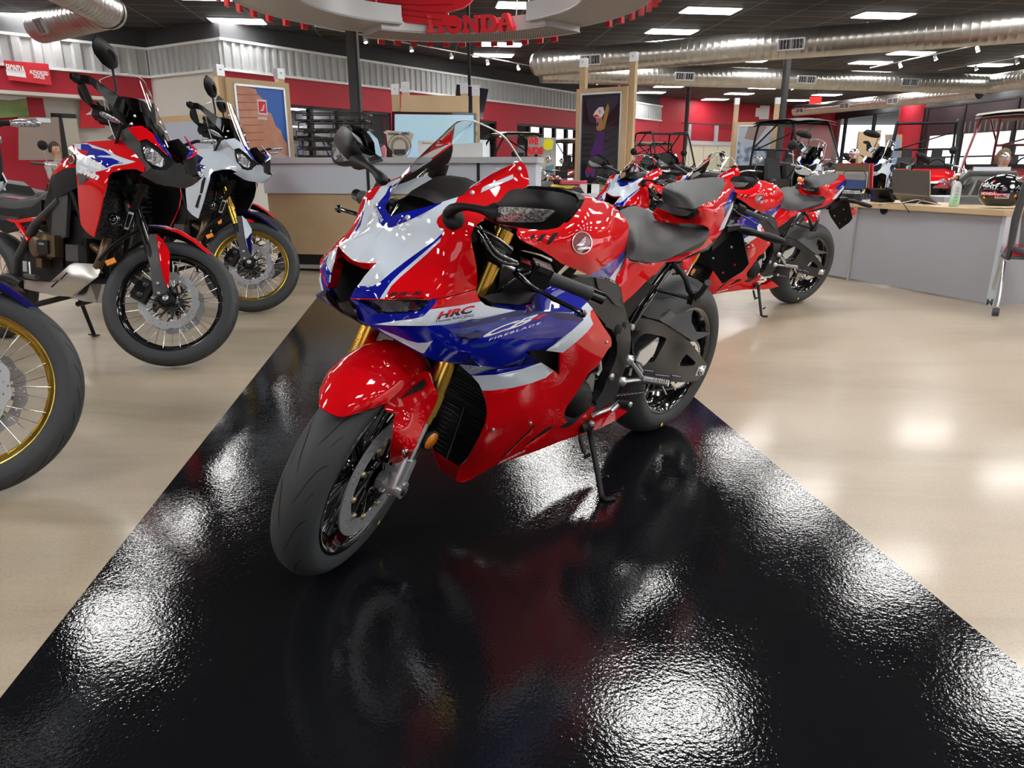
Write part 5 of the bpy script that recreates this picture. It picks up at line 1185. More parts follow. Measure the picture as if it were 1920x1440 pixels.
    vs = [p for q in back for p in q]; fs = [(r * 9 + i, r * 9 + i + 1, (r + 1) * 9 + i + 1, (r + 1) * 9 + i) for r in range(5) for i in range(8)]; m.add(vs, fs + [f[::-1] for f in fs], BLK)
    m.box((1.30, 0, 1.30), (.02, .2, .13), GBK, Matrix.Rotation(rad(-25), 3, 'Y')); m.build('instrument_panel', G)
    # indicators
    for s in (1, -1):
        m = MB(); a = pr('a', 470, 1040, -.34); b = pr('a', 740, 1180, -.22)
        a, b = (Vector((p.x, -p.y * s, p.z)) for p in (a, b)); d = (b - a)
        m.tube([a, a + d * .12, a + d * .6, a + d * .85], [.008, .018, .019, .012], LEN, 10, flat=.7); m.tube([a + d * .8, b, Vector((1.28, .10 * s, 1.12))], .009, BLK, 8); m.build('indicator', G)
    # tank, seat, side
    m = MB(); secs = []
    for (x, w, z, h) in [(1.22, .10, 1.06, .10), (1.12, .15, 1.12, .14), (.98, .17, 1.14, .20), (.84, .16, 1.10, .20), (.74, .12, 1.02, .16), (.68, .09, .95, .10)]:
        secs.append([Vector((x, w * a, z + h * (b - 1))) for a, b in [(-1, -.2), (-1.02, .45), (-.75, .85), (0, 1), (.75, .85), (1.02, .45), (1, -.2)]])
    arch(m, secs, MAIN if not white else WHT); m.lathe([(0, .004), (.03, .004), (.034, 0)], SIL, (1.0, 0, 1.142), (0, 0, 1), 20); m.build('fuel_tank', G)
    m = MB(); secs = []; top = []
    for (x, w, z) in [(.74, .085, .965), (.62, .13, .885), (.45, .155, .865), (.28, .16, .875), (.16, .15, .925)]:
        secs.append([Vector((x, w * a, z + b)) for a, b in [(-1, -.11), (-1, -.035), (-.85, -.01), (-.4, .0), (.4, 0), (.85, -.01), (1, -.035), (1, -.11)]])
    arch(m, secs, SEA, .03, SEA); st = m.build('rider_seat', G)
    m = MB(); arch(m, [[Vector((p.x, p.y * .88, p.z + .006)) for p in s_[2:6]] for s_ in secs[:4]], mat('seat_red', (.42, .02, .03), .5) if not white else SEA, .002); m.build('seat_top', st)
    m = MB(); secs = []
    for (x, w, z) in [(.17, .13, .96), (.08, .145, .99), (-.08, .14, 1.0), (-.24, .10, 1.01)]:
        secs.append([Vector((x, w * a, z + b)) for a, b in [(-1, -.10), (-1, -.03), (-.8, 0), (.8, 0), (1, -.03), (1, -.10)]])
    arch(m, secs, SEA, .03, SEA); m.add(secs[0], [tuple(range(6)), tuple(range(6))[::-1]], SEA, False); m.build('passenger_seat', G)
    m = MB()
    for s in (1, -1):
        for V, mt in (([(.98, .155, .98), (.86, .165, 1.0), (.74, .15, .82), (.80, .15, .62), (.95, .16, .66)], GR2), ([(.70, .14, .86), (.55, .15, .78), (.10, .15, .84), (.0, .14, .76), (.35, .15, .66), (.72, .15, .72)], BLK), ([(.10, .155, .86), (-.30, .10, .96), (-.30, .10, .90), (0, .15, .78)], MAIN)):
            V = [Vector((x, y * s, z)) for x, y, z in V]; k = len(V); W_ = [p - Vector((0, .02 * s, 0)) for p in V]
            m.add(V + W_, [tuple(range(k)), tuple(range(k))[::-1], tuple(range(k, 2 * k))] + [(i, (i + 1) % k, k + (i + 1) % k, k + i) for i in range(k)], mt, False)
    m.build('side_cover', G)
    m = MB()
    for s in (1, -1):
        a, b, e = pr('d', 590, 195, -.15), pr('d', 225, 245, -.15), pr('d', 380, 490, -.16)
        a, b, e = (Vector((p.x, p.y * -s, p.z)) for p in (a, b, e))
        m.tube([a, b], .014, RED, 8); m.tube([b, e], .016, RED, 8); m.tube([b, Vector((-.15, -.12 * -s, .80))], .012, RED, 8)
        f0, f1, f2 = Vector((.90, .15 * s, .86)), Vector((.66, .15 * s, .72)), Vector((.46, .14 * s, .52))
        m.tube([f0, f1, f2, Vector((.42, .13 * s, .36))], .028, GR2, 10, flat=.7); m.tube([f0 + Vector((.1, 0, .05)), Vector((1.08, .12 * s, .70)), Vector((1.02, .11 * s, .36)), Vector((.60, .12 * s, .26))], .017, BLK, 8)
    m.tube([Vector((1.20, 0, 1.0)), Vector((1.05, 0, .45))], .03, BLK, 8)
    m.build('frame', G)
    # engine
    m = MB(); m.box((.70, 0, .46), (.34, .26, .26), BLK); m.box((.92, 0, .62), (.20, .24, .34), BLK, Matrix.Rotation(rad(20), 3, 'Y')); m.box((.95, 0, .40), (.16, .24, .16), BLK); m.build('engine_block', G)
    q = pr('d', 440, 565, -.19); m = MB()
    m.lathe([(0, .0), (.052, 0), (.058, -.006), (.062, -.03), (.085, -.04), (.09, -.07)], BRG, q, (0, -1, 0), 30); m.build('clutch_cover', G)
    m = MB(); q2 = pr('d', 600, 570, -.18); m.box(q2, (.10, .05, .075), BLK); m.box(pr('d', 710, 560, -.17), (.07, .05, .12), BRG); m.box(pr('d', 980, 650, -.15), (.11, .05, .09), GR2); m.box(pr('d', 560, 780, -.16), (.05, .05, .05), BRG); text(m, 'HONDA', LTX, lambda u, v, d: q2 + Vector((-.03 + u * .05, -.0265, .01 + v * .012)), 1, 1); m.build('engine_cover', G)
    m = MB(); m.tube(cr([pr('d', 1390, 440, -.10), pr('d', 1350, 560, -.14), pr('d', 1300, 720, -.16), pr('d', 1250, 830, -.16)], 4), .023, BRG, 12); m.tube(cr([pr('d', 1200, 560, -.1), pr('d', 1300, 640, -.14)], 3), .02, BRG, 10)
    hp = m.build('exhaust_header', G)
    m = MB(); KX = [(*c('d', x, y), Y) for x, y, Y in [(300, 1000, -.18), (950, 770, -.17), (1290, 870, -.17), (900, 1210, -.20), (310, 1100, -.20), (900, 950, -.215), (1150, 930, -.20)]]
    ex = panel('exhaust_shield', G, mat('brushed_shield', (.55, .53, .50), .32, metal=1), KX, cs('d', [(300, 990), (480, 1010), (640, 1020), (780, 900), (890, 800), (960, 768), (1230, 790), (1290, 870), (1260, 950), (1080, 1090), (900, 1210), (700, 1195), (500, 1150), (310, 1105)]), [(VOI, cs('d', [(650, 1080), (740, 1000), (760, 1010), (670, 1095)])), (VOI, cs('d', [(770, 980), (860, 890), (875, 905), (790, 990)]))], th=.03, step=8)
    m = MB(); m.tube(cr([pr('d', 300, 1050, -.18), pr('d', 100, 960, -.18), Vector((.18, -.20, .36)), Vector((-.02, -.22, .62)), Vector((-.2, -.22, .74))], 4), [.026] * 8 + [.03] + [.05] * 8, BLK, 14); m.build('muffler', G)
    m = MB(); V = [pr('d', 900, 1215, -.15), pr('d', 1160, 1040, -.15), pr('d', 1310, 1050, -.12), pr('d', 1250, 1290, -.12), pr('d', 1080, 1270, -.15)]; k = len(V); W_ = [Vector((p.x, -p.y, p.z)) for p in V]
    m.add(V + W_, [tuple(range(k)), tuple(range(k))[::-1], tuple(range(k, 2 * k))] + [(i, (i + 1) % k, k + (i + 1) % k, k + i) for i in range(k)], SIL, False); m.build('skid_plate', G)
    m = MB(); m.tube([Vector((.50, -.12, .36)), Vector((0, -.10, .335))], .028, GRY, 10, flat=1.4); m.tube([Vector((.50, .12, .36)), Vector((0, .10, .335))], .028, GRY, 10, flat=1.4); m.build('swingarm', G)
    m = MB(); m.tube([pr('d', 380, 760, -.2), pr('d', 390, 930, -.21)], .006, SIL, 8); m.box(pr('d', 330, 820, -.19), (.04, .01, .06), SIL); m.tube([pr('d', 330, 940, -.2), pr('d', 480, 960, -.27)], .014, GRY, 8); m.build('footpeg', G)
    m = MB(); q = pr('b', 905, 1110, -.07); u_ = (pr('b', 960, 1010, -.07) - pr('b', 870, 1220, -.07)); m.tube([q + u_ * 2.0, q - u_ * 1.8], .024, BLK, 8, flat=.5)
    m.build('down_tube', G); 
    m = MB(); V = [pr('b', 905, 1000, -.098), pr('b', 970, 1020, -.098), pr('b', 900, 1225, -.098), pr('b', 845, 1210, -.098)]; m.add(V, [(0, 1, 2, 3), (3, 2, 1, 0)], LTX, False)
    m.add([p + (sum(V, Vector()) / 4 - p) * .25 + Vector((0, -.001, 0)) for p in V], [(0, 1, 2, 3), (3, 2, 1, 0)], GRY, False); m.build('warning_label', G)
    # stand
    f_ = BI @ (BM @ Vector((.52, .30, .0))); w_ = BM @ Vector((.52, .28, 0)); w_.z = .012; f_ = BI @ w_
    m = MB(); m.tube([Vector((.60, .13, .30)), f_], .012, BLK, 8); m.box(f_, (.06, .04, .008), BLK); m.build('side_stand', G)
    return G
# ============================================================ THE SHOWROOM
class Wall:
    # vertical plane through two floor points
    def __init__(s, a, b):
        s.a = Vector((a[0], a[1], 0)); s.b = Vector((b[0], b[1], 0)); s.d = (s.b - s.a).normalized(); s.n = Vector((s.d.y, -s.d.x, 0))
        if s.n.dot(-s.a) < 0: s.n = -s.n
    def hit(s, px, py, off=0.0):
        r = ray(px, py); o = Vector((0, 0, CAM_H)); t = ((s.a + s.n * off - o).dot(s.n)) / r.dot(s.n); p = o + r * t
        return ((p - s.a).dot(s.d), p.z)
    def P(s, u, z, off=0.0): return s.a + s.d * u + Vector((0, 0, z)) + s.n * off
    def slab(s, m, u0, u1, z0, z1, o0, o1, mt):
        vs = [s.P(u, z, o) for o in (o0, o1) for u, z in ((u0, z0), (u1, z0), (u1, z1), (u0, z1))]
        m.add(vs, [(0, 1, 2, 3), (7, 6, 5, 4), (0, 4, 5, 1), (1, 5, 6, 2), (2, 6, 7, 3), (3, 7, 4, 0)], mt, False)
    def poly(s, m, pts, mt, o0=.002, o1=.02):
        m.prism(pts, mt, lambda u, v, d: s.P(u, v, o0 + d), o1 - o0)
WPL = mat('white_wall', (.62, .60, .56), .6, noise=(1.2, (.58, .56, .52), .3))
WRD = mat('red_wall', (.42, .012, .03), .55)
WRB = mat('bright_red_wall', (.40, .010, .024), .6)
WBK = mat('charcoal_wall', (.035, .035, .038), .6)
COR = mat('corrugated_steel', (.74, .76, .77), .45)
GAL = mat('galvanised_duct', (.42, .40, .37), .30, metal=.9, noise=(6, (.50, .49, .46), .2))
WOD = mat('birch_wood', (.52, .37, .21), .5, noise=(3, (.60, .45, .28), .25))
DRK = mat('dark_frame', (.012, .012, .013), .4)
LPG = mat('grey_laminate', (.38, .39, .43), .45)
WLM = mat('white_laminate', (.62, .67, .74), .4)
# concrete / vinyl floor
def floor_mat(name, c1, c2, c3, rough, sc):
    m = mat(name, c1, rough, coat=.25); nt = m.node_tree; b = nt.nodes['Principled BSDF']; b.inputs['Coat Roughness'].default_value = .12
    tc = nt.nodes.new('ShaderNodeTexCoord'); mp = nt.nodes.new('ShaderNodeMapping'); mp.inputs['Scale'].default_value = sc; mp.inputs['Rotation'].default_value = (0, 0, rad(7.2))
    n1 = nt.nodes.new('ShaderNodeTexNoise'); n1.inputs['Scale'].default_value = 1.0; n1.inputs['Detail'].default_value = 9; n1.inputs['Roughness'].default_value = .62; n1.inputs['Distortion'].default_value = .6
    r = nt.nodes.new('ShaderNodeValToRGB'); e = r.color_ramp.elements; e[0].position = .33; e[0].color = (*c1, 1); e[1].position = .68; e[1].color = (*c2, 1); k = e.new(.5); k.color = (*c3, 1)
    n2 = nt.nodes.new('ShaderNodeTexNoise'); n2.inputs['Scale'].default_value = 140; n2.inputs['Detail'].default_value = 4
    mx = nt.nodes.new('ShaderNodeMixRGB'); mx.blend_type = 'MULTIPLY'; mx.inputs['Fac'].default_value = .35
    r2 = nt.nodes.new('ShaderNodeValToRGB'); r2.color_ramp.elements[0].position = .3; r2.color_ramp.elements[0].color = (.6, .58, .55, 1); r2.color_ramp.elements[1].position = .55; r2.color_ramp.elements[1].color = (1, 1, 1, 1)
    L = nt.links.new
    L(tc.outputs['Object'], mp.inputs['Vector']); L(mp.outputs['Vector'], n1.inputs['Vector']); L(n1.outputs['Fac'], r.inputs['Fac']); L(tc.outputs['Object'], n2.inputs['Vector']); L(n2.outputs['Fac'], r2.inputs['Fac'])
    L(r.outputs['Color'], mx.inputs['Color1']); L(r2.outputs['Color'], mx.inputs['Color2']); L(mx.outputs['Color'], b.inputs['Base Color'])
    bp = nt.nodes.new('ShaderNodeBump'); bp.inputs['Strength'].default_value = .12; bp.inputs['Distance'].default_value = .001; L(n2.outputs['Fac'], bp.inputs['Height']); L(bp.outputs['Normal'], b.inputs['Normal'])
    return m
FLO = floor_mat('tan_concrete', (.36, .29, .205), (.50, .42, .315), (.44, .36, .265), .34, (.5, 1.6, 1))
FLV = floor_mat('tan_vinyl', (.33, .275, .195), (.49, .41, .305), (.42, .35, .255), .42, (.45, 2.4, 1))
def gloss_floor():
    m = mat('black_epoxy', (.006, .0065, .008), .10, spec=.6); nt = m.node_tree; b = nt.nodes['Principled BSDF']
    tc = nt.nodes.new('ShaderNodeTexCoord'); n1 = nt.nodes.new('ShaderNodeTexNoise'); n1.inputs['Scale'].default_value = 120; n1.inputs['Detail'].default_value = 2
    n2 = nt.nodes.new('ShaderNodeTexNoise'); n2.inputs['Scale'].default_value = 5; n2.inputs['Detail'].default_value = 3
    bp = nt.nodes.new('ShaderNodeBump'); bp.inputs['Strength'].default_value = .42; bp.inputs['Distance'].default_value = .0012
    b2 = nt.nodes.new('ShaderNodeBump'); b2.inputs['Strength'].default_value = .25; b2.inputs['Distance'].default_value = .006
    L = nt.links.new; L(tc.outputs['Object'], n1.inputs['Vector']); L(tc.outputs['Object'], n2.inputs['Vector']); L(n1.outputs['Fac'], bp.inputs['Height']); L(n2.outputs['Fac'], b2.inputs['Height']); L(b2.outputs['Normal'], bp.inputs['Normal']); L(bp.outputs['Normal'], b.inputs['Normal'])
    r = nt.nodes.new('ShaderNodeValToRGB'); r.color_ramp.elements[0].color = (.03, .03, .03, 1); r.color_ramp.elements[1].color = (.09, .09, .09, 1); L(n2.outputs['Fac'], r.inputs['Fac']); L(r.outputs['Color'], b.inputs['Roughness'])
    return m
def tile_mat():
    m = mat('black_ceiling_tile', (.02, .02, .021), .75); nt = m.node_tree; b = nt.nodes['Principled BSDF']
    tc = nt.nodes.new('ShaderNodeTexCoord'); mp = nt.nodes.new('ShaderNodeMapping'); mp.inputs['Rotation'].default_value = (0, 0, -rad(7.2)); mp.vector_type = 'POINT'
    br = nt.nodes.new('ShaderNodeTexBrick'); br.offset = 0; br.inputs['Scale'].default_value = 1; br.inputs['Brick Width'].default_value = 1.22; br.inputs['Row Height'].default_value = .61; br.inputs['Mortar Size'].default_value = .018; br.inputs['Mortar Smooth'].default_value = 0
    br.inputs['Color1'].default_value = (.020, .020, .021, 1); br.inputs['Color2'].default_value = (.030, .030, .031, 1); br.inputs['Mortar'].default_value = (.16, .16, .165, 1)
    L = nt.links.new; L(tc.outputs['Object'], mp.inputs['Vector']); L(mp.outputs['Vector'], br.inputs['Vector']); L(br.outputs['Color'], b.inputs['Base Color'])
    return m
GLO = gloss_floor(); TIL = tile_mat()
UX, UY = Vector((cos(rad(7.2)), sin(rad(7.2)), 0)), Vector((-sin(rad(7.2)), cos(rad(7.2)), 0))
def uv(u, v, z=0): return UX * u + UY * v + Vector((0, 0, z))
# ---- floor
m = MB(); a, b = uv(.62, -8), uv(.62, 60)      # split between vinyl (left) and concrete (right) hidden under the black strip
LX, RX = -25, 45
m.box((10, 22, -.05), (90, 75, .1), FLO); struct(m.build('floor'))
m = MB(); m.add([uv(-22, -8, .001), uv(-.2, -8, .001), uv(-.2, 26, .001), uv(-22, 26, .001), uv(-22, -8, -.02), uv(-.2, -8, -.02), uv(-.2, 26, -.02), uv(-22, 26, -.02)], [(0, 1, 2, 3), (4, 5, 1, 0), (5, 6, 2, 1), (6, 7, 3, 2), (7, 4, 0, 3)], FLV, False); struct(m.build('floor'))
l0, l1, r0, r1 = at(592.5, 560, Z=.003), at(0, 1309, Z=.003), at(1300, 743, Z=.003), at(1902, 1240, Z=.003)
ld, rd = (l1 - l0).normalized(), (r1 - r0).normalized()
m = MB(); V = [l0 - ld * 2.2, l0 + ld * 9, r0 + rd * 6.5, r0 - rd * 4.6]
m.add(V + [p - Vector((0, 0, .02)) for p in V], [(0, 1, 2, 3), (4, 5, 1, 0), (5, 6, 2, 1), (6, 7, 3, 2), (7, 4, 0, 3)], GLO, False); struct(m.build('floor'))
# ---- walls
A0, A1 = at(409, 37, Z=CEIL), at(1238, 182, Z=CEIL)
ZT, ZB, ZR = 3.98, 3.33, 2.66
WA = Wall(A0, A1); LA = (A1 - A0).length
B0 = at(275, 93, Z=ZT); B0.z = 0
WJ = Wall(B0, A0); LJ = (Vector((A0.x, A0.y, 0)) - B0).length
B1 = at(0, 62, Z=ZT); bd = (B1 - B0); bd.z = 0; B1 = B0 + bd.normalized() * 12
WB = Wall(B1, B0); LB = 12
Cend = at(1545, 207, Z=CEIL); WC = Wall(A1, Cend); LC = (Vector((Cend.x, Cend.y, 0)) - Vector((A1.x, A1.y, 0))).length
wd = -UY
WW = Wall(Cend, Cend + wd * 36)
def corrugated(w, u0, u1, z0, z1, off, pitch=.23, depth=.045):
    m = MB(); n = int((u1 - u0) / pitch); prof = []
    for i in range(n + 1):
        b_ = u0 + i * pitch
        for f, d in ((0, 0), (.30, 0), (.42, depth), (.80, depth), (.92, 0)):
            if b_ + f * pitch <= u1: prof.append((b_ + f * pitch, d))
    vs = [w.P(u, z, off + d) for u, d in prof for z in (z0, z1)]; fs = [(2 * i, 2 * i + 2, 2 * i + 3, 2 * i + 1) for i in range(len(prof) - 1)]
    m.add(vs, fs, COR, False); m.add(vs, [f[::-1] for f in fs], COR, False)
    w.slab(m, u0, u1, z1 - .03, z1 + .03, off - .1, off + .07, COR); w.slab(m, u0, u1, z0 - .04, z0 + .02, off - .1, off + .07, COR)
    return struct(m.build('trim'))
TN = [0]
def trim(o):
    TN[0] += 1; o.name = 'trim_%d' % TN[0]; return struct(o)
m = MB(); WA.slab(m, 0, LA, ZR, CEIL, 0, -.3, WBK)
WA.slab(m, 0, LA, ZR, ZB, .0, .04, WRD)
# lower part of the long wall: piers and the openings between them
ops = [(530, 733), (760, 930), (968, 1085)]
us = [(WA.hit(a, 240)[0], WA.hit(b, 260)[0]) for a, b in ops]
cur = 0
for k, (u0, u1) in enumerate(us):
    WA.slab(m, cur, u0, 0, ZR, -.3, .04, WPL if k == 0 else WRD); cur = u1
WA.slab(m, cur, LA, 0, ZR, -.3, .04, WRD)
WA.slab(m, us[0][0], us[0][1], 0, .9, -.3, .04, WRD)
struct(m.build('wall_back'))
trim(corrugated(WA, -.1, LA + .1, ZB, ZT, .06))
# jog wall and the left rear wall
m = MB(); WJ.slab(m, 0, LJ, ZT, CEIL, 0, -.2, WBK); WJ.slab(m, 0, LJ, 0, ZT, 0, -.2, WPL); struct(m.build('wall_corner'))
trim(corrugated(WJ, 0, LJ, ZB, ZT, .02))
m = MB(); WB.slab(m, 0, LB, ZT, CEIL, 0, -.2, WBK); WB.slab(m, 0, LB, 2.78, ZT, 0, -.2, WRD); struct(m.build('wall_left')); m = MB(); WB.slab(m, 0, LB, 0, 2.78, -.6, -.8, WPL); WB.slab(m, 0, LB, 2.70, 2.78, -.8, .0, WPL)
u_, z_ = WB.hit(90, 165); WB.slab(m, 0, u_, 0, 2.70, -.56, -.6, WRD); struct(m.build('wall_left'))
trim(corrugated(WB, 0, LB, ZB, ZT, .04, .42, .06))
# far red wall
m = MB(); WC.slab(m, -.5, LC, 0, CEIL, 0, -.3, WRB); struct(m.build('wall_far'))
m = MB()
cu0, cz0 = WC.hit(1292, 262); cu1, cz1 = WC.hit(1400, 262)
WC.slab(m, cu0 - .2, cu1 + 2, 0, 2.25, .02, .05, mat('cream_panel', (.62, .58, .44), .5))
for k in range(6): WC.slab(m, cu0 + k * 1.1, cu0 + .04 + k * 1.1, 0, 2.25, .05, .06, LPG)
WC.slab(m, cu0 - .2, cu1 + 2, 2.25, 2.45, .02, .1, mat('silver_paint', (.45, .46, .48), .4)); u, z = WC.hit(1343, 225); WC.slab(m, u - .12, u + .12, 2.4, 3.3, .02, .1, MATS['silver_paint'])
u2, z2 = WC.hit(1292, 225); WC.slab(m, u2 - .1, u2 + .1, 2.4, 3.3, .02, .1, MATS['silver_paint']); WC.slab(m, cu0 - 1, cu1 + 1.5, 3.22, 3.28, .3, .36, WBK)
trim(m.build('trim'))
# ---- window wall on the right
GLW = thin_glass('window_glass', (.92, .95, .96), 1.0)
m = MB(); LWW = 36
ztop = WW.hit(1600, 218)[1]; zsill = .45
WW.slab(m, 0, LWW, ztop, CEIL, 0, -.25, WBK); WW.slab(m, 0, LWW, 0, zsill, 0, -.25, WBK)
u0 = WW.hit(1582, 240)[0]
colU = [WW.hit(1545, 240)[0], WW.hit(1710, 240)[0]]
struct(m.build('wall_right'))
m = MB(); m.lathe([(.75, 0), (.75, CEIL)], WRB, WW.P(colU[1], 0, -.1), (0, 0, 1), 28); trim(m.build('trim'))
m = MB(); m.lathe([(.9, 0), (.9, CEIL)], WRB, WW.P(.4, 0, .1), (0, 0, 1), 28); trim(m.build('trim'))
mull = [1583, 1636, 1690]; wn = 0; prev = .8
edges = [WW.hit(x, 240)[0] for x in mull]
uu = [WW.hit(x, 240)[0] for x in (1735, 1803, 1900)]; e = uu[-1]
while e < LWW - 3: e += 2.4; uu.append(e)
alle = [.9] + edges[:2] + [colU[1] - .7], [colU[1] + .7] + uu
for gi, L_ in enumerate(alle):
    for a_, b_ in zip(L_, L_[1:]):
        wn += 1; m = MB()
        for (x0, x1, z0, z1) in ((a_, a_ + .07, zsill, ztop), (b_ - .07, b_, zsill, ztop), (a_, b_, zsill, zsill + .08), (a_, b_, ztop - .08, ztop), (a_, b_, 1.55, 1.62)): WW.slab(m, x0, x1, z0, z1, .02, -.12, DRK)
        if gi == 1:   # dark blinds over the upper part
            WW.slab(m, a_ + .07, b_ - .07, 2.55, ztop - .08, -.02, -.06, mat('dark_blind', (.035, .022, .028), .35))
            if a_ > uu[0]:
                for k in range(9): WW.slab(m, a_ + .12 + k * (b_ - a_ - .2) / 9, a_ + .2 + k * (b_ - a_ - .2) / 9, 2.6, 3.05, -.015, -.02, mat('blind_slat', (.12, .12, .12), .5))
        w_ = struct(m.build('window_%d' % wn)); m = MB(); m.add([WW.P(a_, zsill, -.05), WW.P(b_, zsill, -.05), WW.P(b_, ztop, -.05), WW.P(a_, ztop, -.05)], [(0, 1, 2, 3)], GLW, False); m.build('glass', w_)
# ---- ceiling
m = MB(); m.box((10, 22, CEIL + .05), (90, 75, .1), TIL); struct(m.build('ceiling'))
# unseen walls behind the camera, daylight openings narrowed to cut milky reflections on paint
m = MB(); Wk = Wall((-25, -7), (45, -7))
for x0 in (-25, -17, -8, 1, 10, 19, 28): m.box((x0 + 3, -7, CEIL / 2), (6, .3, CEIL), WBK if x0 % 2 else WRD)
m.box((10, -7, CEIL - .35), (70, .3, .7), WBK); m.box((10, -7, .2), (70, .3, .4), WBK); struct(m.build('wall_front'))
m = MB(); m.box((-14.5, 3, CEIL / 2), (.3, 20, CEIL), WPL); m.box((-14.3, 3, 3.2), (.1, 20, .9), WRD); struct(m.build('wall_side'))
# ---- ceiling light panels
EMI = mat('light_panel', (1, 1, 1), .5, emit=(1, .985, .96), es=LIGHT_STRENGTH)
m = MB(); m.box((0, 0, -.012), (1.19, .58, .02), EMI); m.box((0, 0, .0), (1.26, .65, .02), mat('light_frame', (.5, .5, .5), .5))
def lpanel(u, v, label, proto=[None]):
    p = uv(u, v, CEIL - .012)
    if proto[0] is None:
        t = thing('ceiling_light', label, 'light', p, (0, 0, rad(7.2)), 'flat light panels in the black ceiling')
        a = MB(); a.box((0, 0, .002), (1.26, .65, .018), mat('light_frame', (.5, .5, .5), .5)); a.build('frame', t)
        a = MB(); a.box((0, 0, -.012), (1.19, .58, .016), EMI); a.build('diffuser', t); proto[0] = t; return t
    return dup(proto[0], p, rad(7.2), label)
LLAB = 'flat white light panel set flush in the black tiled ceiling'
rows = [-4, -1.5, .9, 3.35, 5.8, 8.2, 10.7, 13.1, 16.65, 19.15, 21.6, 23.6, 28.6, 31.1, 33.6, 36.4]  # rows over and behind the camera are unseen, added for general light
for v in rows:
    for u in (-8.6, -4.1, 2.4, 6.5, 10.6, 14.8, 19.1, 23.3):
        if u < 0 and v > 20.5: continue
        if u < 7 and v > 28: continue
        if u < 3 and v > 24: continue
        if u > 15 and v < 20: 
            if v > 10 or u > 20: continue
        if v in (5.8,) and u == -4.1: continue
        lpanel(u, v, LLAB)
# ============================================================ CEILING HARDWARE
def flat(m, pts, Y, depth, mt, holes=()):
    # a slab of real thickness facing the entrance, its outline given as seen, standing at distance Y
    m.prism([at(x, y, Y=Y).xz[:] for x, y in pts][::1], mt, lambda u, v, d: Vector((u, Y + depth - d, v)), depth, holes=[[at(x, y, Y=Y).xz[:] for x, y in h] for h in holes])
    return m
def duct(m, p, q, r, pitch=.16, n=24):
    p, q = Vector(p), Vector(q); d = (q - p); L = d.length; k = int(L / pitch); prof = [(r * .02, 0)] if False else []
    for i in range(k):
        h = i * pitch; prof += [(r, h), (r, h + pitch * .86), (r * 1.010, h + pitch * .90), (r * 1.010, h + pitch * .96), (r, h + pitch * .999)]
    m.lathe(prof, GAL, p, d, n)
def grille(m, c_, d, n_, w=.45, h=.2):
    d = Vector(d).normalized(); n_ = Vector(n_).normalized(); u = n_.cross(d).normalized(); R = Matrix((d, u, n_)).transposed(); c_ = Vector(c_)
    for s in (-1, 1): m.box(c_ + d * s * w / 2, (.03, h, .05), SIL, R); m.box(c_ + u * s * h / 2, (w, .03, .05), SIL, R)
    m.box(c_, (.02, h, .05), SIL, R); m.box(c_ - n_ * .01, (w, h, .01), GRY, R)
    for k in range(8): m.box(c_ + d * (-w / 2 + (k + .5) * w / 8), (.008, h, .03), SIL, R)
ZD = 3.75
dl, dr = at(1008, 120, Z=ZD), at(1925, 48, Z=ZD)
t = thing('air_duct', 'large spiral duct running from centre to the upper right corner', 'duct', dl.lerp(dr, .5), group='spiral air ducts')
def sub(t, name, m): o = m.build(name, t); o.matrix_parent_inverse = Matrix.Translation(t.location).inverted(); return o
m = MB(); ax = (dr - dl).normalized(); duct(m, dl, dr + ax * 6, .31); m.lathe([(0, -.18), (.16, -.16), (.27, -.09), (.31, 0)], GAL, dl, ax, 24); sub(t, 'duct_pipe', m)
for f in (.155, .60):
    m = MB(); c_ = dl.lerp(dr, f); nn = (Vector((0, 0, CAM_H)) - c_); nn -= ax * nn.dot(ax); nn.normalize(); grille(m, c_ + nn * .315, ax, nn, .55, .22); sub(t, 'air_grille', m)
d2l, d2r = at(1052, 137, Z=ZD), at(1855, 158, Z=ZD)
t = thing('air_duct', 'long spiral duct crossing behind the nearer big duct', 'duct', d2l.lerp(d2r, .5), group='spiral air ducts')
m = MB(); ax = (d2r - d2l).normalized(); duct(m, d2l - ax * .6, d2r, .29); sub(t, 'duct_pipe', m)
for px in (1276, 1501, 1698):
    m = MB(); r_ = ray(px, 142); f = [i / 200 for i in range(200)]; c_ = min((d2l.lerp(d2r, k) for k in f), key=lambda q: abs((q.x / q.y) - r_.x / r_.y)); nn = (Vector((0, 0, CAM_H)) - c_); nn -= ax * nn.dot(ax); nn.normalize(); grille(m, c_ + nn * .295, ax, nn, .6, .2); sub(t, 'air_grille', m)
m = MB(); m.box(d2l + ax * .3 + Vector((0, 0, .1)), (.7, .3, .5), SIL); sub(t, 'duct_boot', m)
t = thing('air_duct', 'short spiral duct at the far right branching towards the windows', 'duct', d2r, group='spiral air ducts')
m = MB(); q = at(1990, 138, Z=ZD); duct(m, d2r, q, .29); m.lathe([(.0, -.30), (.2, -.26), (.30, -.12), (.31, .1)], GAL, d2r, (q - d2r), 24); sub(t, 'duct_pipe', m)
d4l, d4r = at(1492, 208, Z=ZD), at(1838, 172, Z=ZD)
t = thing('air_duct', 'thin far duct above the white windows with square grilles', 'duct', d4l.lerp(d4r, .5), group='spiral air ducts')
m = MB(); ax = (d4r - d4l).normalized(); duct(m, d4l, d4r, .25); m.lathe([(0, -.04), (.22, -.03), (.25, 0)], GAL, d4l, ax, 24); sub(t, 'duct_pipe', m)
for f in (.06, .35, .62):
    m = MB(); c_ = d4l.lerp(d4r, f); nn = (Vector((0, 0, CAM_H)) - c_); nn -= ax * nn.dot(ax); nn.normalize(); grille(m, c_ + nn * .255, ax, nn, .5, .2); sub(t, 'air_grille', m)
a, b = at(75, 50, Z=ZD), at(190, 22, Z=ZD)
t = thing('air_duct', 'capped spiral duct with square grille at the upper left', 'duct', a, group='spiral air ducts')
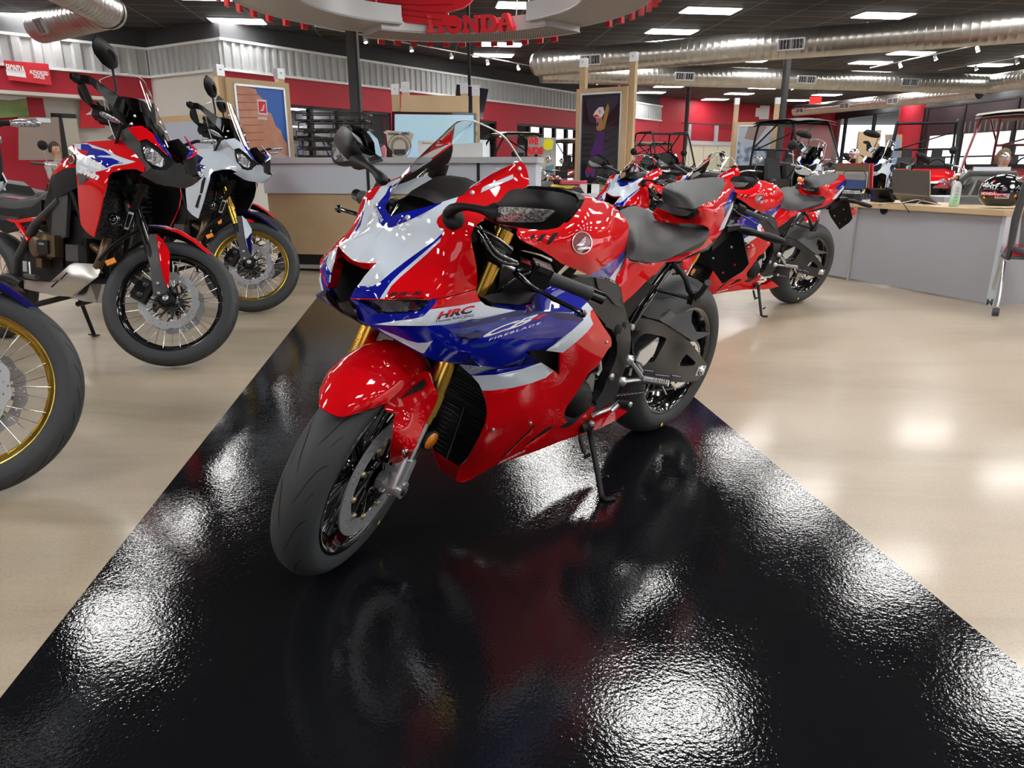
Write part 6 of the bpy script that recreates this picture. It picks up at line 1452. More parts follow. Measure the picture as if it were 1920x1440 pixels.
m = MB(); ax = (b - a).normalized(); duct(m, a, b + ax * .2, .30); m.lathe([(0, -.06), (.27, -.04), (.30, 0)], GAL, a, ax, 24)
e = at(60, -60, Z=ZD); duct(m, b + ax * .2, e, .30); m.lathe([(0, -.3), (.2, -.26), (.30, -.1), (.31, .05)], GAL, b + ax * .2, (e - b), 24); sub(t, 'duct_pipe', m)
m = MB(); c_ = a.lerp(b, .28); nn = (Vector((0, 0, CAM_H)) - c_); nn -= ax * nn.dot(ax); nn.normalize(); grille(m, c_ + nn * .31, ax, nn, .3, .26); sub(t, 'air_grille', m)
# ---- posts
for (px0, y0, Y, w, lab) in ((665, 150, 14.0, .19, 'square black steel column left of centre behind the counter'), (1471, 170, 21.5, .20, 'round black steel column rising behind the red display bikes'), (1289, 200, 29, .15, 'thin black column near the far red wall')):
    p = at(px0, y0, Y=Y); m = MB()
    if px0 == 665: m.box((p.x, Y, CEIL / 2), (w, w, CEIL), WBK); m.box((p.x + .03, Y - .1, CEIL / 2), (.05, .03, CEIL), GRY)
    else: m.lathe([(w / 2, 0), (w / 2, CEIL)], WBK, (p.x, Y, 0), (0, 0, 1), 20)
    tag(m.build('column'), lab, 'column', 'black columns')
# ---- ring sign
RC = Vector((-1.03, 11.4, 0)); PERF = mat('perforated_steel', (.30, .30, .305), .45, metal=.3)
nt = PERF.node_tree; b_ = nt.nodes['Principled BSDF']; vo = nt.nodes.new('ShaderNodeTexVoronoi'); vo.inputs['Scale'].default_value = 24; vo.inputs['Randomness'].default_value = 0
tc = nt.nodes.new('ShaderNodeTexCoord'); rp = nt.nodes.new('ShaderNodeValToRGB'); rp.color_ramp.elements[0].position = .42; rp.color_ramp.elements[0].color = (.06, .06, .06, 1); rp.color_ramp.elements[1].position = .5; rp.color_ramp.elements[1].color = (.42, .42, .43, 1)
nt.links.new(tc.outputs['Object'], vo.inputs['Vector']); nt.links.new(vo.outputs['Distance'], rp.inputs['Fac']); nt.links.new(rp.outputs['Color'], b_.inputs['Base Color'])
SPT = mat('sign_silver', (.50, .51, .52), .4, metal=.2); SRD = mat('sign_red', (.62, .004, .015), .35)
t = thing('ring_sign', 'suspended silver ring sign with large red wing emblem and red letters', 'sign', (RC.x, RC.y, 3.3))
def arc(m, a0, a1, z0, z1, r0, r1):
    n = 40; A = [a0 + (a1 - a0) * i / n for i in range(n + 1)]; P = lambda a, r, z: RC + Vector((sin(a) * r, cos(a) * r, z)) - Vector((0, 0, 0))
    vs = [P(a, r, z) for a in A for r, z in ((r0, z0), (r1, z0), (r1, z1), (r0, z1))]
    f = lambda j: [(4 * i + j, 4 * i + (j + 1) % 4, 4 * i + 4 + (j + 1) % 4, 4 * i + 4 + j) for i in range(n)]
    m.add(vs, f(0), PERF, False); m.add(vs, f(1) + f(3), SPT, False); m.add(vs, f(2), SPT, False); m.add(vs, [(0, 1, 2, 3), (4 * n + 3, 4 * n + 2, 4 * n + 1, 4 * n)], SPT, False)
    for r in (r0, r1): m.tube([P(a, r, z0) for a in A], .015, SPT, 4)
m = MB(); arc(m, rad(-33), rad(47), 3.30, 3.52, 2.15, 3.0); sub(t, 'ring_segment', m)
m = MB(); arc(m, rad(-112), rad(-24), 3.40, 3.68, 2.05, 3.05); sub(t, 'ring_segment', m)
m = MB(); arc(m, rad(38), rad(125), 3.40, 3.68, 2.05, 3.05); sub(t, 'ring_segment', m)
m = MB()
A0_ = rad(-12); W_ = rad(43)
slab(m, 'HONDA', SRD, lambda u, v, d: RC + Vector((sin(A0_ + W_ * u) * (2.13 - d), cos(A0_ + W_ * u) * (2.13 - d), 3.28 + v * .27)), 1, 1, .12); sub(t, 'maker_lettering', m)
m = MB(); YP = RC.y + 1.98
wp = [(680, -70), (683, 0), (700, 18), (722, 32), (762, 42), (800, 44), (858, 50), (860, 36), (832, 24), (868, 14), (882, 4), (905, -30), (900, -70)]
flat(m, wp, YP, .12, SRD)
for L_ in ([(705, 5), (790, 10), (850, 8)], [(715, 14), (790, 22), (835, 24)], [(740, 25), (800, 34), (830, 38)], [(700, -8), (800, -4), (880, -8)]):
    m.tube([at(x, y, Y=YP - .005) for x, y in L_], .010, mat('sign_dark_red', (.36, .002, .01), .4), 6)
sub(t, 'wing_emblem', m)
m = MB()
for i in range(12):
    a = rad(-26 + i * 5.6); m = MB(); m.box(RC + Vector((sin(a) * 3.07, cos(a) * 3.07, 3.30)), (.12, .06, .16), SRD, Matrix.Rotation(-a, 3, 'Z')); sub(t, 'outer_letter', m)
for i in range(7):
    a = rad(-95 + i * 7); m = MB(); m.box(RC + Vector((sin(a) * 3.12, cos(a) * 3.12, 3.38)), (.10, .06, .14), SRD, Matrix.Rotation(-a, 3, 'Z')); sub(t, 'outer_letter', m)
    a = rad(58 + i * 6); m = MB(); m.box(RC + Vector((sin(a) * 3.12, cos(a) * 3.12, 3.38)), (.10, .06, .14), SRD, Matrix.Rotation(-a, 3, 'Z')); sub(t, 'outer_letter', m)
for a in (-80, -40, -8, 30, 52, 90):
    for s in (0, 1):
        m = MB(); p = RC + Vector((sin(rad(a + s * 6)) * 2.2, cos(rad(a + s * 6)) * 2.2, 3.5)); q = RC + Vector((sin(rad(a + s * 6)) * 2.3, cos(rad(a + s * 6)) * 2.3, CEIL)); m.tube([p, q], .012, SIL, 5); sub(t, 'hanger_rod', m)
# ---- track lights
SPOT = mat('spot_glow', (1, 1, 1), .4, emit=(1, .97, .9), es=14)
def track(pxs, Z, glow, label):
    pts = [at(x, y, Z=Z) for x, y in pxs]
    m = MB(); a, b = pts[0], pts[-1]; d = (b - a).normalized(); m.tube([a - d * 1.5 + Vector((0, 0, .12)), b + d * .8 + Vector((0, 0, .12))], .018, SIL, 6); tag(m.build('light_track'), label, 'light track', 'ceiling light tracks')
    for p in pts:
        m = MB(); ax = Vector((.25, -.4, -1)).normalized()
        m.tube([p + Vector((0, 0, .12)), p + Vector((0, 0, .03))], .012, WHT, 6); m.lathe([(0, -.09), (.03, -.085), (.045, -.04), (.055, .06), (.05, .06)], WHT, p, ax, 14); m.lathe([(0, .05), (.048, .052)], SPOT if glow else WHT, p, ax, 14)
        o = m.build('track_spotlight'); tag(o, 'small white spotlight clipped under a thin ceiling rail', 'spotlight', 'white track spotlights')
track([(685, 76), (771, 92), (846, 105), (914, 117), (972, 127)], 4.1, True, 'thin white lighting rail below the ring sign')
track([(1688, 123), (1754, 109), (1833, 93)], 4.1, True, 'black lighting rail below the large right hand duct')
track([(1830, 128), (1907, 116)], 4.1, True, 'lighting rail at the far right above the windows')
track([(1120, 155), (1161, 162), (1485, 165)], 4.1, True, 'lighting rail behind the second duct')
m = MB(); p = at(1529, 188, Y=33); m.tube([p, Vector((p.x, p.y, CEIL))], .02, BLK, 6); m.box(p, (.5, .06, .28), mat('exit_red', (.7, .02, .02), .4, emit=(.8, .03, .03), es=1.2)); tag(m.build('exit_sign'), 'small red exit sign hanging at the far ceiling', 'sign')
m = MB(); u, z = WC.hit(1428, 211); pp = WC.P(u, z, .06); m.box(pp, (.7, .12, .7), mat('white_box', (.7, .7, .7), .5)); m.box(WC.P(*WC.hit(1419, 211), .05), (.25, .12, .45), MATS['white_box']); tag(m.build('wall_alarm'), 'white square alarm box high on the far red wall', 'alarm')
# ============================================================ RECEPTION COUNTER
CT = Vector((-2.56, 7.6, 0)); cd = Vector((.985, -.17, 0)).normalized(); cn = Vector((-cd.y, cd.x, 0)); CZ = 1.15
def cw(u, v, z): return CT + cd * u + cn * v + Vector((0, 0, z))
CR_ = Matrix((cd, cn, Vector((0, 0, 1)))).transposed()
def cbox(m, u0, u1, v0, v1, z0, z1, mt): m.box(cw((u0 + u1) / 2, (v0 + v1) / 2, (z0 + z1) / 2), (u1 - u0, v1 - v0, z1 - z0), mt, CR_)
t = thing('reception_counter', 'long counter with pale grey upper panel over birch wood base', 'counter', CT)
CL = 2.85
m = MB(); cbox(m, -.02, CL, -.04, .45, CZ - .055, CZ, mat('counter_top', (.50, .51, .53), .4)); sub(t, 'countertop', m)
m = MB(); cbox(m, 0, CL - .02, .0, .40, .80, CZ - .055, WLM); cbox(m, 1.12, 1.15, -.005, .02, .80, CZ - .055, DRK); cbox(m, 2.25, 2.28, -.005, .02, .8, CZ - .055, DRK); sub(t, 'upper_panel', m)
m = MB(); cbox(m, .02, CL - .02, .02, .40, .18, .80, WOD); sub(t, 'wood_panel', m)
m = MB(); cbox(m, .05, CL - .04, .06, .38, 0.004, .18, DRK); cbox(m, .05, CL - .04, .03, .06, .03, .07, SIL); sub(t, 'plinth', m)
# things on the counter
def cpos(px, v=.2): # where the sight line through px meets the counter line
    r = ray(px, 300); best = min(range(0, 340), key=lambda k: abs(cw(k / 100, v, 0).x / cw(k / 100, v, 0).y - r.x / r.y)); return best / 100
def cz(px, py, v=.2): u = cpos(px, v); p = cw(u, v, 0); return at(px, py, Y=p.y).z
def cplate(name, pts, v, th, mt, label, cat, holes=(), group=None):
    m = MB(); P_ = [(cpos(x, v), max(CZ + .001, cz(x, y, v))) for x, y in pts]; m.prism(P_, mt, lambda a, b, d: cw(a, v + th - d, b), th); o = m.build(name); tag(o, label, cat, group); return o, m
o, _ = cplate('glass_award', [(684, 297), (680, 262), (694, 246), (707, 260), (716, 297)], .2, .03, mat('blue_lit_acrylic', (.40, .66, .80), .1, coat=1), 'blue-lit pointed glass award standing on the counter', 'award')  # the award's blue lighting is put into its base colour
m = MB(); u = cpos(694, .2); text(m, '8', mat('award_print', (.25, .5, .62), .3), lambda a, b, d: cw(u - .02 + a * .05, .198, CZ + .20 + b * .06), 1, 1); m.build('engraving', o)
m = MB(); cbox(m, cpos(683), cpos(717), .17, .27, CZ, CZ + .012, mat('teal_base', (.02, .12, .14), .2)); mo_ = m.build('base', o)
o, _ = cplate('metal_guard_plate', [(736, 298), (737, 284), (728, 274), (727, 252), (722, 248), (728, 244), (774, 249), (778, 252), (773, 262), (772, 276), (762, 286), (762, 299)], .16, .012, mat('beige_metal', (.55, .50, .40), .35, metal=.5), 'cut-out beige metal guard plate propped on the counter', 'metal plate')
m = MB(); u0 = cpos(729, .155); u1 = cpos(771, .155)
text(m, 'HONDA', DTX, lambda a, b, d: cw(u0 + a * (u1 - u0) * .5, .150, cz(745, 253, .155) + b * .022), 1, 1, .03); text(m, 'HRC', DTX, lambda a, b, d: cw(u0 + (.62 + a * .38) * (u1 - u0), .150, cz(745, 253, .155) + b * .028), 1, 1, .03, .3)
cc_ = cw((u0 + u1) / 2, .150, cz(748, 275, .155))
for r in (.07, .085, .115): m.lathe([(r, 0), (r + .005, 0)], GRY, cc_, -cn, 28)
m.box(cc_ + Vector((0, 0, -.05)), (.12, .006, .05), GRY, CR_)
m.build('plate_print', o)
o, _ = cplate('pink_flower_ornament', [(716, 296), (715, 276), (721, 272), (724, 280), (722, 296)], .24, .03, mat('pink_plastic', (.75, .25, .30), .5), 'small pink ornament between the award and the metal plate', 'ornament')
o, _ = cplate('notice_board', [(785, 303), (785, 263), (850, 263), (850, 303)], .28, .012, mat('white_card', (.72, .72, .70), .6), 'white notice card with a printed line, standing on the counter', 'notice')
m = MB(); u = cpos(793, .27); text(m, 'Review us on...', GRY, lambda a, b, d: cw(u + a * .20, .268, cz(800, 270, .27) + b * .02), 1, 1); m.build('notice_print', o)
o, _ = cplate('white_box', [(828, 305), (828, 285), (852, 270), (905, 267), (905, 305)], .10, .16, mat('white_card', (.72, .72, .70), .6), 'white cardboard box behind the windscreen on the counter', 'box')
# big display screen and wooden stand behind the counter
def ystand(name, label, X0, X1, Y0, Y1, top, thick=.06): pass
t = thing('display_screen', 'wide monitor showing a blue picture behind the counter', 'screen', (-1.9, 9.2, 0))
m = MB(); flat(m, [(735, 306), (735, 209), (893, 212), (893, 306)], 9.2, .06, GBK); sub(t, 'housing', m)
SCM = mat('screen_picture', (.25, .4, .6), .1, emit=(.32, .48, .68), es=.75, noise=(1.1, (.28, .42, .30), .18)); SCM.node_tree.nodes['Principled BSDF'].inputs['Emission Strength'].default_value = .55
m = MB(); flat(m, [(740, 300), (740, 214), (888, 216), (888, 300)], 9.19, .01, SCM); scn = sub(t, 'screen_image', m)
m = MB(); flat(m, [(741, 232), (741, 215), (766, 215), (766, 232)], 9.185, .005, RTX); flat(m, [(741, 262), (741, 234), (766, 234), (766, 262)], 9.185, .005, mat('picture_blue', (.16, .22, .40), .3)); flat(m, [(803, 262), (803, 226), (845, 226), (845, 262)], 9.185, .005, mat('picture_pale', (.45, .60, .75), .3, emit=(.45, .6, .75), es=.4))
text(m, 'NEWS + OFFERS', LTX, lambda a, b, d: at(743, 224, Y=9.18) + Vector((a * .12, 0, b * .03)), 1, 1); m.add([at(*q, Y=9.18) for q in [(745, 250), (760, 240), (764, 254)]], [(0, 1, 2)], GRY, False); ob = m.build('screen_graphics', scn); ob.matrix_parent_inverse = Matrix.Translation(t.location).inverted()
m = MB(); flat(m, [(800, 320), (800, 306), (830, 306), (830, 320)], 9.2, .05, GBK); m.box((-1.3, 9.2, .5), (.2, .2, 1.0), GBK); sub(t, 'stand', m)
t = thing('wood_display_back', 'birch wood backboard with steel capped posts behind the screen', 'display stand', (-1.7, 10, 0), group='birch wood display stands')
m = MB(); flat(m, [(752, 210), (752, 178), (878, 180), (878, 210)], 9.9, .05, WOD); xa, xb = at(752, 210, Y=9.95).x, at(878, 210, Y=9.95).x; m.box(((xa + xb) / 2, 9.95, .9), (xb - xa, .06, 1.8), WOD); sub(t, 'wood_panel', m)
for px, y, Y in ((741, 162, 10.0), (760, 158, 10.1), (870, 160, 10.1), (892, 164, 10.0)):
    m = MB(); p = at(px, y, Y=Y); m.box((p.x, Y, p.z / 2), (.09, .09, p.z), WOD); m.box((p.x, Y, p.z - .04), (.098, .098, .13), SIL); bolt(m, (p.x, Y - .05, p.z - .03), (0, -1, 0), .012); sub(t, 'post', m)
# ---- poster stands
def poster(label, corners, Y0, Y1, frame_w, painter, posts, group='birch wood display stands', name='poster_stand'):
    # corners: px of the poster TL, TR ; bottom z
    (x0, y0), (x1, y1), zb = corners
    a = at(x0, y0, Y=Y0); b = at(x1, y1, Y=Y1); zt = (a.z + b.z) / 2; d = Vector((b.x - a.x, b.y - a.y, 0)); L = d.length; d.normalize(); n_ = Vector((d.y, -d.x, 0))
    P = lambda u, z, o=0: Vector((a.x, a.y, 0)) + d * u + n_ * o + Vector((0, 0, z))
    t = thing(name, label, 'poster stand', P(L / 2, 0), group=group)
    def bx(m, u0, u1, z0, z1, o0, o1, mt):
        vs = [P(u, z, o) for o in (o0, o1) for u, z in ((u0, z0), (u1, z0), (u1, z1), (u0, z1))]; m.add(vs, [(3, 2, 1, 0), (4, 5, 6, 7), (0, 1, 5, 4), (1, 2, 6, 5), (2, 3, 7, 6), (3, 0, 4, 7)], mt, False)
    m = MB(); w = frame_w
    bx(m, -w * 1.2, L + w * 1.2, zt, zt + w, 0, .05, WOD); bx(m, -w * 1.2, L + w * 1.2, zb - w, zb, 0, .05, WOD); bx(m, -w * 1.2, 0, zb, zt, 0, .05, WOD); bx(m, L, L + w * 1.2, zb, zt, 0, .05, WOD); sub(t, 'wood_frame', m)
    m = MB(); s = w * .4; bx(m, 0, L, zt - s, zt, .045, .07, SIL); bx(m, 0, L, zb, zb + s, .045, .07, SIL); bx(m, 0, s, zb, zt, .045, .07, SIL); bx(m, L - s, L, zb, zt, .045, .07, SIL); sub(t, 'metal_frame', m)
    m = MB(); bx(m, s, L - s, zb + s, zt - s, .0, .045, MATS['white_card']); painter(m, lambda u, v, o=.048: P(s + u * (L - 2 * s), zb + s + v * (zt - zb - 2 * s), o), L, zt - zb); sub(t, 'poster', m)
    for u, h, zz in posts:
        m = MB(); bx(m, u - .05, u + .05, 0, zz, -.12, -.02, WOD); bx(m, u - .055, u + .055, zz - .14, zz, -.125, -.015, SIL); bolt(m, P(u, zz - .06, -.01), n_, .014); sub(t, 'post', m)
    return t
def quad(m, F_, pts, mt, o=.05):
    V, T = cdt(pts); m.add([F_(x, y, o) for x, y in V], T, mt, False)
PB, PO, PW = mat('poster_blue', (.03, .13, .50), .35), mat('poster_rock', (.50, .20, .12), .45, noise=(4, (.62, .34, .24), .2)), mat('poster_white', (.7, .72, .75), .4)
def canyon(m, F_, L, H_):
    quad(m, F_, [(0, 0), (1, 0), (1, 1), (0, 1)], PB, .047)
    quad(m, F_, [(0, 0), (1, 0), (1, .33), (.92, .40), (.88, .50), (.78, .55), (.70, .70), (.62, .72), (.58, .86), (.44, .92), (.42, .98), (.2, 1), (0, 1)], PO, .050)
    for k in range(10): quad(m, F_, [(.02, .08 + k * .09), (.5 - .02 * (k % 3), .10 + k * .09), (.5, .112 + k * .09), (.02, .095 + k * .09)], mat('poster_rock_dark', (.36, .13, .08), .5), .051)
    quad(m, F_, [(.42, .68), (.62, .68), (.62, .86), (.42, .86)], PW, .054); quad(m, F_, [(.44, .70), (.60, .70), (.60, .84), (.44, .84)], RTX, .056)
    wing(m, LTX, lambda a, b, d: F_(.46 + a * .12, .72 + b * .09, .059), 1, 1); text(m, 'HONDA', LTX, lambda a, b, d: F_(.40 + a * .2, .62 + b * .035, .057), 1, 1, .03)
    quad(m, F_, [(.55, 0), (1, 0), (1, .18), (.8, .22), (.55, .16)], mat('poster_sand', (.55, .42, .42), .5), .054)
def rider(m, F_, L, H_):
    quad(m, F_, [(0, 0), (1, 0), (1, 1), (0, 1)], mat('poster_night', (.012, .011, .020), .12, coat=1), .047)
    PN, SK, PP, PG = mat('poster_violet', (.10, .04, .16), .3), mat('poster_skin', (.42, .17, .12), .4), mat('poster_purple', (.07, .015, .15), .3), mat('poster_gold', (.35, .18, .03), .4)
    quad(m, F_, [(.10, .94), (.2, .7), (.5, .66), (.95, .9), (.95, .98)], mat('poster_dusk', (.028, .022, .05), .2), .050)
    quad(m, F_, [(.36, .48), (.50, .60), (.62, .58), (.60, .36), (.52, .2), (.30, .22), (.26, .36)], PP, .052)     # leather torso
    quad(m, F_, [(.52, .60), (.62, .62), (.72, .84), (.68, .90), (.62, .84), (.56, .70)], PG, .053)                   # raised arm with trophy
    quad(m, F_, [(.40, .62), (.44, .60), (.52, .60), (.56, .68), (.54, .76), (.44, .78), (.38, .74), (.40, .68)], SK, .054)   # face
    quad(m, F_, [(.40, .655), (.44, .65), (.455, .69), (.42, .70)], VOI, .056)
    quad(m, F_, [(.30, .77), (.38, .74), (.54, .75), (.60, .80), (.56, .86), (.46, .86), (.36, .82)], PW, .057)       # white cap
    quad(m, F_, [(.30, .77), (.38, .745), (.48, .755), (.40, .785)], RTX, .058); text(m, 'R', RTX, lambda a, b, d: F_(.46 + a * .05, .79 + b * .04, .059), 1, 1, .05)
    for cx in (.20, .34): quad(m, F_, [(cx + .07 * cos(a), .13 + .06 * sin(a)) for a in [2 * pi * i / 20 for i in range(20)]], PN, .052)
    quad(m, F_, [(.17, .15), (.22, .24), (.40, .27), (.52, .30), (.36, .20), (.24, .13)], mat('poster_red', (.30, .01, .04), .35), .054)
    for k in range(5): quad(m, F_, [(.55 + .02 * k, .28 + .09 * k), (.9, .34 + .09 * k), (.9, .36 + .09 * k), (.55 + .02 * k, .30 + .09 * k)], mat('poster_dusk', (.028, .022, .05), .2), .051)
def bikes_photo(m, F_, L, H_):
    quad(m, F_, [(0, 0), (1, 0), (1, 1), (0, 1)], mat('poster_sky', (.45, .50, .56), .3), .047)
    quad(m, F_, [(0, 0), (1, 0), (1, .5), (.6, .62), (.3, .55), (0, .7)], mat('poster_steel', (.14, .22, .32), .4, noise=(9, (.5, .6, .7), .08)), .050); quad(m, F_, [(.2, .75), (.6, .7), (.9, 1), (.3, 1)], mat('poster_brown', (.30, .22, .20), .4), .050)
poster('tall canyon poster in a birch frame with blue sky and red emblem', ((433, 156), (529, 166), 1.0), 10.4, 11.0, .07, canyon, [(-.12, 0, 2.38), (.80, 0, 2.42)])
poster('tall dark poster of a cheering rider in a white cap, arm raised', ((1092, 178), (1170, 169), .78), 12.6, 12.2, .07, rider, [(-.02, 0, 2.78), (.86, 0, 2.80)])
poster('far poster with pale motorcycle photo beside the black soft top vehicle', ((1383, 236), (1447, 234), .9), 17.6, 17.5, .07, bikes_photo, [(-.05, 0, 2.62), (.86, 0, 2.62)])
t = thing('wood_display_back', 'birch board with two posts in front of the bright windows', 'display stand', (8, 15, 0), group='birch wood display stands')
m = MB(); flat(m, [(1608, 340), (1610, 253), (1648, 253), (1640, 340)], 15, .04, WOD); sub(t, 'wood_panel', m)
for px, y in ((1615, 247), (1624, 249), (1647, 244)):
    m = MB(); p = at(px, y, Y=15.1); m.box((p.x, 15.1, p.z / 2), (.09, .09, p.z), WOD); sub(t, 'post', m)
t = thing('wood_display_back', 'second birch frame behind the bare red roll cage', 'display stand', (8, 16, 0), group='birch wood display stands')
m = MB(); flat(m, [(1660, 340), (1662, 252), (1692, 252), (1688, 340)], 16.5, .05, WOD); flat(m, [(1668, 330), (1670, 258), (1686, 258), (1684, 330)], 16.45, .04, mat('poster_sky2', (.35, .5, .75), .3)); sub(t, 'wood_panel', m)
# tilted television hanging behind the wood back
t = thing('wall_television', 'dark flat television tilted down, hung before the corrugated band', 'television', (-1.2, 15, 3))
m = MB(); flat(m, [(852, 205), (856, 158), (916, 167), (905, 222)], 15, .08, mat('tv_dark', (.02, .018, .03), .12, coat=1)); sub(t, 'screen', m)
m = MB(); p = at(880, 160, Y=15.1); m.tube([p, Vector((p.x, p.y, CEIL))], .03, BLK, 8); sub(t, 'ceiling_mount', m)
# wall banners, photo mural, office door on the left
def wposter(w, pts, mt, name, label, cat, off=.05, th=.02):
    m = MB(); P_ = [w.hit(x, y, off) for x, y in pts]; m.prism(P_, mt, lambda u, v, d: w.P(u, v, off + d), th); o = m.build(name); tag(o, label, cat); return o, P_
BAN = mat('banner_red', (.60, .02, .035), .6)
o, P_ = wposter(WB, [(6, 113), (90, 120), (97, 160), (16, 150)], BAN, 'dealer_banner', 'red cloth banner with white dealer lettering on the left wall', 'banner', .16)
def wtext(o, w, s, p0, p1, h, off, mt, bold=.02, sl=False):
    a, b = w.hit(*p0, off), w.hit(*p1, off); m = MB(); F_ = lambda u, v, d: w.P(a[0] + (b[0] - a[0]) * u, a[1] + (b[1] - a[1]) * u + v * h, off + d)
    (slab(m, s, mt, F_, 1, 1) if sl else text(m, s, mt, F_, 1, 1, bold)); return m.build('lettering', o)
wtext(o, WB, 'HONDA', (13, 134), (48, 138), .16, .185, LTX, sl=True); wtext(o, WB, 'AUTHORIZED', (56, 138), (91, 142), .085, .185, LTX); wtext(o, WB, 'DEALER', (64, 146), (85, 149), .085, .185, LTX)
m = MB(); a, b = WB.hit(13, 141, .185), WB.hit(49, 144, .185); m.add([WB.P(a[0], a[1], .185), WB.P(b[0], b[1] - .02, .185), WB.P(b[0], b[1] + .10, .185), WB.P(a[0], a[1] + .12, .185)], [(0, 1, 2, 3)], LTX, False); m.build('white_bar', o)
o, P_ = wposter(WB, [(-12, 222), (-12, 175), (48, 177), (54, 218)], mat('mural_green', (.12, .20, .05), .5, noise=(1.4, (.30, .34, .16), .14)), 'photo_mural', 'landscape photo print of riders on green hills, left wall', 'picture', -.5, .03)
m = MB(); q = [WB.hit(*p, -.46) for p in [(-12, 186), (-12, 175), (48, 177), (49, 184), (20, 188)]]; m.add([WB.P(u, z, -.46) for u, z in q], [tuple(range(5))], PW, False); m.build('sky_area', o)
o, P_ = wposter(WB, [(150, 240), (150, 185), (175, 184), (196, 205), (196, 240)], BAN, 'wing_banner', 'red wall flag with pale wing emblem behind the handlebar', 'banner', -.4, .02)
m = MB(); a = WB.hit(160, 216, -.37); wing(m, LTX, lambda u, v, d: WB.P(a[0] + u * .40, a[1] + v * .32, -.37), 1, 1); m.build('wing_print', o)
LW = mat('greige_panel', (.27, .21, .18), .6)
o, P_ = wposter(WB, [(34, 300), (34, 220), (108, 220), (116, 300)], LW, 'office_partition', 'taupe office partition behind the seated person', 'partition', .4, .06)
m = MB(); a, b = WB.hit(69, 229, .48), WB.hit(94, 222, .48); m.add([WB.P(a[0], a[1], .48), WB.P(b[0], a[1], .48), WB.P(b[0], b[1], .48), WB.P(a[0], b[1], .48)], [(0, 1, 2, 3)], WHT, False); m.build('door_plate', o)
m = MB(); a, b = WB.hit(111, 300, -.3), WB.hit(142, 214, -.3); WB.slab(m, a[0], a[0] + .22, 0, b[1], -.35, -.28, DRK); WB.slab(m, a[0], b[0], b[1] - .1, b[1], -.35, -.28, DRK); WB.slab(m, a[0] + .2, b[0], 0, b[1] - .1, -.34, -.30, mat('cream_door', (.52, .50, .42), .5)); dd = struct(m.build('door_1')); 
m = MB(); WB.slab(m, a[0] + .28, a[0] + .34, 1.0, 1.15, -.30, -.24, SIL); m.build('door_handle', dd)
m = MB(); WJ.slab(m, .1, LJ - .1, 1.0, 2.35, .02, .05, WOD) ; WJ.slab(m, .25, LJ - .25, 1.1, 2.2, .05, .06, mat('pale_picture', (.45, .50, .60), .4)); tag(m.build('framed_picture'), 'birch framed pale picture on the short white corner wall', 'picture')
# ============================================================ SALES DESK
DG = at(1849, 573, Z=0); dd_ = Vector((-.342, .940, 0)).normalized(); dn = Vector((dd_.y, -dd_.x, 0)); DZ = .737     # dd_ runs away along the front, dn points behind it
def dw(u, v, z): return DG + dd_ * u + dn * v + Vector((0, 0, z))
DR = Matrix((dd_, dn, Vector((0, 0, 1)))).transposed()
def dbox(m, u0, u1, v0, v1, z0, z1, mt): m.box(dw((u0 + u1) / 2, (v0 + v1) / 2, (z0 + z1) / 2), (abs(u1 - u0), abs(v1 - v0), abs(z1 - z0)), mt, DR)
t = thing('sales_desk', 'grey panelled desk with birch coloured top beside the parked sport bikes', 'desk', dw(.9, .35, 0))
m = MB(); dbox(m, -.03, 1.92, -.04, .74, DZ - .042, DZ, WOD); sub(t, 'desktop', m)
for k, (a, b) in enumerate(((.012, .70), (.705, 1.42), (1.45, 1.9))):
    m = MB(); dbox(m, a, b, 0 if k != 1 else .012, .03, .02, DZ - .045, LPG)
    if k == 1: m.lathe([(0, 0), (.045, 0)], VOI, dw(1.13, .005, DZ - .05), -dn, 20)
    sub(t, 'front_panel', m)
m = MB(); dbox(m, -.025, .01, 0.0, .055, 0, DZ - .042, mat('pale_trim', (.55, .62, .68), .35)); sub(t, 'edge_strip', m)
m = MB(); dbox(m, 1.42, 1.445, -.006, .03, 0, DZ - .042, SIL); sub(t, 'edge_strip', m)
m = MB(); dbox(m, -.01, .02, .05, .70, 0, DZ - .042, LPG); sub(t, 'side_panel', m); m = MB(); dbox(m, 1.88, 1.9, .05, .70, 0, DZ - .042, LPG); sub(t, 'side_panel', m)
SCM2 = mat('laptop_grey', (.26, .24, .22), .35, metal=.5)
def dq(px, py, v):   # point on the vertical plane at offset v behind the desk front
    r = ray(px, py); o = Vector((0, 0, CAM_H)); tt = (dw(0, v, 0) - o).dot(dn) / r.dot(dn); return o + r * tt
def dplate(name, pts, v, th, mt, label=None, cat=None, parent=None):
    m = MB(); V = [dq(x, y, v) for x, y in pts]; k = len(V); W_ = [p + dn * th for p in V]
    m.add(V + W_, [tuple(range(k)), tuple(range(2 * k - 1, k - 1, -1))] + [(i, (i + 1) % k, k + (i + 1) % k, k + i) for i in range(k)] + [tuple(range(k))[::-1]], mt, False)
    o = m.build(name, parent)
    if label: tag(o, label, cat)
    return o
t = thing('laptop', 'grey laptop raised on a folding stand, seen from behind its lid', 'laptop', dw(.62, .3, DZ))
def subm(t, o): o.parent = t; o.matrix_parent_inverse = Matrix.Translation(t.location).inverted(); return o
subm(t, dplate('lid', [(1672, 317), (1743, 320), (1743, 367), (1674, 361)], .22, .012, SCM2))
m = MB(); V = [dq(1674, 361, .22), dq(1743, 367, .22), dq(1768, 389, .34), dq(1700, 386, .36)]; m.add(V + [p - Vector((0, 0, .012)) for p in V], [(0, 1, 2, 3), (7, 6, 5, 4), (0, 4, 5, 1), (1, 5, 6, 2), (2, 6, 7, 3), (3, 7, 4, 0)], SCM2, False); sub(t, 'keyboard_base', m)
m = MB(); f_ = lambda x, v: dw((dq(x, 380, v) - DG).dot(dd_), v, DZ + .004)
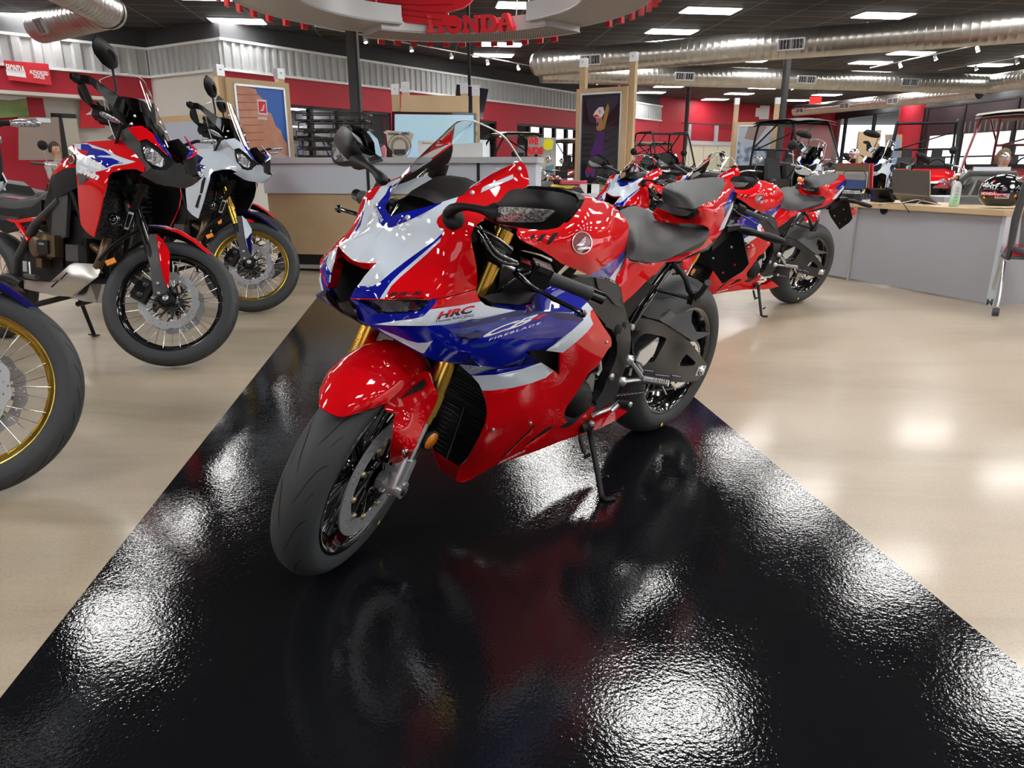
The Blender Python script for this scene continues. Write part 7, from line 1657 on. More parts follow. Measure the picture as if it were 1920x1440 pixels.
m.tube([f_(1717, .12), dq(1735, 372, .24), f_(1700, .4)], .005, SIL, 6); m.tube([f_(1690, .2), dq(1720, 374, .24), f_(1765, .2)], .005, SIL, 6); m.tube([f_(1705, .1), f_(1730, .1)], .006, SIL, 6); sub(t, 'laptop_stand', m)
# sanitiser bottle
q = dq(1787, 391, .12); q.z = DZ
t = thing('sanitiser_bottle', 'tall clear pump bottle a third full of green gel on the desk', 'bottle', q)
HB = .205
m = MB(); m.lathe([(0, 0), (.036, 0), (.038, .01), (.038, HB * .72), (.034, HB * .84), (.022, HB * .95), (.012, HB)], mat('clear_plastic', (.80, .88, .88), .12, alpha=.42), (0, 0, 0), (0, 0, 1), 24); m.build('bottle_body', t)
m = MB(); m.lathe([(0, .002), (.0345, .002), (.0355, .07), (0, .07)], mat('green_gel', (.18, .75, .22), .15), (0, 0, 0), (0, 0, 1), 24); m.build('gel', t)
m = MB(); m.lathe([(.012, HB), (.013, HB + .02), (.006, HB + .022), (.006, HB + .045), (0, HB + .045)], BLK, (0, 0, 0), (0, 0, 1), 14); m.tube([(0, 0, HB + .04), (-.03, -.01, HB + .04)], .005, BLK, 6); m.build('pump', t)
m = MB()
for k in range(5): m.box((-.012, -.037, .05 + k * .025), (.018, .002, .003), GRY)
m.build('scale_marks', t)
# helmet
q = dq(1872, 397, .22); q.z = DZ
t = thing('motocross_helmet', 'black sponsor-stickered helmet on the right end of the desk', 'helmet', q, (0, 0, rad(-14)))
HK = mat('helmet_black', (.008, .008, .010), .12, coat=1)
m = MB(); secs = []
nu, nv = 28, 16
vs = []; fs = []
for i in range(nv + 1):
    th = pi * .80 * i / nv
    for j in range(nu):
        a = 2 * pi * j / nu; r = sin(th); x = cos(a) * r * .155 * (1.08 if cos(a) < 0 else 1.0); y = sin(a) * r * .122; z = cos(th) * .135
        vs.append(Vector((x, y, .128 + z)))
for i in range(nv):
    for j in range(nu):
        a = 2 * pi * (j + .5) / nu; th = pi * .8 * (i + .5) / nv
        if cos(a) > .72 and .40 * pi * .8 / .8 < th < .64 * pi: continue
        fs.append((i * nu + j, (i + 1) * nu + j, (i + 1) * nu + (j + 1) % nu, i * nu + (j + 1) % nu))
m.add(vs, fs, HK); m.build('helmet_shell', t)
m = MB(); m.add([p * 1 for p in []] or [Vector((0, 0, 0)), Vector((.001, 0, 0)), Vector((0, .001, 0))], [(0, 1, 2)], VOI, False)
m = MB(); m.add([Vector((cos(2 * pi * j / 20) * .13, sin(2 * pi * j / 20) * .10, .12 + k)) for k in (-.07, .06) for j in range(20)], [(j, (j + 1) % 20, 20 + (j + 1) % 20, 20 + j) for j in range(20)], VOI); m.build('lining', t)
m = MB(); L1 = [Vector((.13, y, .19)) for y in (-.10, -.05, 0, .05, .10)]; L2 = [Vector((.25, y * .8, .225)) for y in (-.10, -.05, 0, .05, .10)]; m.add(L1 + L2, [(i, i + 1, 6 + i, 5 + i) for i in range(4)] + [(5 + i, 6 + i, i + 1, i) for i in range(4)], HK)
m.add([Vector((.05, -.11, .21)), Vector((.13, -.10, .19)), Vector((.13, .10, .19)), Vector((.05, .11, .21)), Vector((.05, 0, .262))], [(0, 1, 2, 3, 4), (4, 3, 2, 1, 0)], HK); m.build('visor_peak', t)
m = MB(); m.tube([Vector((.12, -.10, .07)), Vector((.21, -.05, .055)), Vector((.22, 0, .055)), Vector((.21, .05, .055)), Vector((.12, .10, .07))], .028, HK, 10, flat=1.2); m.build('chin_bar', t)
def hs(a, z, e=.004):   # point on the helmet's side
    th = math.acos(max(-1, min(1, (z - .128) / .135))); r = sin(th); a = rad(a)
    return Vector((cos(a) * r * (.155 * (1.08 if cos(a) < 0 else 1) + e), sin(a) * r * (.122 + e), z))
m = MB()
for (s_, a0, a1, z0, h, mt, m2) in (('EIGHTY', -165, -115, .17, .028, LTX, None), ('HONDA', -160, -118, .105, .020, LTX, None), ('HRC', -118, -88, .085, .026, RTX, DTX)):
    if s_ != 'EIGHTY':
        for k in range(8):
            aa = a0 - 2 + (a1 - a0 + 4) * k / 8; ab = a0 - 2 + (a1 - a0 + 4) * (k + 1) / 8; m.add([hs(aa, z0 - .005, .003), hs(ab, z0 - .005, .003), hs(ab, z0 + h + .005, .003), hs(aa, z0 + h + .005, .003)], [(0, 1, 2, 3)], RTX if s_ == 'HONDA' else LTX, True)
    text(m, s_, mt, lambda u, v, d: hs(a0 + (a1 - a0) * u, z0 + h * v - .02 * u * (s_ == 'EIGHTY'), .005), 1, 1, .05, .1, m2=m2)
for a_, z_, r_, mt in ((-100, .15, .014, mat('patch_grey', (.15, .12, .12), .4)), (-135, .21, .010, RTX), (-82, .17, .016, LTX), (-70, .10, .010, AMB), (-150, .085, .009, YEL)):
    m.add([hs(a_, z_, .004)] + [hs(a_ + degr, z_ + dz, .004) for degr, dz in [(math.degrees(r_ / .13) * cos(b), r_ * sin(b)) for b in [2 * pi * k / 12 for k in range(12)]]], [(0, 1 + k, 1 + (k + 1) % 12) for k in range(12)], mt, True)
m.build('sticker', t)
# desk phone, organiser, glasses, adapter
q = dw((dq(1655, 385, .25) - DG).dot(dd_), .25, DZ)
t = thing('desk_phone', 'black desk telephone tilted on its foot left of the laptop', 'telephone', q, (0, 0, math.atan2(dd_.y, dd_.x)))
m = MB(); R = Matrix.Rotation(rad(50), 3, 'X'); m.box((0, .02, .065), (.20, .15, .022), BLK, R); m.box((0, .05, .02), (.12, .10, .03), BLK); m.box((.02, -.055, .085), (.08, .004, .02), GR2, R); m.build('phone_body', t)
m = MB(); m.tube([(-.075, -.02, .10), (-.08, .02, .125), (-.075, .07, .12)], [.02, .012, .02], BLK, 10); m.build('handset', t)
m = MB(); m.tube(cr([(-.05, -.05, .02), (.02, -.14, .006), (.12, -.20, .004), (.16, -.12, .004)], 4), .004, BLK, 6); m.build('cord', t)
t = thing('file_organiser', 'wire mesh file rack with cardboard, papers and a red folder', 'organiser', dw(1.45, .3, DZ))
CBM = mat('cardboard', (.32, .22, .14), .7)
subm(t, dplate('red_folder', [(1572, 306), (1637, 306), (1635, 355), (1572, 352)], .36, .01, mat('folder_red', (.75, .06, .09), .5)))
subm(t, dplate('cardboard_sheet', [(1566, 309), (1630, 309), (1628, 352), (1562, 350)], .34, .01, CBM))
subm(t, dplate('white_sheet', [(1567, 321), (1627, 322), (1624, 352), (1565, 352)], .325, .006, MATS['white_card']))
subm(t, dplate('blue_brochure', [(1580, 336), (1623, 338), (1621, 355), (1578, 354)], .315, .006, mat('brochure_blue', (.10, .16, .40), .4)))
m = MB(); L_ = [dq(x, y, .30) for x, y in [(1578, 372), (1580, 330), (1584, 321), (1620, 321), (1624, 328), (1622, 374)]]; m.tube(L_, .004, BLK, 6)
m.box(dw((dq(1600, 372, .3) - DG).dot(dd_), .32, DZ + .035), (.20, .10, .07), mat('mesh_dark', (.03, .035, .05), .5), DR); sub(t, 'wire_rack', m)
q = dw((dq(1592, 378, .16) - DG).dot(dd_), .16, DZ)
t = thing('glass_case', 'clear lidded glasses case in front of the file rack', 'case', q, (0, 0, math.atan2(dd_.y, dd_.x)))
m = MB(); m.box((0, 0, .035), (.20, .09, .07), BLK, taper=.9); m.build('case_body', t); m = MB(); m.box((0, 0, .085), (.20, .09, .03), LEN, taper=.8); m.build('lid', t)
m = MB(); m.box(dw((dq(1622, 384, .10) - DG).dot(dd_), .10, DZ + .012), (.05, .03, .022), WHT, DR); tag(m.build('power_adapter'), 'small white power adapter at the desk edge near the phone', 'adapter')
m = MB(); m.tube(cr([dw(.98, .06, DZ + .005), dw(.90, -.02, DZ + .006), dw(.86, -.052, DZ - .005), dw(.80, -.055, DZ - .06)], 4), .004, BLK, 6); m.tube([dw(1.15, -.045, DZ - .01), dw(1.05, -.02, DZ + .004), dw(1.0, .05, DZ + .004)], .003, BLK, 6); tag(m.build('power_cable'), 'thin black cable trailing over the front desk edge', 'cable')
# ---- chairs
MSH = mat('mesh_fabric', (.10, .105, .11), .6, alpha=.80, noise=(260, (.02, .02, .02), .04)); SRF = mat('red_fabric', (.45, .015, .04), .8); CHG = mat('chair_grey', (.065, .07, .08), .45)
def chair(label, loc, rz, seatm):
    t = thing('office_chair', label, 'chair', loc, (0, 0, rz), 'mesh backed office chairs')
    fr_ = [(-.24, 0), (-.25, .20), (-.235, .44), (-.20, .50), (.20, .50), (.235, .44), (.25, .20), (.24, 0), (.12, -.04), (-.12, -.04)]
    bk = lambda u, v, d: Vector((-.22 - v * .22 - .05 * (1 - (u / .25) ** 2) + d, u, .50 + v))
    m = MB(); m.tube([bk(u, v, 0) for u, v in fr_], .018, CHG, 8, closed=True, flat=1.4); m.build('back_frame', t)
    m = MB(); g_ = []
    for i in range(9):
        for j in range(9): u = -.22 + .44 * i / 8; v = 0.0 + .48 * j / 8; g_.append(bk(u * (1 - .1 * abs(j - 4) / 4), v, 0))
    fs = [(i * 9 + j, (i + 1) * 9 + j, (i + 1) * 9 + j + 1, i * 9 + j + 1) for i in range(8) for j in range(8)]; m.add(g_, fs, MSH); m.build('back_mesh', t)
    m = MB()
    for s in (1, -1): m.tube([bk(.24 * s, .06, 0), Vector((-.20, .24 * s, .42)), Vector((.0, .25 * s, .42))], .018, CHG, 8)
    m.box((0, 0, .43), (.46, .46, .03), CHG, taper=.98); m.build('seat_frame', t)
    m = MB(); m.box((0, 0, .465), (.46, .45, .05), seatm, taper=.92, smooth=False); m.build('seat_cushion', t)
    for sx_ in (1, -1):
        for sy in (1, -1):
            m = MB(); m.tube(cr([(.02 * sx_, .24 * sy, .40), (.12 * sx_, .245 * sy, .30), (.22 * sx_, .25 * sy, .14), (.25 * sx_, .255 * sy, .07)], 3), .012, SIL, 8); lg = m.build('leg', t)
            m = MB(); m.tube([(.235 * sx_, .235 * sy, .03), (.235 * sx_, .275 * sy, .03)], .029, GR2, 16); m.build('caster', lg)
    m = MB(); m.tube([(-.2, .245, .405), (.2, .245, .405)], .012, SIL, 8); m.tube([(-.2, -.245, .405), (.2, -.245, .405)], .012, SIL, 8); m.build('side_rail', t)
    return t
cg = at(1868, 576, Z=0)
chair('mesh chair with red seat at the right edge beside the helmet', Vector((3.90, 5.25, 0)), rad(62), SRF)
pc_ = at(1800, 400, Y=6.75); chair('empty mesh chair behind the desk and green gel bottle', (pc_.x, 6.75, 0), rad(90), SRF)
# second desk further back with people area
t = thing('sales_desk', 'second desk seen through the mesh chair back', 'desk', dw(.8, 2.6, 0)); m = MB(); dbox(m, -.4, 1.6, 2.3, 2.9, DZ - .04, DZ, WOD); sub(t, 'desktop', m); m = MB(); dbox(m, -.35, 1.55, 2.32, 2.36, 0.01, DZ - .045, LPG); dbox(m, -.4, -.37, 2.3, 2.9, 0, DZ - .045, LPG); dbox(m, 1.57, 1.6, 2.3, 2.9, 0, DZ - .045, LPG); sub(t, 'front_panel', m)
m = MB(); q = at(1858, 325, Y=8.4); m.box(q, (.42, .02, .14), WLM); m.box(q - Vector((0, -.02, .2)), (.04, .03, .3), SIL); m.box((q.x, q.y + .02, q.z - .34), (.18, .14, .02), SIL); tag(m.build('monitor'), 'pale blank back of a monitor on the second desk', 'monitor')
q_ = q
m = MB(); m.box((q.x, q.y + .1, .37), (1.2, .6, .74), LPG); tag(m.build('cabinet'), 'low grey cabinet carrying the pale monitor', 'cabinet')
# pile of shirts and table in the middle
tp = at(1100, 362, Y=7.9)
t = thing('display_table', 'low white table with folded shirts behind the main motorcycle', 'table', (tp.x, 7.9, 0))
m = MB(); m.box((tp.x, 8.1, tp.z - .02), (1.5, .7, .04), WHT); sub(t, 'tabletop', m)
for sx_ in (-.68, .68):
    for sy in (-.3, .3): m = MB(); m.box((tp.x + sx_, 8.1 + sy, (tp.z - .04) / 2), (.05, .05, tp.z - .04), SIL); sub(t, 'leg', m)
PNK = mat('shirt_pink', (.62, .14, .18), .85); YLW = mat('shirt_yellow', (.65, .48, .06), .85)
for k, (px, w, d, mt, lab) in enumerate([(1058, .26, .3, mat('shirt_red', (.5, .03, .05), .85), 'folded red shirt lowest in the left pile'), (1056, .25, .28, YLW, 'folded yellow shirt on top of the left pile'), (1078, .30, .3, PNK, 'folded pink shirt lowest in the right pile'), (1079, .29, .3, PNK, 'folded pink shirt second in the right pile'), (1077, .28, .3, mat('shirt_rose', (.5, .08, .12), .85), 'folded rose shirt topping the right pile')]):
    p = at(px, 355, Y=7.95); lv = [0, 1, 0, 1, 2][k]; m = MB(); hh = .045
    secs = [[Vector((p.x + w * (a - .5), 7.95 + d * b, tp.z + lv * hh + (hh - .004) * (1 - abs(2 * b - 1) ** 4) * (.92 + .08 * sin(9 * a + k)))) for b in [i / 8 for i in range(9)]] for a in [i / 8 for i in range(9)]]
    fl_ = [v for r in secs for v in r]; n_ = len(fl_); fs = [(i * 9 + j, (i + 1) * 9 + j, (i + 1) * 9 + j + 1, i * 9 + j + 1) for i in range(8) for j in range(8)]
    m.add(fl_, fs, mt); m.box((p.x, 7.95 + d / 2, tp.z + lv * hh + hh * .38), (w * .98, d * .96, hh * .7), mt); tag(m.build('folded_shirt'), lab, 'shirt', 'folded shirts on the table')
for px, w, lab in ((1098, .12, 'small white parts box on the table, left one'), (1112, .13, 'small white parts box with a red mark on the table, right one')):
    p = at(px, 358, Y=7.85); m = MB(); m.box((p.x, 7.9, tp.z + .045), (w, .1, .09), MATS['white_card']); tag(m.build('parts_box'), lab, 'box', 'white parts boxes')
m = MB(); p = at(1082, 352, Y=7.8); m.box((p.x, 7.84, tp.z + .03), (.16, .12, .06), BLK, taper=.5); tag(m.build('black_cap'), 'crumpled black cap lying before the shirts', 'cap')
t = thing('spray_bottle', 'white and blue spray bottle beside the shirt piles', 'bottle', (at(1006, 345, Y=7.85).x, 7.85, tp.z)); m = MB(); m.lathe([(0, 0), (.045, 0), (.045, .12), (.02, .17), (.015, .19)], WLM, (0, 0, 0), (0, 0, 1), 16); m.build('bottle_body', t); m = MB(); m.box((-.02, 0, .21), (.09, .03, .04), mat('blue_plastic', (.05, .2, .5), .4)); m.build('trigger', t)
# ============================================================ PEOPLE
SKN = mat('skin', (.45, .25, .17), .5); HAI = mat('dark_hair', (.02, .013, .01), .6); HAB = mat('brown_hair', (.12, .065, .035), .6); CLO = mat('grey_shirt', (.30, .29, .28), .8); CLB = mat('pale_blue_shirt', (.35, .40, .50), .8); DEN = mat('dark_trousers', (.03, .035, .05), .8)
def skin_mesh(name, nodes, edges, mt, parent, lv=2):
    me = bpy.data.meshes.new(name); me.from_pydata([n[:3] for n in nodes], edges, []); o = bpy.data.objects.new(name, me); COL.objects.link(o)
    md = o.modifiers.new('skin', 'SKIN'); md.use_smooth_shade = True
    if not me.skin_vertices: me.skin_vertices
    bm = bmesh.new(); bm.from_mesh(me); ly = bm.verts.layers.skin.verify(); bm.verts.ensure_lookup_table()
    for v, n in zip(bm.verts, nodes): v[ly].radius = (n[3], n[4] if len(n) > 4 else n[3])
    bm.verts[0][ly].use_root = True; bm.to_mesh(me); bm.free()
    s = o.modifiers.new('sub', 'SUBSURF'); s.levels = lv; s.render_levels = lv
    me.materials.append(mt); o.parent = parent; return o
def head(t, z, hair, face=(1, 0)):
    # head with face, looking along +X
    m = MB(); n, k = 20, 16; vs = []; 
    for i in range(n + 1):
        th = pi * i / n
        for j in range(k):
            a = 2 * pi * j / k; r = sin(th); x = cos(a) * r * .098; y = sin(a) * r * .076; zz = cos(th) * .118
            if zz < 0: f = 1 + zz * 2.2; y *= max(f, .62); x *= max(.78, 1 + zz * 1.2) if cos(a) < 0 else 1
            if cos(a) > .9 and abs(zz) < .035: x += .016 * (1 - abs(zz + .01) / .045)      # nose
            if cos(a) > .6 and -.02 < zz < .03 and abs(sin(a)) > .3: x -= .006              # eye sockets
            vs.append(Vector((x, y, z + zz)))
    fs = [(i * k + j, (i + 1) * k + j, (i + 1) * k + (j + 1) % k, i * k + (j + 1) % k) for i in range(n) for j in range(k)]
    m.add(vs, fs, SKN)
    for s in (1, -1):
        m.lathe([(0, .004), (.010, .002), (.013, -.004)], mat('eye_dark', (.03, .02, .02), .3), (.086, .030 * s, z + .008), (1, .2 * s, 0), 10)
        m.lathe([(.0, .008), (.016, .006), (.022, 0), (.02, -.006)], SKN, (-.005, .074 * s, z - .01), (0, s, 0), 12)
        m.box((.088, .030 * s, z + .026), (.008, .03, .005), hair)
    m.box((.093, 0, z - .058), (.008, .04, .008), mat('lip', (.35, .12, .10), .5)); h = m.build('head', t)
    m = MB(); vs = []; 
    for i in range(11):
        th = pi * .62 * i / 10
        for j in range(24):
            a = 2 * pi * j / 24; lim = 1.0 if cos(a) < .3 else .55; th2 = th * lim; r = sin(th2); q = 1.09 + .05 * sin(7 * a + 3 * th)
            vs.append(Vector((cos(a) * r * .103 * q - .006, sin(a) * r * .082 * q, z + .008 + cos(th2) * .124 * q)))
    m.add(vs, [(i * 24 + j, (i + 1) * 24 + j, (i + 1) * 24 + (j + 1) % 24, i * 24 + (j + 1) % 24) for i in range(10) for j in range(24)], hair); m.build('hair', t)
def hand(t, p, d, s):
    # small hand: palm with five fingers, curled forward along d
    p, d = Vector(p), Vector(d).normalized(); u = Vector((0, 0, 1)).cross(d).normalized(); m = MB()
    m.tube([p - d * .02, p + d * .03, p + d * .085], [.022, .034, .036], SKN, 10, flat=.45)
    for i, L in enumerate((.062, .07, .066, .052)):
        o = p + d * .08 + u * (-.027 + .018 * i); m.tube([o, o + d * L * .5, o + d * L * .85 - Vector((0, 0, .022))], [.0085, .008, .0065], SKN, 7)
    o = p + d * .03 - u * .03 * s; m.tube([o, o + (d - u * s) * .035, o + (d * 1.6 - u * s) * .035 - Vector((0, 0, .01))], [.010, .009, .0075], SKN, 7)
    m.build('hand', t)
def sitter(label, loc, rz, hair, shirt, zs=.45, back=.08):
    t = thing('person', label, 'person', loc, (0, 0, rz)); z = zs
    N_ = [(0, 0, z + .08, .13, .15), (0, 0, z + .25, .12, .16), (.01, 0, z + .42, .12, .18), (.02, 0, z + .50, .07, .08), (.03, 0, z + .58, .05, .05),
          (.02, .17, z + .46, .06), (.08, .22, z + .22, .045), (.30, .16, z + .24, .038), (.02, -.17, z + .46, .06), (.08, -.22, z + .22, .045), (.30, -.16, z + .24, .038)]
    skin_mesh('shirt', N_, [(0, 1), (1, 2), (2, 3), (3, 4), (2, 5), (5, 6), (6, 7), (2, 8), (8, 9), (9, 10)], shirt, t)
    N2 = [(0, 0, z + .06, .13, .16), (.12, .10, z + .05, .08), (.42, .13, z + .05, .065), (.44, .13, .25, .05), (.42, .13, .07, .045), (.52, .13, .05, .04), (.12, -.10, z + .05, .08), (.42, -.13, z + .05, .065), (.44, -.13, .25, .05), (.42, -.13, .07, .045), (.52, -.13, .05, .04)]
    skin_mesh('trousers', N2, [(0, 1), (1, 2), (2, 3), (3, 4), (4, 5), (0, 6), (6, 7), (7, 8), (8, 9), (9, 10)], DEN, t)
    m = MB(); m.tube([(.03, 0, z + .52), (.035, 0, z + .64)], .045, SKN, 12); m.build('neck', t)
    head(t, z + .70, hair); hand(t, (.32, .15, z + .24), (1, -.3, 0), 1); hand(t, (.32, -.15, z + .24), (1, .3, 0), -1)
    return t
p = at(99, 258, Y=13.0); sitter('person with dark curly hair and grey shirt seated by the partition', (p.x, 13.0, 0), rad(-25), HAI, CLO, .66)
m = MB(); m.box((p.x - .05, 12.98, .33), (.42, .42, .66), CHG); tag(m.build('stool'), 'grey stool under the seated person on the left', 'stool')
p = at(1881, 302, Y=9.8); sitter('person with short brown hair bent behind the monitor, right side', (p.x, 9.8, 0), rad(-100), HAB, CLB, .46)
m = MB(); m.box((p.x, 9.85, .23), (.42, .42, .46), CHG); tag(m.build('stool'), 'grey stool under the person at the right desks', 'stool')
# ============================================================ UTILITY VEHICLES
def utv(label, loc, rz, body, cage, roof=None, scr=False, h=1.9, cols=2):
    t = thing('utility_vehicle', label, 'vehicle', loc, (0, 0, rz), 'side by side vehicles')
    for x in (.95, -.95):
        for s in (1, -1):
            m = MB(); m.lathe(tyre_prof(.34, .24, .17), RUB, (x, s * .62, .34), (0, 1, 0), 28)
            for k in range(18):
                a = 2 * pi * k / 18; m.box((x + cos(a) * .345, s * .62, .34 + sin(a) * .345), (.03, .2, .05), RUD, Matrix.Rotation(-a, 3, 'Y'))
            w_ = m.build('wheel', t); m = MB(); m.lathe([(0, .06), (.05, .06), (.06, .03), (.15, .02), (.17, .08)], GBK, (x, s * .63, .34), (0, s, 0), 20); m.build('hub', w_)
    m = MB()
    for (x, w, z0, z1) in []: pass
    secs = [[Vector((x, y, z)) for y, z in ((-w, .50), (-w, zt - .05), (-w * .7, zt), (w * .7, zt), (w, zt - .05), (w, .50))] for x, w, zt in ((1.42, .42, .78), (1.25, .55, .92), (.85, .60, 1.02), (.62, .62, 1.06))]
    arch(m, secs, body, .03, BLK); m.add(secs[0], [tuple(range(6)), tuple(range(6))[::-1]], BLK, False); m.build('hood', t)
    m = MB(); m.box((1.44, 0, .62), (.04, .70, .26), BLK)
    for k in range(5): m.box((1.465, 0, .53 + k * .045), (.02, .5, .012), GRY)
    m.build('front_grille', t)
    for s in (1, -1):
        m = MB(); m.lathe([(0, .02), (.06, .015), (.07, 0)], LEN, (1.36, .40 * s, .80), (1, .2 * s, .1), 16); m.build('headlight', t)
    m = MB()
    for s in (1, -1):
        m.box((.95, .62 * s, .76), (.72, .26, .05), body, taper=.9); m.box((-.95, .62 * s, .80), (.80, .26, .05), body, taper=.9); m.box((0, .60 * s, .45), (1.2, .12, .10), BLK); m.box((.1, .62 * s, .68), (.7, .04, .34), body, taper=.96)
    m.build('fender', t)
    m = MB(); m.box((0, 0, .40), (2.3, .9, .12), BLK); m.build('chassis', t)
    m = MB(); m.box((-.98, 0, .95), (.85, 1.15, .30), BLK); m.box((-.98, 0, 1.0), (.75, 1.05, .24), VOI); m.build('cargo_bed', t)
    for s in (1, -1):
        m = MB(); m.box((-.18, .28 * s, .66), (.45, .42, .12), SEA, taper=.9); m.box((-.40, .28 * s, .98), (.12, .42, .60), SEA, Matrix.Rotation(rad(-12), 3, 'Y'), taper=.8); m.box((-.48, .28 * s, 1.36), (.08, .20, .16), SEA); m.build('seat', t)
    m = MB(); c_ = Vector((.38, .28, 1.08)); m.tube([c_ + Vector((cos(a) * .05, sin(a) * .16, cos(a) * .15)) for a in [2 * pi * i / 20 for i in range(20)]], .014, BLK, 6, closed=True); m.tube([c_, Vector((.62, .28, .95))], .02, BLK, 8); m.build('steering_wheel', t)
    m = MB(); m.box((.60, 0, 1.02), (.14, 1.16, .20), BLK, taper=.9); m.build('dashboard', t)
    m = MB()
    for s in (1, -1):
        m.tube(cr([(.72, .58 * s, .98), (.55, .58 * s, 1.30), (.25, .55 * s, h - .06), (.05, .54 * s, h), (-.55, .54 * s, h), (-.68, .55 * s, h - .12), (-.75, .58 * s, 1.3), (-.78, .58 * s, .80)], 3), .024, cage, 8)
        m.tube([(-.72, .56 * s, 1.5), (-.10, .54 * s, h - .02)], .018, cage, 6); m.tube([(.60, .58 * s, 1.2), (.15, .60 * s, .70)], .018, cage, 6)
    for x, z in ((.25, h - .05), (-.55, h), (-.72, 1.45)): m.tube([(x, -.55, z), (x, .55, z)], .022, cage, 8)
    m.tube([(-.72, -.5, 1.45), (-.72, .5, h - .2)], .016, cage, 6); m.build('roll_cage', t)
    if roof:
        m = MB(); secs = [[Vector((x, w * a, h + .03 + .04 * (1 - a * a) + dz)) for a in (-1, -.5, 0, .5, 1)] for x, w, dz in ((.42, .60, -.05), (.20, .64, 0), (-.6, .64, 0), (-.80, .60, -.06))]
        arch(m, secs, roof, .05, roof); m.build('roof', t)
    if scr: m = MB(); m.add([(.70, .55, 1.05), (.70, -.55, 1.05), (.26, -.53, h - .08), (.26, .53, h - .08)], [(0, 1, 2, 3)], mat('dusty_screen', (.8, .8, .78), .1, alpha=.14, spec=.8), False); m.build('windscreen', t)
    return t
DKR = mat('vehicle_dark_red', (.18, .008, .012), .3, coat=1)
p = at(1495, 300, Y=16.0); utv('black soft top utility vehicle with dusty windscreen, centre right', (p.x, 16.0, 0), rad(-62), GBK, BLK, BLK, True, 2.0)
p = at(1727, 300, Y=15.5); utv('bare red utility vehicle with open black roll cage', (p.x, 15.5, 0), rad(-118), RED, BLK, None, False, 1.98)
p = at(1905, 300, Y=12.6); utv('dark red utility vehicle under a grey roof, right edge', (p.x, 12.6, 0), rad(-140), DKR, DKR, mat('roof_grey', (.36, .33, .29), .6), False, 1.92)
p = at(1245, 300, Y=20.5); utv('utility vehicle with slim black roll cage left of the thin column', (p.x, 20.5, 0), rad(-70), GBK, BLK, None, False, 2.0)
p = at(1215, 300, Y=26); utv('distant utility vehicle with a tan roof behind the black cage', (p.x, 26.5, 0), rad(-150), RED, BLK, MATS['roof_grey'], False, 1.9)
p = at(1068, 300, Y=23.5); utv('red utility vehicle behind the sign with red slogan', (p.x, 23.5, 0), rad(-120), DKR, BLK, MATS['roof_grey'], False, 1.9)
p = at(950, 300, Y=18.5); utv('dark red utility vehicle with long grey roof seen through the windscreen', (p.x, 18.5, 0), rad(-160), DKR, BLK, MATS['roof_grey'], False, 1.85)
p = at(556, 300, Y=20.5); utv('utility vehicle with bright blue cage beside the stacked racks', (p.x, 21.0, 0), rad(-40), GBK, mat('cage_blue', (.01, .05, .55), .35), MATS['roof_grey'], False, 1.9)
# stacked black carrier racks behind the counter
def rack(X, Y, z, label, k):
    m = MB()
    for s in (-1, 1): m.tube([(X - .48, Y + .18 * s, z), (X + .48, Y + .18 * s, z)], .014, GBK, 6); m.tube([(X - .48, Y + .18 * s, z + .09), (X + .48, Y + .18 * s, z + .09)], .010, GBK, 6)
    for i in range(7): x = X - .48 + .16 * i; m.tube([(x, Y - .18, z), (x, Y + .18, z)], .009, GBK, 5)
    for i in (0, 3, 6): x = X - .48 + .16 * i; m.tube([(x, Y - .18, z), (x, Y - .18, z + .09)], .010, GBK, 5)
    return tag(m.build('cargo_rack'), label, 'rack', 'stacked black cargo racks')
rp_ = at(632, 296, Y=10.6)
m = MB(); m.box((rp_.x, 10.6, (rp_.z - .02) / 2), (1.0, .45, rp_.z - .02), GR2); tag(m.build('stand_block'), 'dark plinth carrying the stacked cargo racks', 'plinth')
for k in range(5): rack(rp_.x + (.02 if k % 2 else -.02), 10.6, rp_.z + .02 + k * .118, ['lowest', 'second lowest', 'middle', 'second highest', 'topmost'][k] + ' black cargo rack in the stack left of the column', k)
# ---- back room behind the openings
m = MB()
bw = WA.P(0, 0, -7); 
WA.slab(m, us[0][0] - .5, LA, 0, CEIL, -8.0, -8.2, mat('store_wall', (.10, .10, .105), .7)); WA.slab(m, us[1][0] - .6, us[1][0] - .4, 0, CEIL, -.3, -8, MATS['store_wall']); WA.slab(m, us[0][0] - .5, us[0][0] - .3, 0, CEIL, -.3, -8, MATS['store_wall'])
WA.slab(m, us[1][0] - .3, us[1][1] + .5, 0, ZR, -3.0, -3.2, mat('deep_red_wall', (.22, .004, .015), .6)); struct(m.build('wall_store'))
m = MB(); WA.slab(m, us[2][0], LA - 2, .9, 2.5, -7.95, -7.9, mat('daylight_pane', (.7, .8, .85), .3, emit=(.75, .85, .9), es=.8)); struct(m.build('window_90'))
m = MB(); bands = [(.5, 2.35), (1.5, 2.15)]
for k in range(5): WA.slab(m, us[0][0] - .3, us[0][1] + 1.5, 2.0 + .35 * k, 2.06 + .35 * k, -3 - k, -3.15 - k, LPG)
trim(m.build('trim'))
for k, uu_ in enumerate((us[0][0] + .8, us[0][0] + 2.4)):
    m = MB(); WA.slab(m, uu_, uu_ + 1.2, 2.9, 2.93, -3.5, -4.1, EMI); tag(m.build('ceiling_light'), ['left', 'right'][k] + ' light strip glimpsed in the back room above the racks', 'light')
nwin = 100
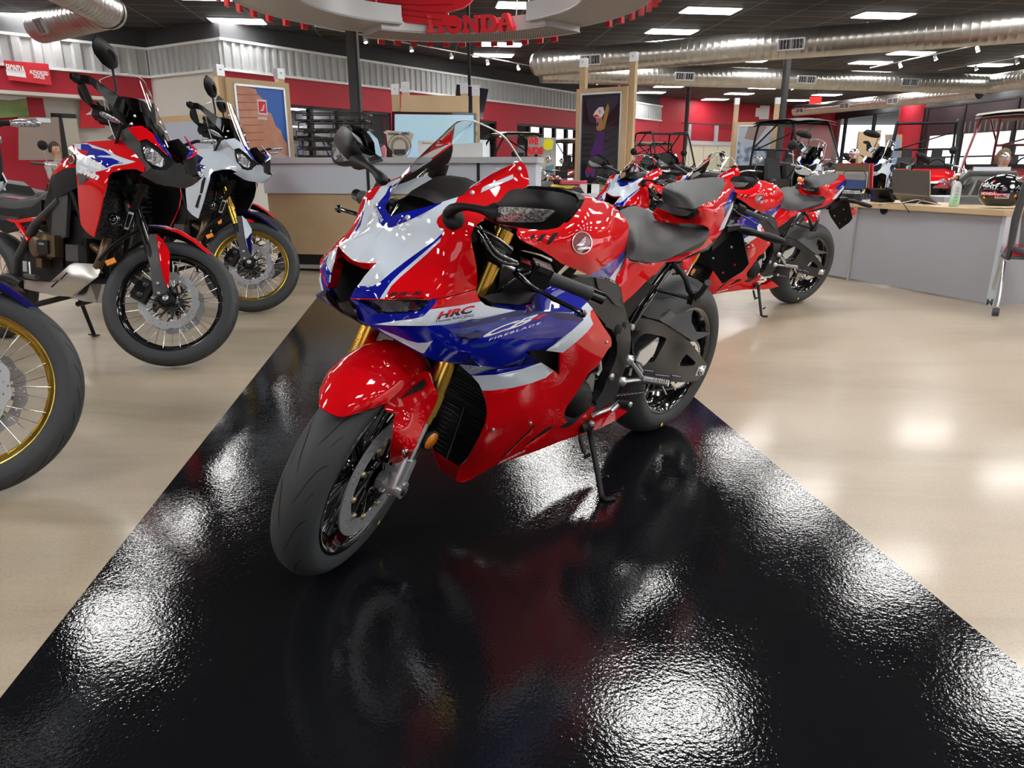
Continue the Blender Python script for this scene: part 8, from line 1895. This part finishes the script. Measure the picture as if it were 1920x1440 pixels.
for g_, (u0, u1) in enumerate(us):
    k_ = [4, 1, 5][g_]
    for i in range(k_):
        a_ = u0 + (u1 - u0) * i / k_; b_ = u0 + (u1 - u0) * (i + 1) / k_; m = MB(); z0 = .9 if g_ == 0 else .0
        for (x0, x1, y0, y1) in ((a_, a_ + .06, z0, ZR), (b_ - .06, b_, z0, ZR), (a_, b_, ZR - .07, ZR), (a_, b_, z0, z0 + .07)): WA.slab(m, x0, x1, y0, y1, .0, -.15, DRK)
        w_ = struct(m.build('window_%d' % nwin)); nwin += 1
        m = MB(); m.add([WA.P(a_, z0, -.1), WA.P(b_, z0, -.1), WA.P(b_, ZR, -.1), WA.P(a_, ZR, -.1)], [(0, 1, 2, 3)], GLW, False); m.build('glass', w_)
# slogan sign
m = MB(); YS = 17.5; flat(m, [(988, 336), (990, 258), (1042, 258), (1041, 336)], YS, .04, mat('sign_photo', (.30, .34, .36), .5, noise=(3, (.55, .50, .42), .15)))
sg = m.build('slogan_sign'); tag(sg, 'printed sign with red WE RIDE slogan above a helmet picture', 'sign')
m = MB()
for s_, x0, x1, y0, h in (('WE', 990, 1010, 271, .16), ('RIDE', 988, 1019, 289, .16), ('FUN', 988, 1014, 305, .16)):
    a_, b_ = at(x0, y0, Y=YS - .02), at(x1, y0, Y=YS - .02); text(m, s_, RTX, lambda u, v, d: a_ + (b_ - a_) * u + Vector((0, 0, v * h)), 1, 1, .06, .15)
m.build('slogan_lettering', sg)
m = MB(); flat(m, [(1018, 278), (1020, 262), (1030, 260), (1038, 264), (1036, 280), (1026, 282)], YS - .012, .004, YEL); m.build('sign_picture', sg); m = MB(); flat(m, [(1020, 330), (1024, 312), (1038, 308), (1040, 332)], YS - .012, .004, mat('patch_blue', (.12, .28, .36), .5)); m.build('sign_picture', sg)
m = MB(); flat(m, [(995, 370), (996, 336), (1000, 336), (1000, 370)], YS, .03, SIL); flat(m, [(1034, 370), (1034, 336), (1038, 336), (1038, 370)], YS, .03, SIL); m.box((at(1016, 340, Y=YS).x, YS, .02), (.8, .3, .04), SIL); m.build('sign_legs', sg)
# ============================================================ ROADSTERS (round chrome lamps)
def roadster(label, loc, rz, body, group='roadsters in the crowd behind'):
    t = thing('roadster_motorcycle', label, 'motorcycle', loc, (-rad(8), 0, rz), group)
    for nm, x in (('front_wheel', 1.35), ('rear_wheel', 0)):
        w_ = wheel(t, nm, (x, 0, .31), .31, .12, .22, .09, 5, GBK, None, 10)
    for s in (1, -1):
        m = MB(); m.tube([(1.35, .09 * s, .31), (1.06, .09 * s, .95)], .022, SIL, 10); m.build('fork_leg', t)
        m = MB(); m.tube(cr([(1.05, 0, .98), (1.02, .15 * s, 1.05), (.92, .34 * s, 1.06)], 3), .011, CHR, 8); m.tube([(.96, .27 * s, 1.06), (.90, .38 * s, 1.06)], .016, RUB, 10); hb = m.build('handlebar', t)
        m = MB(); m.tube([(.98, .25 * s, 1.06), (1.02, .30 * s, 1.22)], .005, CHR, 6); m.lathe([(0, .02), (.045, .012), (.052, 0), (0, -.004)], CHR if s > 0 else BLK, (1.02, .31 * s, 1.25), (1, 0, 0), 18); m.build('mirror', t)
        m = MB(); m.lathe([(0, .04), (.02, .03), (.028, 0), (.02, -.03), (0, -.04)], AMB, (1.08, .16 * s, .92), (1, 0, 0), 12); m.build('turn_signal', t)
    m = MB(); m.lathe([(0, .02), (.06, .018), (.082, .006)], LEN, (1.20, 0, .94), (1, 0, 0), 26); hl = m.build('headlight', t)
    m = MB(); m.lathe([(.080, .008), (.094, .004), (.094, -.03), (.05, -.10), (0, -.12)], CHR, (1.20, 0, .94), (1, 0, 0), 26); m.build('lamp_shell', hl)
    m = MB(); secs = [[Vector((x, w * a, z + h * b)) for a, b in ((-1, -.6), (-1, .3), (-.6, .9), (0, 1), (.6, .9), (1, .3), (1, -.6))] for x, w, z, h in ((1.0, .07, .84, .06), (.88, .13, .85, .10), (.68, .14, .84, .10), (.52, .09, .80, .05))]
    arch(m, secs, body); m.build('fuel_tank', t)
    m = MB(); secs = [[Vector((x, w * a, z + b)) for a, b in ((-1, -.07), (-1, -.02), (-.7, 0), (.7, 0), (1, -.02), (1, -.07))] for x, w, z in ((.52, .09, .80), (.30, .13, .78), (.0, .13, .82), (-.22, .09, .84))]
    arch(m, secs, SEA, .03, SEA); m.build('seat', t)
    m = MB(); secs = [[Vector((1.35 + cos(a) * (.335 - .03 * q * q), .065 * q, .31 + sin(a) * (.335 - .03 * q * q))) for q in (-1, -.5, 0, .5, 1)] for a in [rad(40 + 15 * i) for i in range(7)]]
    arch(m, secs, body); m.build('front_fender', t)
    m = MB(); m.box((.62, 0, .45), (.40, .30, .34), GRY); m.lathe([(0, .02), (.09, .015), (.10, 0)], SIL, (.60, -.16, .42), (0, -1, 0), 20); m.lathe([(0, .02), (.09, .015), (.10, 0)], SIL, (.60, .16, .42), (0, 1, 0), 20); m.build('engine_block', t)
    m = MB(); m.tube(cr([(.80, -.1, .5), (.75, -.18, .3), (.3, -.20, .28), (-.2, -.20, .36)], 4), [.02] * 6 + [.035] * 7, CHR, 10); m.build('exhaust', t)
    m = MB(); m.tube([(1.0, 0, .9), (.6, 0, .3), (.0, .12, .31)], .03, BLK, 8); m.tube([(.5, 0, .76), (.1, -.12, .31), (0, -.12, .31)], .025, BLK, 8); m.build('frame', t)
    m = MB(); m.tube([(.55, .10, .30), (.48, .28, .04)], .011, BLK, 8); m.build('side_stand', t)
    return t
def bike_at(px, Y): p = at(px, 330, Y=Y); return Vector((p.x, Y, 0))
rr_ = roadster('red roadster with round clear headlight behind the second sport bike', bike_at(1462, 8.9) + Vector((.15, 0, 0)), rad(255), RED)
for px, Y, a_, bd, lab in ((1253, 11.5, 236, GBK, 'black roadster with chrome lamp left of the second windscreen'), (1318, 12.6, 245, GBK, 'black roadster directly behind the second windscreen'), (1392, 13.4, 240, DKR, 'dark red roadster before the pale motorcycle poster'), (1012, 13.5, 250, GBK, 'black roadster under the slogan sign, left one'), (1068, 15.6, 232, DKR, 'dark red roadster between the slogan sign and the rider poster'), (38, 8.6, -35, GBK, 'black roadster behind the red adventure bike seat'), (1845, 10.6, 222, GBK, 'black roadster with handlebar raised behind the helmet, right side')):
    roadster(lab, bike_at(px, Y), rad(a_), bd)
# ============================================================ PLACE THE MOTORCYCLES
SLAB_ = 'shiny red, white and blue sport motorcycle on its stand'
sport = build_sport('large red, white and blue sport bike on the black floor strip, nearest the camera'); build_sport2(sport)
sport['group'] = 'red white and blue sport bikes'
dup(sport, (2.26, 5.72, .0018), rad(211), 'second sport bike, by the grey sales desk with its side reflector showing', 'red white and blue sport bikes')
dup(sport, (1.735, 6.90, .0018), rad(224.6), 'third sport bike, only its nose and windscreen visible behind the main bike seat', 'red white and blue sport bikes')
HD_A, LEAN_A = rad(-27), rad(9)
set_frame(-1.90, 3.695, HD_A, LEAN_A, rad(40), rad(27), .113, 1.57)
adv = build_adv('red adventure motorcycle with black rims and tall clear windscreen, left side', False, 'adventure motorcycles in a row')
advw = build_adv('white adventure motorcycle with gold forks behind the red one', True, 'adventure motorcycles in a row')
base = adv.location.copy()
advw.location = base + Vector((-.10, 1.53, 0))
dup(advw, base + Vector((.01, -1.74, 0)), HD_A + rad(5), 'nearest white adventure motorcycle cut by the left edge, gold front rim')
dup(adv, base + Vector((-.58, 2.95, 0)), HD_A, 'second red adventure motorcycle mostly hidden behind the white one')
dup(advw, bike_at(1640, 13.2) + Vector((.4, 0, 0)), rad(222), 'white adventure motorcycle behind the desk laptop', 'adventure motorcycles in the crowd')
dup(advw, bike_at(1470, 13.6) + Vector((.6, 0, 0)), rad(235), 'white and blue motorcycle in front of the black soft top vehicle', 'adventure motorcycles in the crowd')
dup(adv, bike_at(1200, 14.6), rad(240), 'red adventure motorcycle near the birch framed rider poster', 'adventure motorcycles in the crowd')
